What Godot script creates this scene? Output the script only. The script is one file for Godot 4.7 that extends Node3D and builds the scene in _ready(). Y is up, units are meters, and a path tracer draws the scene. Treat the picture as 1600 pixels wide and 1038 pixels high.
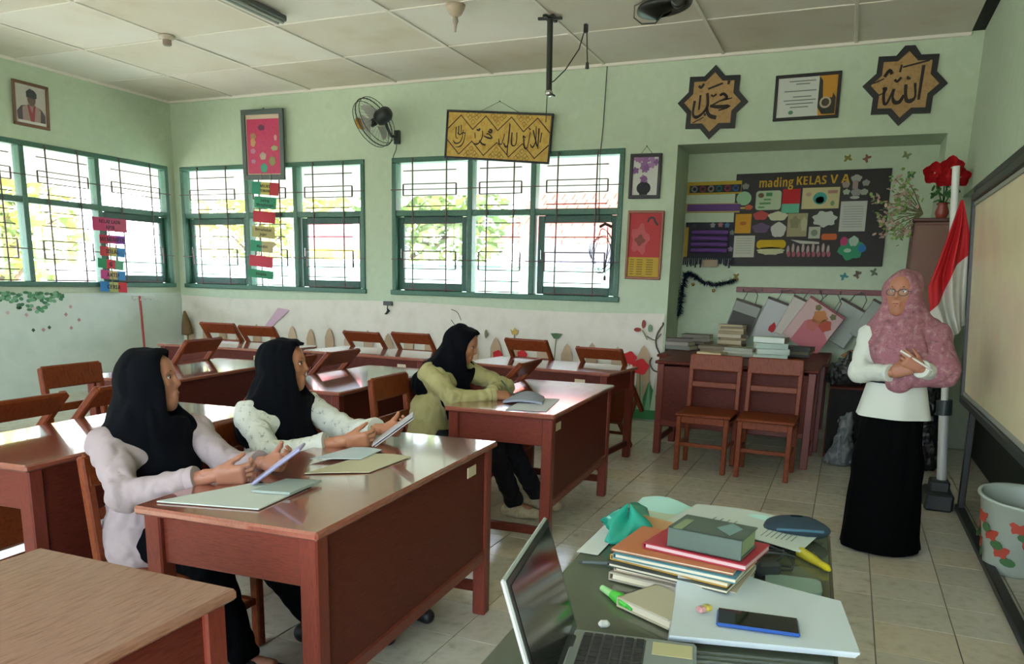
extends Node3D
# A school classroom: rows of wooden desks, three seated people, one standing, a craft board in a niche.
# x runs along the window wall, z from that wall towards the camera, y up, metres.

const W := 9.18       # the pier at the right end of the back wall
const WR := 9.5       # the right wall
const H := 3.59       # height of the ceiling
const ZN := 9.4       # wall behind the camera
var M := {}
var used := {}
var rng := RandomNumberGenerator.new()

func _ready() -> void:
	rng.seed = 11
	camera_and_light()
	materials()
	room()
	windows()
	outside()
	furniture()
	wall_things()
	niche_things()
	teacher_desk()
	ceiling_things()
	people()
	small_things()

func camera_and_light() -> void:
	var cam := Camera3D.new()
	cam.name = "camera"
	cam.projection = Camera3D.PROJECTION_FRUSTUM
	cam.near = 0.05
	cam.far = 200.0
	cam.size = 0.05 * 1038.0 / 1212.84
	cam.frustum_offset = Vector2(0, 0.05 * (690.75 - 519.0) / 1212.84)
	cam.transform = Transform3D(Basis.from_euler(Vector3(-0.203515, 0.399828, 0.02553)), Vector3(8.36182, 1.42, 8.10251))
	add_child(cam)
	cam.current = true
	var env := Environment.new()
	env.background_mode = Environment.BG_SKY
	var sky := Sky.new()
	var sm := ProceduralSkyMaterial.new()
	sm.sky_top_color = Color(0.74, 0.8, 0.9)
	sm.sky_horizon_color = Color(0.93, 0.95, 0.98)
	sm.ground_bottom_color = Color(0.55, 0.55, 0.5)
	sm.ground_horizon_color = Color(0.85, 0.86, 0.86)
	sm.sky_energy_multiplier = 2.6
	sm.ground_energy_multiplier = 1.2
	sky.sky_material = sm
	env.sky = sky
	env.tonemap_mode = Environment.TONE_MAPPER_LINEAR
	env.tonemap_exposure = 2.08
	env.sdfgi_enabled = true
	env.ssao_enabled = true
	env.ssil_enabled = true
	var we := WorldEnvironment.new()
	we.name = "world_environment"
	we.environment = env
	add_child(we)
	var sun := DirectionalLight3D.new()
	sun.name = "sun"
	sun.light_color = Color(1.0, 0.96, 0.9)
	sun.light_energy = 5.0
	sun.light_angular_distance = 0.6
	sun.shadow_enabled = true
	sun.rotation = Vector3(deg_to_rad(-60), deg_to_rad(28), 0)
	add_child(sun)

# ---------- helpers ----------
func numbered(n: String) -> String:
	var k: int = used.get(n, 0)
	used[n] = k + 1
	return n if k == 0 else "%s_%03d" % [n, k]

func tag(o: Node, label := "", category := "", group := "", kind := "") -> void:
	if label != "": o.set_meta("label", label)
	if category != "": o.set_meta("category", category)
	if group != "": o.set_meta("group", group)
	if kind != "": o.set_meta("kind", kind)

func thing(n: String, label: String, category: String, at := Vector3.ZERO, turn := 0.0, group := "") -> Node3D:
	var o := Node3D.new()
	o.name = numbered(n)
	add_child(o, true)
	o.position = at
	o.rotation.y = turn
	tag(o, label, category, group)
	return o

func sb() -> SurfaceTool:
	var s := SurfaceTool.new()
	s.begin(Mesh.PRIMITIVE_TRIANGLES)
	s.set_smooth_group(-1)
	return s

func done(s: SurfaceTool) -> ArrayMesh:
	s.generate_normals()
	return s.commit()

func put(n: String, mesh: Mesh, mat: Material, parent: Node = null) -> MeshInstance3D:
	var o := MeshInstance3D.new()
	o.mesh = mesh
	o.material_override = mat
	if parent == null:
		o.name = numbered(n)
		add_child(o, true)
	else:
		var nm := n
		var k := 0
		while parent.has_node(NodePath(nm)):
			k += 1
			nm = "%s_%03d" % [n, k]
		o.name = nm
		parent.add_child(o, true)
	return o

func part(n: String, s: SurfaceTool, mat: Material, parent: Node = null) -> MeshInstance3D:
	return put(n, done(s), mat, parent)

func struct(n: String, s: SurfaceTool, mat: Material) -> MeshInstance3D:
	var o := part(n, s, mat)
	o.set_meta("kind", "structure")
	return o

func dup(root: Node3D, at: Vector3, turn: float, label: String, group := "") -> Node3D:
	var r: Node3D = root.duplicate()
	r.name = numbered(String(root.name).rstrip("0123456789").rstrip("_"))
	add_child(r, true)
	r.position = at
	r.rotation = Vector3(0, turn, 0)
	r.set_meta("label", label)
	if group != "": r.set_meta("group", group)
	return r

func tri(s: SurfaceTool, a: Vector3, b: Vector3, c: Vector3) -> void:
	s.add_vertex(a); s.add_vertex(b); s.add_vertex(c)

func quad(s: SurfaceTool, a: Vector3, b: Vector3, c: Vector3, d: Vector3) -> void:
	tri(s, a, b, c); tri(s, a, c, d)

# a box with chamfered edges
func box(s: SurfaceTool, c: Vector3, size: Vector3, bev := 0.0, b := Basis()) -> void:
	var h := size / 2.0
	bev = minf(bev, minf(h.x, minf(h.y, h.z)) * 0.95)
	if bev <= 0.0:
		for ax in 3:
			for sg in [-1.0, 1.0]:
				var n := Vector3.ZERO; n[ax] = sg
				var u := Vector3.ZERO; u[(ax + 1) % 3] = 1
				var v := Vector3.ZERO; v[(ax + 2) % 3] = sg
				var p := [c + b * ((n + u + v) * h), c + b * ((n + u - v) * h), c + b * ((n - u - v) * h), c + b * ((n - u + v) * h)]
				quad(s, p[0], p[1], p[2], p[3])
		return
	var hi := h - Vector3.ONE * bev
	for ax in 3:
		for sg in [-1.0, 1.0]:
			var n := Vector3.ZERO; n[ax] = sg
			var u := Vector3.ZERO; u[(ax + 1) % 3] = 1
			var v := Vector3.ZERO; v[(ax + 2) % 3] = sg
			var o: Vector3 = n * h
			quad(s, c + b * (o + (u + v) * hi), c + b * (o + (u - v) * hi), c + b * (o + (-u - v) * hi), c + b * (o + (-u + v) * hi))
	# edges
	for ax in 3:
		var e := Vector3.ZERO; e[ax] = 1
		for s1 in [-1.0, 1.0]:
			for s2 in [-1.0, 1.0]:
				var n1 := Vector3.ZERO; n1[(ax + 1) % 3] = s1
				var n2 := Vector3.ZERO; n2[(ax + 2) % 3] = s2
				var p1: Vector3 = n1 * h + n2 * hi
				var p2: Vector3 = n2 * h + n1 * hi
				var a1: Vector3 = p1 + e * hi
				var a2: Vector3 = p1 - e * hi
				var b1: Vector3 = p2 + e * hi
				var b2: Vector3 = p2 - e * hi
				if s1 * s2 > 0: quad(s, c + b * a1, c + b * a2, c + b * b2, c + b * b1)
				else: quad(s, c + b * a1, c + b * b1, c + b * b2, c + b * a2)
	for sx in [-1.0, 1.0]:
		for sy in [-1.0, 1.0]:
			for sz in [-1.0, 1.0]:
				var g := Vector3(sx, sy, sz)
				var px := c + b * Vector3(sx * h.x, sy * hi.y, sz * hi.z)
				var py := c + b * Vector3(sx * hi.x, sy * h.y, sz * hi.z)
				var pz := c + b * Vector3(sx * hi.x, sy * hi.y, sz * h.z)
				if sx * sy * sz > 0: tri(s, px, pz, py)
				else: tri(s, px, py, pz)

# a bar of square section between two points
func bar(s: SurfaceTool, a: Vector3, b: Vector3, w: float, d: float, bev := 0.004, side := Vector3.ZERO) -> void:
	var y := (b - a).normalized()
	var x := side if side != Vector3.ZERO else (Vector3.RIGHT if absf(y.x) < 0.8 else Vector3.BACK)
	x = (x - y * x.dot(y)).normalized()
	var z := x.cross(y)
	box(s, (a + b) / 2.0, Vector3(w, a.distance_to(b), d), bev, Basis(x, y, z))

# a round tube along points, with one radius or one per point; closed ends
func tube(s: SurfaceTool, pts: Array, rad, n := 8, caps := true) -> void:
	s.set_smooth_group(0)
	var rings := []
	var up := Vector3.UP
	for i in pts.size():
		var d: Vector3
		if i == 0: d = pts[1] - pts[0]
		elif i == pts.size() - 1: d = pts[i] - pts[i - 1]
		else: d = (pts[i + 1] - pts[i]).normalized() + (pts[i] - pts[i - 1]).normalized()
		d = d.normalized()
		if i == 0: up = Vector3.UP if absf(d.y) < 0.9 else Vector3.RIGHT
		var x := up.cross(d).normalized()
		up = d.cross(x).normalized()
		var r: float = rad[i] if rad is Array else rad
		var ring := []
		for k in n:
			var t := TAU * k / n
			ring.append(pts[i] + (x * cos(t) + up * sin(t)) * r)
		rings.append(ring)
	for i in pts.size() - 1:
		for k in n:
			var k2 := (k + 1) % n
			quad(s, rings[i][k], rings[i + 1][k], rings[i + 1][k2], rings[i][k2])
	s.set_smooth_group(-1)
	if caps:
		for k in range(1, n - 1):
			tri(s, rings[0][0], rings[0][k], rings[0][k + 1])
			var l: Array = rings[-1]
			tri(s, l[0], l[k + 1], l[k])

# revolve (radius, height) pairs round b.y at c
func lathe(s: SurfaceTool, prof: Array, c: Vector3, n := 20, b := Basis(), smooth := true) -> void:
	s.set_smooth_group(0 if smooth else -1)
	for i in prof.size() - 1:
		var p: Vector2 = prof[i]
		var q: Vector2 = prof[i + 1]
		for k in n:
			var t := TAU * k / n
			var t2 := TAU * (k + 1) / n
			var d1 := Vector3(cos(t), 0, sin(t))
			var d2 := Vector3(cos(t2), 0, sin(t2))
			var a := c + b * (d1 * p.x + Vector3.UP * p.y)
			var a2 := c + b * (d2 * p.x + Vector3.UP * p.y)
			var e := c + b * (d1 * q.x + Vector3.UP * q.y)
			var e2 := c + b * (d2 * q.x + Vector3.UP * q.y)
			if p.x > 1e-6: tri(s, a, a2, e2 if q.x > 1e-6 else e)
			if q.x > 1e-6: tri(s, a, e2, e)
	s.set_smooth_group(-1)

# a flat outline (counter-clockwise seen from +z of b) given thickness t towards +z
func prism(s: SurfaceTool, poly: PackedVector2Array, t: float, at: Transform3D) -> void:
	if Geometry2D.is_polygon_clockwise(poly):
		poly = poly.duplicate(); poly.reverse()
	var idx := Geometry2D.triangulate_polygon(poly)
	for i in range(0, idx.size(), 3):
		var a := poly[idx[i]]; var b := poly[idx[i + 1]]; var c := poly[idx[i + 2]]
		if (b - a).cross(c - a) > 0:
			var w := b; b = c; c = w
		tri(s, at * Vector3(a.x, a.y, t), at * Vector3(b.x, b.y, t), at * Vector3(c.x, c.y, t))
		tri(s, at * Vector3(a.x, a.y, 0), at * Vector3(c.x, c.y, 0), at * Vector3(b.x, b.y, 0))
	for i in poly.size():
		var a := poly[i]; var b := poly[(i + 1) % poly.size()]
		quad(s, at * Vector3(a.x, a.y, 0), at * Vector3(a.x, a.y, t), at * Vector3(b.x, b.y, t), at * Vector3(b.x, b.y, 0))

# a pen stroke of varying width laid on a plane, as a thin raised ribbon
func stroke(s: SurfaceTool, pts: Array, w: Array, t: float, at: Transform3D, smooth := 3) -> void:
	var p := []
	var ww := []
	var n := pts.size()
	for i in n - 1:
		var p0: Vector2 = pts[maxi(i - 1, 0)]; var p1: Vector2 = pts[i]; var p2: Vector2 = pts[i + 1]; var p3: Vector2 = pts[mini(i + 2, n - 1)]
		var w1: float = w[mini(i, w.size() - 1)]; var w2: float = w[mini(i + 1, w.size() - 1)]
		for k in smooth:
			var u := float(k) / smooth
			p.append(p1.cubic_interpolate(p2, p0, p3, u) if smooth > 1 else p1)
			ww.append(lerpf(w1, w2, u))
	p.append(pts[n - 1]); ww.append(w[mini(n - 1, w.size() - 1)])
	for i in p.size() - 1:
		var d: Vector2 = (p[i + 1] - p[i]).normalized()
		var d0: Vector2 = (p[i] - p[i - 1]).normalized() if i > 0 else d
		var d1: Vector2 = (p[i + 2] - p[i + 1]).normalized() if i < p.size() - 2 else d
		var na: Vector2 = (d + d0).normalized().orthogonal() * ww[i] / 2.0
		var nb: Vector2 = (d + d1).normalized().orthogonal() * ww[i + 1] / 2.0
		var a1: Vector2 = p[i] - na; var a2: Vector2 = p[i] + na; var b1: Vector2 = p[i + 1] - nb; var b2: Vector2 = p[i + 1] + nb
		var f := func(v: Vector2, z: float) -> Vector3: return at * Vector3(v.x, v.y, z)
		quad(s, f.call(a1, t), f.call(b1, t), f.call(b2, t), f.call(a2, t))
		quad(s, f.call(a1, 0.0), f.call(b1, 0.0), f.call(b1, t), f.call(a1, t))
		quad(s, f.call(a2, 0.0), f.call(a2, t), f.call(b2, t), f.call(b2, 0.0))

func rect(x0: float, y0: float, x1: float, y1: float) -> PackedVector2Array:
	return PackedVector2Array([Vector2(x0, y0), Vector2(x1, y0), Vector2(x1, y1), Vector2(x0, y1)])

func ngon(cx: float, cy: float, rx: float, ry: float, n := 16, wob := 0.0, ph := 0.0, lobes := 5) -> PackedVector2Array:
	var p := PackedVector2Array()
	for k in n:
		var t := TAU * k / n
		var r := 1.0 + wob * sin(lobes * t + ph)
		p.append(Vector2(cx + rx * r * cos(t), cy + ry * r * sin(t)))
	return p

func rrect(x0: float, y0: float, x1: float, y1: float, r: float) -> PackedVector2Array:
	var p := PackedVector2Array()
	for c in [[x1 - r, y1 - r, 0.0], [x0 + r, y1 - r, 0.25], [x0 + r, y0 + r, 0.5], [x1 - r, y0 + r, 0.75]]:
		for k in 5:
			var t: float = TAU * (c[2] + k / 16.0)
			p.append(Vector2(c[0] + r * cos(t), c[1] + r * sin(t)))
	return p

func words(txt: String, size: float, depth: float, at: Transform3D, mat: Material, parent: Node, font := "Droid Sans", n := "lettering", fit := 0.0) -> MeshInstance3D:
	var f := SystemFont.new()
	f.font_names = PackedStringArray([font])
	f.font_weight = 700
	var t := TextMesh.new()
	t.text = txt
	t.font = f
	t.font_size = 32
	t.pixel_size = size / 24.0
	t.depth = depth
	t.curve_step = 2.0
	var o := put(n, t, mat, parent)
	o.transform = at
	if fit > 0.0:
		var w := t.get_aabb().size.x
		if w > 0.01: o.transform.basis = o.transform.basis.scaled_local(Vector3(fit / w, 1, 1))
	return o

func sheet(s: SurfaceTool, nx: int, ny: int, f: Callable, thick := 0.0) -> void:
	s.set_smooth_group(0)
	var g := []
	for j in ny + 1:
		var r := []
		for i in nx + 1: r.append(f.call(float(i) / nx, float(j) / ny))
		g.append(r)
	for j in ny:
		for i in nx:
			quad(s, g[j][i], g[j + 1][i], g[j + 1][i + 1], g[j][i + 1])
	if thick > 0.0:
		var nrm: Vector3 = -(g[0][nx] - g[0][0]).cross(g[ny][0] - g[0][0]).normalized() * -thick
		for j in ny:
			for i in nx:
				quad(s, g[j][i] - nrm, g[j][i + 1] - nrm, g[j + 1][i + 1] - nrm, g[j + 1][i] - nrm)
		s.set_smooth_group(-1)
		for i in nx:
			quad(s, g[0][i], g[0][i + 1], g[0][i + 1] - nrm, g[0][i] - nrm)
			quad(s, g[ny][i + 1], g[ny][i], g[ny][i] - nrm, g[ny][i + 1] - nrm)
		for j in ny:
			quad(s, g[j + 1][0], g[j][0], g[j][0] - nrm, g[j + 1][0] - nrm)
			quad(s, g[j][nx], g[j + 1][nx], g[j + 1][nx] - nrm, g[j][nx] - nrm)
	s.set_smooth_group(-1)

# ---------- materials ----------
func noise_tex(freq: float, ramp: Array, seedn := 1, size := 256, oct := 4, nrm := false, bump := 2.0) -> NoiseTexture2D:
	var n := FastNoiseLite.new()
	n.seed = seedn
	n.noise_type = FastNoiseLite.TYPE_SIMPLEX_SMOOTH
	n.frequency = freq
	n.fractal_octaves = oct
	var t := NoiseTexture2D.new()
	t.width = size; t.height = size
	t.seamless = true
	t.noise = n
	if nrm:
		t.as_normal_map = true
		t.bump_strength = bump
	elif ramp.size():
		var g := Gradient.new()
		g.offsets = PackedFloat32Array()
		g.colors = PackedColorArray()
		var off := PackedFloat32Array(); var cols := PackedColorArray()
		for i in ramp.size():
			off.append(float(i) / maxi(1, ramp.size() - 1)); cols.append(ramp[i])
		g.offsets = off; g.colors = cols
		t.color_ramp = g
	return t

func mat(c: Color, rough := 0.7, metal := 0.0) -> StandardMaterial3D:
	var m := StandardMaterial3D.new()
	m.albedo_color = c
	m.roughness = rough
	m.metallic = metal
	return m

func tmat(tex: Texture2D, rough: float, scale: Vector3, tint := Color.WHITE, world := false) -> StandardMaterial3D:
	var m := mat(tint, rough)
	m.albedo_texture = tex
	m.uv1_triplanar = true
	m.uv1_world_triplanar = world
	m.uv1_scale = scale
	return m

func k(c: String) -> Color: return Color.html(c)

func m_of(c: String, rough := 0.75) -> StandardMaterial3D:
	var key := c + str(rough)
	if not M.has(key): M[key] = mat(Color.html(c), rough)
	return M[key]

func materials() -> void:
	var plaster := noise_tex(0.02, [k("b3c6a8"), k("bdceb2"), k("b8caad"), k("c2d1b7")], 3, 512, 5)
	M.wall = tmat(plaster, 0.85, Vector3.ONE * 0.35, Color.WHITE, true)
	M.wall_low = tmat(noise_tex(0.02, [k("c6d6ca"), k("d2e0d4"), k("ccdacd")], 4, 256, 5), 0.8, Vector3.ONE * 0.4, Color.WHITE, true)
	var ceil_t := noise_tex(0.008, [k("d8cfba"), k("dfd9c8"), k("e1dccd"), k("e2dfd1"), k("dcd3c0")], 9, 512, 5)
	M.ceiling = tmat(ceil_t, 0.9, Vector3.ONE * 0.22, Color.WHITE, true)
	M.ceiling2 = tmat(ceil_t, 0.9, Vector3.ONE * 0.22, Color(0.96, 0.95, 0.93), true)
	M.batten = mat(k("e2decf"), 0.8)
	var marble := noise_tex(0.012, [k("b0ab96"), k("c6c1ac"), k("cdc8b5"), k("d0ccb9"), k("c8c3ae"), k("bfb9a4")], 21, 512, 5)
	M.tile = []
	for i in 4:
		var t := tmat(marble, 0.2, Vector3.ONE * 1.3, [Color(1, 1, 1), Color(0.95, 0.95, 0.94), Color(1.0, 0.98, 0.94), Color(0.97, 0.98, 0.97)][i], true)
		M.tile.append(t)
	M.grout = mat(k("6f6a5c"), 0.85)
	var grain := noise_tex(0.03, [k("55231a"), k("6a2c20"), k("733323"), k("5f281d"), k("7a3a29")], 5, 512, 4)
	var grain2 := noise_tex(0.03, [k("42190f"), k("521f15"), k("5c281b"), k("491e15")], 6, 512, 4)
	for ax in 3:
		var sc := Vector3.ONE * 9.0
		sc[ax] = 0.8
		M["wood" + "xyz"[ax]] = tmat(grain, 0.38, sc)
		M["dark" + "xyz"[ax]] = tmat(grain2, 0.48, sc)
		M["wood" + "xyz"[ax]].metallic_specular = 0.4
		M["dark" + "xyz"[ax]].metallic_specular = 0.3
	var top := noise_tex(0.03, [k("703527"), k("874735"), k("925040"), k("7c3f2e"), k("9a5a45")], 7, 512, 4)
	M.topz = tmat(top, 0.25, Vector3(7, 7, 0.6))
	M.topz.metallic_specular = 0.75
	M.topz.clearcoat_enabled = true
	M.topz.clearcoat = 1.0
	M.topz.clearcoat_roughness = 0.07
	M.topx = tmat(top, 0.17, Vector3(0.6, 7, 7))
	M.topold = tmat(noise_tex(0.03, [k("6e4a38"), k("87604c"), k("916a55"), k("7c5643")], 8, 512, 4), 0.2, Vector3(7, 7, 0.6))
	M.chair = tmat(noise_tex(0.03, [k("5c2612"), k("713315"), k("7b3c1c"), k("642c12")], 10, 256, 4), 0.45, Vector3(6, 2, 6))
	M.chair.metallic_specular = 0.35
	M.frame = tmat(noise_tex(0.03, [k("38634f"), k("3f6d58"), k("45745f")], 12, 256, 4), 0.45, Vector3.ONE * 4.0)
	M.sash = tmat(noise_tex(0.03, [k("254f40"), k("2c594a"), k("316151")], 13, 256, 4), 0.45, Vector3.ONE * 4.0)
	M.iron = mat(k("54433e"), 0.5)
	M.glass = mat(Color(0.95, 1.0, 0.98, 0.06), 0.03)
	M.glass.transparency = BaseMaterial3D.TRANSPARENCY_ALPHA
	M.black = mat(k("141614"), 0.45)
	M.blackmatte = mat(k("181b19"), 0.8)
	M.white = mat(k("dedfd8"), 0.6)
	M.paper = mat(k("d8dcd4"), 0.75)
	M.cream = mat(k("cfc7a4"), 0.75)
	M.chrome = mat(k("c4c8c4"), 0.22, 0.9)
	M.label = mat(k("c9bd9c"), 0.6)
	M.ink = mat(k("1e1712"), 0.7)
	M.gold = tmat(noise_tex(0.02, [k("a8842c"), k("c09a3c"), k("c8a84e"), k("b09030")], 14, 256, 4), 0.55, Vector3.ONE * 2.0)
	M.tan = tmat(noise_tex(0.02, [k("8e6d3e"), k("a3804c"), k("ab8a58"), k("94744a")], 15, 256, 4), 0.6, Vector3.ONE * 3.0)
	M.banner = tmat(noise_tex(0.02, [k("cfccbc"), k("d9d6c8"), k("d3d0c0")], 16, 256, 4), 0.8, Vector3.ONE * 0.6, Color.WHITE, true)
	M.skin = mat(k("a5704f"), 0.5)
	M.skin.subsurf_scatter_enabled = true
	M.skin.subsurf_scatter_strength = 0.08
	M.skin2 = mat(k("a16e54"), 0.5)
	M.skin2.subsurf_scatter_enabled = true
	M.skin2.subsurf_scatter_strength = 0.08
	M.lip = mat(k("8a4a40"), 0.45)
	M.hijab = mat(k("07090d"), 0.9)
	M.hijab.rim_enabled = true
	M.hijab.rim = 0.08
	M.hijab.metallic_specular = 0.2
	M.pants = mat(k("07090b"), 0.9)
	M.pants.metallic_specular = 0.15

# ---------- the room ----------
# a wall of blocks round rectangular openings; f(u, v) places wall coordinates, th is the depth vector
func wall_blocks(s: SurfaceTool, u0: float, u1: float, v0: float, v1: float, holes: Array, f: Callable) -> void:
	var us := [u0, u1]
	for h in holes:
		for x in [h[0], h[2]]:
			if x > u0 and x < u1 and not us.has(x): us.append(x)
	us.sort()
	for i in us.size() - 1:
		var mid: float = (us[i] + us[i + 1]) / 2
		var cuts := []
		for h in holes:
			if h[0] < mid and mid < h[2]: cuts.append([h[1], h[3]])
		cuts.sort()
		var y := v0
		for c in cuts:
			if c[0] > y: f.call(s, us[i], us[i + 1], y, c[0])
			y = c[1]
		if y < v1: f.call(s, us[i], us[i + 1], y, v1)

func room() -> void:
	# floor: a bed of grout and single tiles
	var s := sb()
	box(s, Vector3(WR / 2, -0.104, ZN / 2 - 0.3), Vector3(WR + 0.5, 0.2, ZN + 1.4))
	var fl := struct("floor", s, M.grout)
	var p := 0.3165
	var x0 := 8.917 - p * 29.0
	var z0 := 3.90 - p * 14.0
	var spots := []
	var eye := Vector3(8.36, 0, 8.1)
	for i in range(-1, 31):
		for j in range(-1, 31):
			var a := maxf(x0 + i * p, 0.0)
			var b := minf(x0 + (i + 1) * p, WR)
			var c := maxf(z0 + j * p, -0.6 if a > 6.6 and b < 9.1 else 0.0)
			var d := minf(z0 + (j + 1) * p, ZN)
			if b - a < 0.02 or d - c < 0.02: continue
			var mid := Vector3((a + b) / 2, 0, (c + d) / 2)
			var to := mid - eye
			var ang := absf(atan2(-to.x, -to.z) - 0.4)
			var cost := to.length() * (1.0 if ang < 0.62 else 5.0)
			if to.length() < 1.7: cost += 4.0
			if mid.x < 6.4: cost += 3.0
			spots.append([cost, mid, b - a, d - c])
	spots.sort_custom(func(q, r): return q[0] < r[0])
	var shapes := {}
	var rest := sb()
	for n in spots.size():
		var q: Array = spots[n]
		if n < 300:
			var key := "%d_%d" % [roundi(q[2] * 500), roundi(q[3] * 500)]
			if not shapes.has(key):
				var t := sb()
				box(t, Vector3(0, -0.004, 0), Vector3(q[2] - 0.005, 0.008, q[3] - 0.005), 0.0012)
				shapes[key] = done(t)
			var o := put("tile", shapes[key], M.tile[rng.randi() % 4], fl)
			o.position = q[1] + Vector3(0, rng.randf_range(-0.0006, 0.0), 0)
		else:
			box(rest, q[1] + Vector3(0, -0.0042, 0), Vector3(q[2] - 0.005, 0.008, q[3] - 0.005))
	var r := part("distant_tiles", rest, M.tile[0], fl)
	r.set_meta("kind", "stuff")
	# ceiling: slab, panels and battens
	s = sb()
	box(s, Vector3(WR / 2, H + 0.14, ZN / 2), Vector3(WR + 0.6, 0.2, ZN + 0.6))
	var ce := struct("ceiling", s, m_of("8d8878", 0.9))
	var xs := [0.0, 1.05, 2.235, 3.42, 4.61, 5.845, 7.02, 8.18, W - 0.1]
	var zs := []
	for i in 10: zs.append(i * 1.04)
	zs[9] = ZN
	for i in 8:
		for j in 9:
			s = sb()
			box(s, Vector3(0, 0, 0), Vector3(xs[i + 1] - xs[i] - 0.006, 0.012, zs[j + 1] - zs[j] - 0.006), 0.002)
			var o := part("ceiling_panel", s, M.ceiling if (i + j) % 2 else M.ceiling2, ce)
			o.position = Vector3((xs[i] + xs[i + 1]) / 2, H + 0.006 + rng.randf_range(0, 0.004), (zs[j] + zs[j + 1]) / 2)
			o.rotation = Vector3(rng.randf_range(-0.003, 0.003), 0, rng.randf_range(-0.003, 0.003))
	for i in range(1, 8):
		s = sb()
		box(s, Vector3(xs[i], H - 0.003, ZN / 2), Vector3(0.03, 0.012, ZN), 0.003)
		part("batten", s, M.batten, ce)
	for j in range(1, 9):
		s = sb()
		box(s, Vector3((W - 0.1) / 2, H - 0.001, zs[j]), Vector3(W - 0.1, 0.01, 0.02), 0.002)
		part("cross_batten", s, M.batten, ce)
	s = sb()
	box(s, Vector3((W - 0.1) / 2, H - 0.01, 0.015), Vector3(W - 0.1, 0.03, 0.03), 0.004)
	part("edge_strip", s, M.batten, ce)
	s = sb()
	box(s, Vector3(0.015, H - 0.01, ZN / 2), Vector3(0.03, 0.03, ZN), 0.004)
	part("edge_strip", s, M.batten, ce)
	# walls
	s = sb()
	wall_blocks(s, -0.15, W, -0.2, H + 0.1, [[0.11, 1.235, 2.97, 2.78], [3.345, 1.235, 6.11, 2.78], [6.64, -0.3, 9.0, 2.79]],
		func(t, a, b, c, d): box(t, Vector3((a + b) / 2, (c + d) / 2, -0.075), Vector3(b - a, d - c, 0.15)))
	# the niche behind the opening
	box(s, Vector3(7.82, 1.4, -0.675), Vector3(2.7, 3.3, 0.15))
	box(s, Vector3(6.565, 1.4, -0.375), Vector3(0.15, 3.3, 0.46))
	box(s, Vector3(9.09, 1.7, -0.375), Vector3(0.18, 3.9, 0.46))
	box(s, Vector3(9.42, 1.1, -0.1), Vector3(0.48, 2.6, 0.1))
	box(s, Vector3(7.82, 2.94, -0.375), Vector3(2.4, 0.3, 0.46))
	struct("wall_back", s, M.wall)
	s = sb()
	var lh := []
	for i in 3: lh.append([0.11 + i * 3.14, 1.235, 3.05 + i * 3.14, 2.78])
	wall_blocks(s, 0.0, ZN, 1.16, H + 0.1, lh, func(t, a, b, c, d): box(t, Vector3(-0.075, (c + d) / 2, (a + b) / 2), Vector3(0.15, d - c, b - a)))
	var wl := struct("wall_left", s, M.wall)
	s = sb()
	box(s, Vector3(-0.075, 0.48, ZN / 2), Vector3(0.15, 1.36, ZN))
	part("lower_wall", s, M.wall_low, wl)
	s = sb()
	box(s, Vector3(WR + 0.075, H / 2, ZN / 2 - 0.2), Vector3(0.15, H + 0.3, ZN + 0.4))
	var wr := struct("wall_right", s, M.wall)
	s = sb()
	box(s, Vector3((W + WR) / 2, 2.95, ZN / 2 - 0.1), Vector3(WR - W, 1.4, ZN + 0.2))
	struct("trim_2", s, M.wall)
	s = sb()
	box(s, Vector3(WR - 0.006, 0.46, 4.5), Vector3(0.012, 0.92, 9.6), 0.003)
	part("painted_shade_panel", s, m_of("232b22", 0.7), wr)  # dark panel stands in for the shade on the wall below the whiteboard
	s = sb()
	wall_blocks(s, -0.15, WR + 0.15, -0.2, H + 0.1, [[0.5, 1.0, 3.4, 2.78], [3.9, 1.0, 6.8, 2.78], [7.3, 0.0, 8.9, 2.5]],
		func(t, a, b, c, d): box(t, Vector3((a + b) / 2, (c + d) / 2, ZN + 0.075), Vector3(b - a, d - c, 0.15)))
	struct("wall_front", s, M.wall)
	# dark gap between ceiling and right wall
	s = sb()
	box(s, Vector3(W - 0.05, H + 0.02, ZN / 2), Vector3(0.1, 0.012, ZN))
	struct("trim_1", s, m_of("15170f", 0.9))

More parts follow.
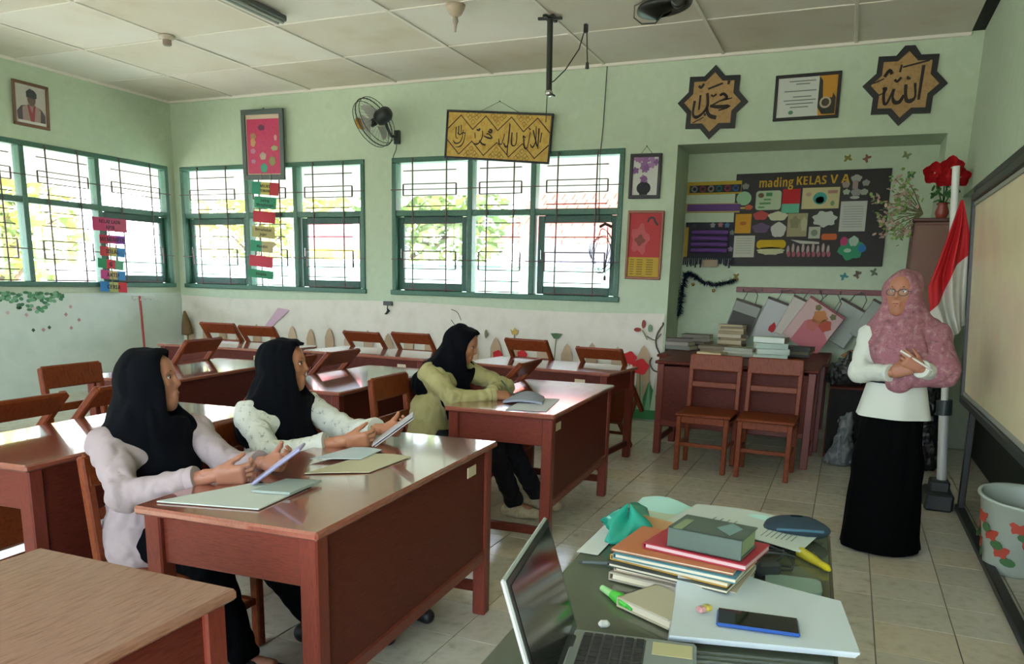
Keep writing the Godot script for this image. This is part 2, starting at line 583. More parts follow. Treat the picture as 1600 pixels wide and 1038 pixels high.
# ---------- windows ----------
# bays: [from, to, opens]; f(u, y, n) places a point: u along the wall, n into the room
func window(n: String, bays: Array, y0: float, y1: float, ym: float, place: Transform3D, whole := true) -> void:
	var root := Node3D.new()
	root.name = numbered(n)
	add_child(root, true)
	root.transform = place
	root.set_meta("kind", "structure")
	var u0: float = bays[0][0]; var u1: float = bays[-1][1]
	var s := sb()
	var fw := 0.055
	box(s, Vector3((u0 + u1) / 2, y1 - fw / 2, -0.05), Vector3(u1 - u0, fw, 0.13), 0.006)
	box(s, Vector3((u0 + u1) / 2, y0 + fw / 2, -0.045), Vector3(u1 - u0 + 0.03, fw, 0.15), 0.006)
	for u in [u0 + fw / 2, u1 - fw / 2]:
		box(s, Vector3(u, (y0 + y1) / 2, -0.05), Vector3(fw, y1 - y0 - fw * 2, 0.13), 0.006)
	part("frame", s, M.frame, root)
	for i in range(1, bays.size()):
		s = sb()
		box(s, Vector3(bays[i][0], (y0 + y1) / 2, -0.05), Vector3(0.062, y1 - y0 - fw * 2, 0.12), 0.006)
		part("mullion", s, M.frame, root)
	for b in bays:
		var a: float = b[0] + 0.03; var c: float = b[1] - 0.03
		s = sb()
		box(s, Vector3((a + c) / 2, ym, -0.05), Vector3(c - a, 0.065, 0.115), 0.006)
		part("transom", s, M.frame, root)
		s = sb()
		box(s, Vector3((a + c) / 2, (ym + y1) / 2, -0.06), Vector3(c - a, y1 - ym, 0.004))
		part("pane", s, M.glass, root)
		if b[2]:
			var lo := y0 + fw; var hi := ym - 0.033
			var st := 0.075
			s = sb()
			for u in [a + st / 2 + 0.02, c - st / 2 - 0.02]:
				box(s, Vector3(u, (lo + hi) / 2, -0.075), Vector3(st, hi - lo - 0.01, 0.04), 0.005)
			box(s, Vector3((a + c) / 2, hi - st / 2, -0.075), Vector3(c - a - 0.04 - st * 2, st, 0.04), 0.005)
			box(s, Vector3((a + c) / 2, lo + st * 0.6, -0.075), Vector3(c - a - 0.04 - st * 2, st * 1.2, 0.04), 0.005)
			var sash := part("sash", s, M.sash, root)
			s = sb()
			box(s, Vector3((a + c) / 2, (lo + hi) / 2, -0.075), Vector3(c - a - 2 * st, hi - lo - 2 * st, 0.004))
			part("pane", s, M.glass, sash)
			s = sb()
			bar(s, Vector3(a + 0.06, (lo + hi) / 2 - 0.05, -0.05), Vector3(a + 0.06, (lo + hi) / 2 + 0.06, -0.05), 0.012, 0.012)
			part("catch", s, M.chrome, sash)
		else:
			s = sb()
			box(s, Vector3((a + c) / 2, (ym + y0) / 2, -0.06), Vector3(c - a, ym - y0 - 0.06, 0.004))
			part("pane", s, M.glass, root)
		# iron bars of this bay
		s = sb()
		var wd := c - a
		var v1 := a + wd * 0.27; var v2 := a + wd * 0.73
		var zz := 0.022
		for v in [v1, v2]: bar(s, Vector3(v, y0 + 0.03, zz), Vector3(v, y1 - 0.01, zz), 0.015, 0.013, 0.002)
		var l := a + wd * 0.14; var rr := a + wd * 0.86
		var hb := func(y: float, th: float): bar(s, Vector3(l, y, zz), Vector3(rr, y, zz), th, th, 0.001, Vector3.UP)
		for y in [2.63, 2.24, 2.05, 1.90, 1.42, 1.305]: hb.call(y, 0.011)
		for pr in [[2.485, 2.36], [1.74, 1.54]]:
			hb.call(pr[0], 0.011); hb.call(pr[1], 0.011)
			bar(s, Vector3(l, pr[0], zz), Vector3(l, pr[1], zz), 0.016, 0.016, 0.002)
			bar(s, Vector3(rr, pr[0], zz), Vector3(rr, pr[1], zz), 0.016, 0.016, 0.002)
		for y in [2.425, 1.645]: bar(s, Vector3(a - 0.03, y, zz + 0.006), Vector3(c + 0.03, y, zz + 0.006), 0.01, 0.01, 0.001, Vector3.UP)
		for v in [v1, v2]:
			for y in [y0 + 0.05, y1 - 0.03]: box(s, Vector3(v, y, -0.0), Vector3(0.012, 0.02, 0.05), 0.002)
		part("grille", s, M.iron, root)

func windows() -> void:
	var y0 := 1.235; var y1 := 2.78; var ym := 2.165
	var left := Transform3D(Basis(Vector3(0, 0, -1), Vector3.UP, Vector3.RIGHT), Vector3.ZERO)   # u runs towards -z
	for i in 3:
		var o := -0.11 - i * 3.14
		window("window_%d" % (i + 1) if i == 0 else "window_%d" % (i + 3), [[o - 2.94, o - 1.99, i > 0], [o - 1.99, o - 1.06, false], [o - 1.06, o, true]], y0, y1, ym, left)
	window("window_2", [[0.11, 1.2, true], [1.2, 1.955, false], [1.955, 2.97, true]], y0, y1, ym, Transform3D())
	window("window_3", [[3.345, 4.354, true], [4.354, 5.111, false], [5.111, 6.11, true]], y0, y1, ym, Transform3D())
	var back := Transform3D(Basis(Vector3.LEFT, Vector3.UP, Vector3.FORWARD), Vector3(0, 0, ZN))
	window("window_6", [[-3.4, -2.43, true], [-2.43, -1.47, false], [-1.47, -0.5, true]], 1.0, y1, ym, back)
	window("window_7", [[-6.8, -5.83, true], [-5.83, -4.87, false], [-4.87, -3.9, true]], 1.0, y1, ym, back)

# ---------- outside ----------
func leaf_crown(root: Node3D, c: Vector3, r: Vector3, count: int, cols: Array, size: float) -> void:
	var s := sb()
	s.set_smooth_group(-1)
	quad(s, Vector3(-0.5, 0, 0), Vector3(0, 0.12, -0.3), Vector3(0.5, 0, 0), Vector3(0, 0.12, 0.3))
	var mm := MultiMesh.new()
	mm.transform_format = MultiMesh.TRANSFORM_3D
	mm.use_colors = true
	mm.mesh = done(s)
	mm.instance_count = count
	for i in count:
		var v := Vector3(rng.randfn(), rng.randfn(), rng.randfn()).normalized() * pow(rng.randf(), 0.4)
		var b := Basis.from_euler(Vector3(rng.randf_range(-1, 1), rng.randf() * TAU, rng.randf_range(-1, 1))).scaled(Vector3.ONE * size * rng.randf_range(0.6, 1.4))
		mm.set_instance_transform(i, Transform3D(b, c + v * r))
		mm.set_instance_color(i, cols[rng.randi() % cols.size()])
	var o := MultiMeshInstance3D.new()
	o.multimesh = mm
	o.material_override = M.leaf
	o.name = "leaves"
	o.set_meta("kind", "stuff")
	root.add_child(o, true)

func tree(at: Vector3, h: float, r: Vector3, label: String, cols: Array, count := 900, size := 0.3) -> void:
	var t := thing("tree", label, "tree", at, 0, "trees outside the windows")
	var s := sb()
	tube(s, [Vector3.ZERO, Vector3(0.05, h * 0.4, 0.04), Vector3(-0.05, h * 0.75, 0.0), Vector3(0.02, h, 0.05)], [0.16, 0.12, 0.09, 0.04], 8)
	for i in 4:
		var a := i * 1.7
		tube(s, [Vector3(0, h * (0.45 + 0.1 * i), 0), Vector3(cos(a) * r.x * 0.3, h * (0.6 + 0.1 * i), sin(a) * r.z * 0.3), Vector3(cos(a) * r.x * 0.7, h * (0.75 + 0.1 * i), sin(a) * r.z * 0.7)], [0.06, 0.04, 0.015], 6)
	part("trunk", s, m_of("6b5a48", 0.9), t)
	leaf_crown(t, Vector3(0, h, 0), r, count, cols, size)

func outside() -> void:
	M.leaf = mat(Color.WHITE, 0.6)
	M.leaf.vertex_color_use_as_albedo = true
	M.leaf.backlight_enabled = true
	M.leaf.backlight = Color(0.35, 0.4, 0.15)
	var s := sb()
	box(s, Vector3(4, -0.35, 4), Vector3(70, 0.2, 70))
	struct("ground", s, tmat(noise_tex(0.01, [k("b5b0a2"), k("c6c2b4"), k("bcb6a6")], 31), 0.9, Vector3.ONE * 0.2, Color.WHITE, true))
	# eaves over the window walls
	s = sb()
	box(s, Vector3(2.2, 2.76, -0.88), Vector3(8.6, 0.05, 1.5), 0.0, Basis(Vector3.RIGHT, -0.26))
	box(s, Vector3(2.2, 2.6, -1.6), Vector3(8.6, 0.12, 0.04), 0.005)
	struct("eave_back", s, m_of("d2d0c4", 0.8))
	s = sb()
	box(s, Vector3(-0.86, 2.76, ZN / 2), Vector3(1.5, 0.05, ZN + 1.2), 0.0, Basis(Vector3.BACK, 0.26))
	box(s, Vector3(-1.6, 2.6, ZN / 2), Vector3(0.04, 0.12, ZN + 1.2), 0.005)
	struct("eave_left", s, m_of("d2d0c4", 0.8))
	# garden wall behind the back windows
	var g := thing("garden_wall", "pale green rendered garden wall outside the back windows", "wall", Vector3(0.2, -0.25, -3.4))
	s = sb()
	box(s, Vector3(0, 0.95, 0), Vector3(12.0, 1.9, 0.15), 0.01)
	part("masonry", s, m_of("a9d0c2", 0.8), g)
	s = sb()
	box(s, Vector3(0, 1.93, 0), Vector3(12.04, 0.06, 0.22), 0.01)
	part("coping", s, m_of("b5d6ca", 0.8), g)
	for i in 4:
		s = sb()
		box(s, Vector3(-3.1 + i * 2.1, 0.95, 0.1), Vector3(0.22, 1.9, 0.12), 0.01)
		part("pier", s, m_of("8fc2b2", 0.8), g)
	# neighbouring house with a tiled roof
	var hs := thing("neighbouring_house", "lilac-white house with a red tiled roof beyond the right-hand back window", "house", Vector3(4.5, -0.25, -6.2))
	s = sb()
	box(s, Vector3(0.3, 1.25, -1.5), Vector3(4.6, 2.5, 3.0))
	part("wall", s, m_of("a8a2b8", 0.85), hs)
	s = sb()
	box(s, Vector3(0.9, 1.6, 0.03), Vector3(0.3, 3.2, 0.06))
	part("pilaster", s, m_of("d6c4cc", 0.8), hs)
	s = sb()
	for j in 9:
		for i in 26:
			var y := 2.45 + j * 0.13
			var b := Basis(Vector3.RIGHT, 0.55)
			box(s, Vector3(-2.3 + i * 0.215 + (0.1 if j % 2 else 0.0), y, 0.35 - j * 0.21), Vector3(0.2, 0.025, 0.27), 0.008, b)
	var rt := part("roof_tiles", s, m_of("8c3c28", 0.85), hs)
	rt.set_meta("kind", "stuff")
	s = sb()
	box(s, Vector3(0.45, 2.92, -0.5), Vector3(5.6, 0.03, 2.0), 0.0, Basis(Vector3.RIGHT, 0.55))
	part("roof_deck", s, m_of("7a4a3c", 0.9), hs)
	# far building and fence on the left side
	var fb := thing("school_block", "pale school block across the yard beyond the left windows", "building", Vector3(-13, -0.25, 2.0))
	s = sb()
	box(s, Vector3(0, 1.6, 0), Vector3(3.0, 3.2, 16.0))
	part("wall", s, m_of("d8d6da", 0.8), fb)
	s = sb()
	box(s, Vector3(0.2, 3.45, 0), Vector3(4.4, 0.12, 16.8), 0.0, Basis(Vector3.BACK, -0.35))
	part("roof", s, m_of("8a5548", 0.8), fb)
	for i in 5:
		s = sb()
		box(s, Vector3(1.52, 1.7, -6.0 + i * 3.0), Vector3(0.06, 1.2, 1.5), 0.01)
		var wn := part("window", s, m_of("6c8a86", 0.5), fb)
		s = sb()
		box(s, Vector3(1.56, 1.7, -6.0 + i * 3.0), Vector3(0.01, 1.05, 1.35))
		part("pane", s, m_of("93a6ac", 0.15), wn)
	var rb := thing("cloth_banner", "red and yellow cloth banner tied up beyond the garden wall", "banner", Vector3(-0.6, 1.72, -4.2))
	s = sb()
	sheet(s, 12, 4, func(u, v): return Vector3(-0.8 + 1.9 * u, 0.72 - 0.5 * v, 0.05 * sin(u * 9.0)), 0.004)
	part("red_cloth", s, m_of("b4606a", 0.8), rb)
	s = sb()
	sheet(s, 12, 2, func(u, v): return Vector3(-0.8 + 1.9 * u, 0.22 - 0.18 * v, 0.05 * sin(u * 9.0)), 0.004)
	part("yellow_cloth", s, m_of("d8b43c", 0.8), rb)
	s = sb()
	for x in [-0.8, 1.1]:
		s = sb()
		tube(s, [Vector3(x, -1.95, 0), Vector3(x, 0.8, 0)], 0.025, 8)
		part("pole", s, m_of("8a8378", 0.7), rb)
	var gr := [Color(0.16, 0.24, 0.06), Color(0.22, 0.3, 0.08), Color(0.3, 0.36, 0.1), Color(0.12, 0.2, 0.06)]
	var yl := [Color(0.42, 0.4, 0.08), Color(0.5, 0.42, 0.1), Color(0.3, 0.36, 0.1), Color(0.24, 0.34, 0.1)]
	tree(Vector3(-0.1, -0.25, -7.0), 2.9, Vector3(2.0, 1.3, 1.4), "bushy green tree behind the garden wall, left of the tiled house", gr, 1100)
	tree(Vector3(-4.6, -0.25, -7.2), 3.0, Vector3(2.2, 1.4, 1.4), "yellowish tree behind the garden wall, seen through the left part of the back windows", yl, 1100)
	tree(Vector3(4.2, -0.25, -11.6), 4.4, Vector3(2.6, 1.4, 1.4), "dark green tree rising behind the red tiled roof", gr, 900)
	tree(Vector3(-6.0, -0.25, -1.6), 2.5, Vector3(1.3, 1.2, 1.5), "yellow-green tree in the yard beyond the left windows, nearest the corner", yl, 900)
	tree(Vector3(-7.6, -0.25, 2.2), 2.9, Vector3(1.4, 1.2, 1.6), "light green tree in the yard straight beyond the left windows", gr, 900)

# ---------- desks and chairs ----------
# long side along local z, closed front towards local +x
func desk(label: String, at: Vector3, turn: float, length := 1.34, depth := 0.62, plate := -0.45, h := 0.76, top: Material = null, group := "student desks") -> Node3D:
	var t := thing("student_desk", label, "desk", at, turn, group)
	var s := sb()
	box(s, Vector3(0, h - 0.013, 0), Vector3(depth, 0.026, length), 0.007)
	part("tabletop", s, top if top else M.topz, t)
	var lx := depth / 2 - 0.045
	var lz := length / 2 - 0.05
	for sx in [-1, 1]:
		for sz in [-1, 1]:
			s = sb()
			box(s, Vector3(sx * lx, (h - 0.026) / 2, sz * lz), Vector3(0.058, h - 0.026, 0.058), 0.005)
			part("leg", s, M.woody, t)
	s = sb()
	box(s, Vector3(lx + 0.008, 0.5, 0), Vector3(0.018, h - 0.29, lz * 2 - 0.05), 0.003)
	part("front_panel", s, M.darkz, t)
	s = sb()
	box(s, Vector3(lx, 0.27, 0), Vector3(0.05, 0.05, lz * 2 - 0.05), 0.006)
	part("bottom_rail", s, M.woodz, t)
	for sz in [-1, 1]:
		s = sb()
		box(s, Vector3(0, h - 0.026 - 0.075, sz * lz), Vector3(lx * 2 - 0.05, 0.15, 0.024), 0.004)
		part("apron", s, M.woodx, t)
		s = sb()
		box(s, Vector3(0, 0.12, sz * lz), Vector3(lx * 2 - 0.05, 0.045, 0.03), 0.004)
		part("stretcher", s, M.darkx, t)
	s = sb()
	box(s, Vector3(-0.02, h - 0.17, 0), Vector3(lx * 2 - 0.06, 0.014, lz * 2 - 0.06), 0.002)
	part("shelf", s, M.darkz, t)
	if plate < 9.0:
		s = sb()
		box(s, Vector3(lx + 0.0185, h - 0.085, plate), Vector3(0.004, 0.042, 0.085), 0.001)
		part("label_plate", s, M.label, t).set_meta("label", "cream paper number plate")
	return t

var chair0: Node3D

func make_chair(label: String) -> Node3D:
	var t := thing("wooden_chair", label, "chair")
	var m: Material = M.chair
	var s := sb()
	box(s, Vector3(0.0, 0.445, 0), Vector3(0.42, 0.024, 0.42), 0.007)
	part("seat", s, m, t)
	for sz in [-1, 1]:
		s = sb()
		bar(s, Vector3(0.185, 0, sz * 0.18), Vector3(0.185, 0.434, sz * 0.18), 0.038, 0.038, 0.005)
		part("front_leg", s, m, t)
		s = sb()
		bar(s, Vector3(-0.185, 0, sz * 0.19), Vector3(-0.185, 0.46, sz * 0.19), 0.038, 0.036, 0.005)
		bar(s, Vector3(-0.185, 0.455, sz * 0.19), Vector3(-0.225, 0.875, sz * 0.19), 0.036, 0.036, 0.006)
		part("back_post", s, m, t)
		s = sb()
		bar(s, Vector3(-0.18, 0.2, sz * 0.185), Vector3(0.18, 0.2, sz * 0.18), 0.03, 0.018, 0.003)
		bar(s, Vector3(-0.18, 0.408, sz * 0.185), Vector3(0.18, 0.408, sz * 0.18), 0.05, 0.016, 0.003)
		part("side_rail", s, m, t)
	s = sb()
	box(s, Vector3(0.185, 0.405, 0), Vector3(0.018, 0.055, 0.33), 0.003)
	part("seat_rail", s, m, t)
	s = sb()
	box(s, Vector3(0.185, 0.21, 0), Vector3(0.018, 0.03, 0.33), 0.003)
	part("stretcher", s, m, t)
	s = sb()
	bar(s, Vector3(-0.204, 0.755, 0), Vector3(-0.222, 0.885, 0), 0.4, 0.022, 0.008, Vector3.BACK)
	part("top_rail", s, m, t)
	s = sb()
	bar(s, Vector3(-0.196, 0.62, 0), Vector3(-0.2, 0.665, 0), 0.35, 0.018, 0.004, Vector3.BACK)
	part("back_slat", s, m, t)
	return t

func chair_at(x: float, z: float, turn: float, label: String, group := "wooden chairs") -> Node3D:
	return dup(chair0, Vector3(x, 0, z), turn, label, group)

# tipped forward on its front feet, the back resting on the desk edge at distance 0 of (x, z)
func tipped(x: float, z: float, turn: float, tip: float, label: String) -> Node3D:
	var o := dup(chair0, Vector3.ZERO, 0, label, "chairs tipped against desks")
	var reach := (0.775 - 0.385 * sin(tip)) / cos(tip)
	var edge := -0.385 * cos(tip) + reach * sin(tip) - 0.03
	o.transform = Transform3D(Basis(Vector3.UP, turn), Vector3(x, 0, z)) * Transform3D(Basis(), Vector3(-edge, 0.012, 0)) * Transform3D(Basis(Vector3.BACK, -tip), Vector3.ZERO) * Transform3D(Basis(), Vector3(-0.2, 0, 0))
	return o

func furniture() -> void:
	desk("reddish wooden desk nearest the camera at bottom left, only its top corner in view", Vector3(6.93, 0, 7.55), 0.02, 1.32, 0.6, 99.0, 0.76, M.topold)
	desk("reddish wooden desk shared by the two people in black headscarves holding papers", Vector3(6.79, 0, 5.86), 0.06)
	desk("reddish wooden desk at which the person in the yellow-green blouse sits", Vector3(6.70, 0, 3.77), 0.05, 1.36, 0.62, 0.52)
	desk("reddish wooden desk at the left edge, behind the nearest seated person", Vector3(5.48, 0, 5.73), 0.07, 1.34, 0.6)
	desk("reddish wooden desk near the left wall, between the two nearest headscarves", Vector3(4.12, 0, 3.92), 0.12, 1.36, 0.62)
	desk("reddish wooden desk with bright window reflections, behind the second seated person", Vector3(5.33, 0, 3.68), 0.05, 1.38, 0.62, -0.5)
	var r := -PI / 2
	var d7 := desk("leftmost desk of the row along the back window wall", Vector3(2.98, 0, 2.22), r + 0.095, 1.36, 0.62, -0.42, 0.76, M.topz, "desks along the back wall")
	d7.get_child(0).set("material_override", M.topz)
	desk("middle desk of the row along the back window wall", Vector3(4.46, 0, 2.0), r - 0.02, 1.28, 0.64, -0.4, 0.76, M.topz, "desks along the back wall")
	desk("right-hand desk of the row along the back window wall", Vector3(6.14, 0, 2.08), r - 0.085, 1.3, 0.66, -0.4, 0.76, M.topz, "desks along the back wall")
	chair0 = make_chair("left one of two upright wooden chairs before the book table")
	chair0.set_meta("group", "wooden chairs")
	chair0.position = Vector3(7.42, 0, 1.92)
	chair0.rotation.y = r - 0.03
	chair_at(7.88, 1.93, r - 0.02, "right one of two upright wooden chairs before the book table")
	chair_at(4.42, 4.92, 0.06, "upright wooden chair standing alone before the left wall")
	chair_at(6.19, 6.07, 0.03, "wooden chair under the nearest seated person").scale.y = 0.9
	chair_at(6.16, 5.42, 0.02, "wooden chair under the seated person in the flowered blouse").scale.y = 0.9
	chair_at(6.22, 4.32, 0.05, "wooden chair under the person in the yellow-green blouse")
	tipped(2.55, 1.93, r + 0.09, 0.76, "tipped wooden chair leaning on the leftmost back desk, nearest the corner")
	tipped(3.02, 1.91, r + 0.09, 0.8, "tipped wooden chair leaning on the leftmost back desk, its right-hand one")
	tipped(4.1, 1.69, r - 0.02, 0.84, "tipped wooden chair leaning on the middle back desk, its left-hand one")
	tipped(4.64, 1.68, r - 0.02, 0.8, "tipped wooden chair leaning on the middle back desk, with red behind its rail")
	tipped(5.83, 1.73, r - 0.085, 0.78, "tipped wooden chair leaning on the right back desk, its left-hand one")
	tipped(6.5, 1.79, r - 0.085, 0.88, "tipped wooden chair leaning on the right back desk, next to the painted red flowers")
	tipped(3.82, 3.63, 0.12, 0.76, "tipped wooden chair on the desk near the left wall")
	tipped(5.03, 4.05, 0.05, 0.85, "tipped wooden chair on the desk with bright reflections, nearer the camera")
	tipped(5.0, 3.5, 0.05, 0.85, "tipped wooden chair on the desk with bright reflections, farther one")
	tipped(6.37, 3.36, 0.05, 0.85, "tipped wooden chair on the desk beyond the person in yellow-green")
	tipped(5.2, 6.0, 0.07, 0.87, "tipped wooden chair on the left-edge desk, cut by the picture edge")
	tipped(5.17, 5.45, 0.07, 0.87, "tipped wooden chair on the left-edge desk, partly behind the nearest headscarf")

# ---------- things on the walls ----------
const FRONT := Transform3D()   # xy of the back wall, +z into the room

func on_back(x: float, y: float, z := 0.0, roll := 0.0) -> Transform3D:
	return Transform3D(Basis(Vector3.BACK, roll), Vector3(x, y, z))

func on_left(z: float, y: float, x := 0.0) -> Transform3D:   # local x runs towards -z
	return Transform3D(Basis(Vector3(0, 0, -1), Vector3.UP, Vector3.RIGHT), Vector3(x, y, z))

func flat(n: String, poly: PackedVector2Array, t: float, z: float, m: Material, parent: Node, at := Transform3D()) -> MeshInstance3D:
	var s := sb()
	prism(s, poly, t, at * Transform3D(Basis(), Vector3(0, 0, z)))
	return part(n, s, m, parent)

# a picture frame of four mitred bars round w x h
func frame_bars(w: float, h: float, bw: float, depth: float, m: Material, parent: Node, z := 0.0) -> void:
	var s := sb()
	for sg in [-1, 1]:
		box(s, Vector3(0, sg * (h - bw) / 2, z + depth / 2), Vector3(w, bw, depth), 0.004)
		box(s, Vector3(sg * (w - bw) / 2, 0, z + depth / 2), Vector3(bw, h - 2 * bw, depth), 0.004)
	part("frame", s, m, parent)

func hanger(w: float, h0: float, h: float, z: float, parent: Node) -> void:
	var s := sb()
	tube(s, [Vector3(-w, h0, z), Vector3(0, h0 + h, 0.012)], 0.0025, 5)
	tube(s, [Vector3(w, h0, z), Vector3(0, h0 + h, 0.012)], 0.0025, 5)
	part("hanging_string", s, m_of("5c5a4c", 0.8), parent)
	s = sb()
	tube(s, [Vector3(0, h0 + h, 0.0), Vector3(0, h0 + h + 0.003, 0.025)], 0.005, 6)
	part("nail", s, m_of("3c3a34", 0.5), parent)

func P(a: Array) -> Array:   # flat list of numbers to points
	var r := []
	for i in range(0, a.size(), 2): r.append(Vector2(a[i], a[i + 1]))
	return r

func star_poly(R: float, r: float, cut := false) -> PackedVector2Array:
	var p := PackedVector2Array()
	for i in 16:
		var t := PI / 2 + TAU * i / 16
		var q := R if i % 2 == 0 else r
		if cut and i == 0:
			p.append(Vector2(0.04, R * 0.94)); 
			p.insert(0, Vector2(0.04, R * 0.94)); p.remove_at(1)
			p.append(Vector2(-0.04, R * 0.94))
			continue
		p.append(Vector2(cos(t), sin(t)) * q)
	return p

func star(label: String, at: Transform3D, R: float, cut: bool, strokes: Array) -> void:
	var t := thing("calligraphy_star", label, "wall art")
	t.transform = at
	tag(t, "", "", "eight-pointed calligraphy plaques")
	flat("border", star_poly(R, R * 0.765, cut), 0.022, 0.004, M.black, t)
	flat("panel", star_poly(R * 0.8, R * 0.8 * 0.765), 0.005, 0.024, M.tan, t)
	var s := sb()
	for q in strokes: stroke(s, P(q[0]), q[1], 0.004, Transform3D(Basis().scaled(Vector3(R, R, 1)), Vector3(0, 0, 0.028)))
	part("calligraphy", s, M.ink, t)

func wall_things() -> void:
	var s: SurfaceTool
	# portrait on the left wall
	var t := thing("framed_portrait", "small brown-framed portrait of a person in a dark cap, high on the left wall", "picture")
	t.transform = on_left(1.95, 3.155, 0.006) * Transform3D(Basis(Vector3.RIGHT, 0.06), Vector3(0, 0, 0.014))
	frame_bars(0.41, 0.45, 0.03, 0.022, m_of("6b4a30", 0.4), t)
	flat("photograph", rect(-0.18, -0.2, 0.18, 0.2), 0.006, 0.0, m_of("b8b4a8", 0.4), t)
	flat("photograph_suit", PackedVector2Array([Vector2(-0.15, -0.165), Vector2(-0.16, -0.08), Vector2(-0.11, -0.02), Vector2(-0.03, 0.0), Vector2(0.05, 0.0), Vector2(0.12, -0.03), Vector2(0.16, -0.08), Vector2(0.16, -0.165)]), 0.002, 0.006, m_of("4b3f42", 0.4), t)
	flat("photograph_tunic", PackedVector2Array([Vector2(-0.1, -0.165), Vector2(-0.1, -0.03), Vector2(-0.03, 0.005), Vector2(0.05, 0.005), Vector2(0.11, -0.04), Vector2(0.1, -0.165)]), 0.002, 0.007, m_of("9c8478", 0.4), t)
	flat("photograph_sash", PackedVector2Array([Vector2(-0.04, -0.0), Vector2(-0.01, -0.165), Vector2(0.03, -0.165), Vector2(0.05, 0.0), Vector2(0.03, 0.0), Vector2(0.01, -0.09), Vector2(-0.02, 0.0)]), 0.002, 0.009, m_of("8a3038", 0.4), t)
	flat("photograph_face", ngon(0.008, 0.055, 0.045, 0.065, 14), 0.002, 0.0095, m_of("5f4b44", 0.4), t)
	flat("photograph_cap", PackedVector2Array([Vector2(-0.05, 0.075), Vector2(-0.052, 0.13), Vector2(-0.01, 0.165), Vector2(0.04, 0.15), Vector2(0.066, 0.12), Vector2(0.064, 0.075)]), 0.002, 0.0115, m_of("26282a", 0.4), t)
	flat("caption_strip", rect(-0.15, -0.19, 0.16, -0.163), 0.002, 0.008, m_of("cfcbc0", 0.4), t)
	# pink collage frame
	t = thing("framed_collage", "grey-framed pink poster with pasted cut-outs between the left back windows", "picture", Vector3(1.545, 2.99, 0.05))
	t.rotation = Vector3(0.03, 0, -0.02)
	frame_bars(0.64, 0.82, 0.06, 0.028, m_of("54605a", 0.45), t)
	flat("mount", rect(-0.265, -0.355, 0.265, 0.355), 0.006, 0.002, m_of("cdb9a0", 0.6), t)
	flat("pink_sheet", rect(-0.245, -0.335, 0.245, 0.3), 0.003, 0.008, tmat(noise_tex(0.02, [k("b8324e"), k("c23c62"), k("b4305a")], 41), 0.5, Vector3.ONE * 2.0), t)
	for c in [[-0.02, 0.2, 0.05, 0.035, "6b3450"], [-0.15, 0.1, 0.045, 0.04, "a8825c"], [-0.155, 0.03, 0.04, 0.05, "c49a6c"], [0.19, 0.08, 0.022, 0.035, "cf9a90"], [0.17, -0.04, 0.05, 0.03, "9ba878"], [-0.16, -0.07, 0.04, 0.03, "b87a90"], [-0.16, -0.19, 0.035, 0.025, "b287a0"], [-0.01, -0.13, 0.05, 0.045, "b4a090"], [0.13, -0.19, 0.05, 0.055, "8c8a58"], [0.0, -0.27, 0.055, 0.055, "4fa082"]]:
		flat("cut_out", ngon(c[0], c[1], c[2], c[3], 14, 0.12, c[0] * 30.0), 0.002, 0.011, m_of(c[4]), t)
	s = sb(); tube(s, [Vector3(0.0, 0.41, 0.0), Vector3(0.0, 0.43, -0.03)], 0.006, 6)
	part("nail", s, m_of("3c3a34", 0.5), t)
	# hanging strings of cards
	t = thing("card_chain", "hanging chain of red and green lettered cards under the pink framed poster", "paper cards", Vector3(1.56, 2.55, 0.075))
	t.rotation.z = -0.08
	s = sb()
	for x in [-0.06, 0.09]: tube(s, [Vector3(x, 0.1, -0.003), Vector3(x, -1.28, -0.003)], 0.004, 5)
	part("string", s, m_of("8a8678", 0.9), t)
	var cards := [[-0.13, 0.14, 0.0, 0.15, ["2f8a6a", "b8b060", "b03038"], "MILIKI\nTEMAN"], [-0.1, 0.12, -0.175, 0.14, ["2f8a68"], "Saling\nMenghargai"], [-0.11, 0.115, -0.35, 0.135, ["b02c3a"], ""], [-0.12, 0.115, -0.53, 0.14, ["a8a068"], "Bersahabat\nJujur"], [-0.13, 0.1, -0.71, 0.135, ["2f8a68", "a89c70"], "Mandiri"], [-0.14, 0.1, -0.895, 0.135, ["b83848"], ""], [-0.15, 0.11, -1.07, 0.1, ["2c8058"], "Disiplin"]]
	for c in cards:
		var n: int = c[4].size()
		var holder: MeshInstance3D = null
		for i in n:
			var a: float = lerpf(c[0], c[1], float(i) / n) * 1.55; var b: float = lerpf(c[0], c[1], float(i + 1) / n) * 1.55
			if holder == null:
				holder = flat("card", rect(a, c[2] - c[3], b, c[2]), 0.003, 0.0, m_of(c[4][i]), t)
			else:
				flat("card_piece", rect(a, c[2] - c[3], b, c[2]), 0.003, 0.0, m_of(c[4][i]), holder)
		if c[5] != "": words(c[5], 0.035, 0.0012, Transform3D(Basis(), Vector3((c[0] + c[1]) / 2, c[2] - c[3] / 2, 0.0036)), M.ink, holder)
	t = thing("card_chain", "hanging chain of bright coloured cards in front of the left wall window", "paper cards")
	t.transform = on_left(1.1, 2.05, 0.06)
	s = sb()
	tube(s, [Vector3(-0.02, 0.0, -0.003), Vector3(-0.02, -0.85, -0.003)], 0.008, 5)
	tube(s, [Vector3(0.08, -0.1, -0.003), Vector3(0.08, -0.8, -0.003)], 0.003, 5)
	part("string", s, m_of("6a6a5c", 0.9), t)
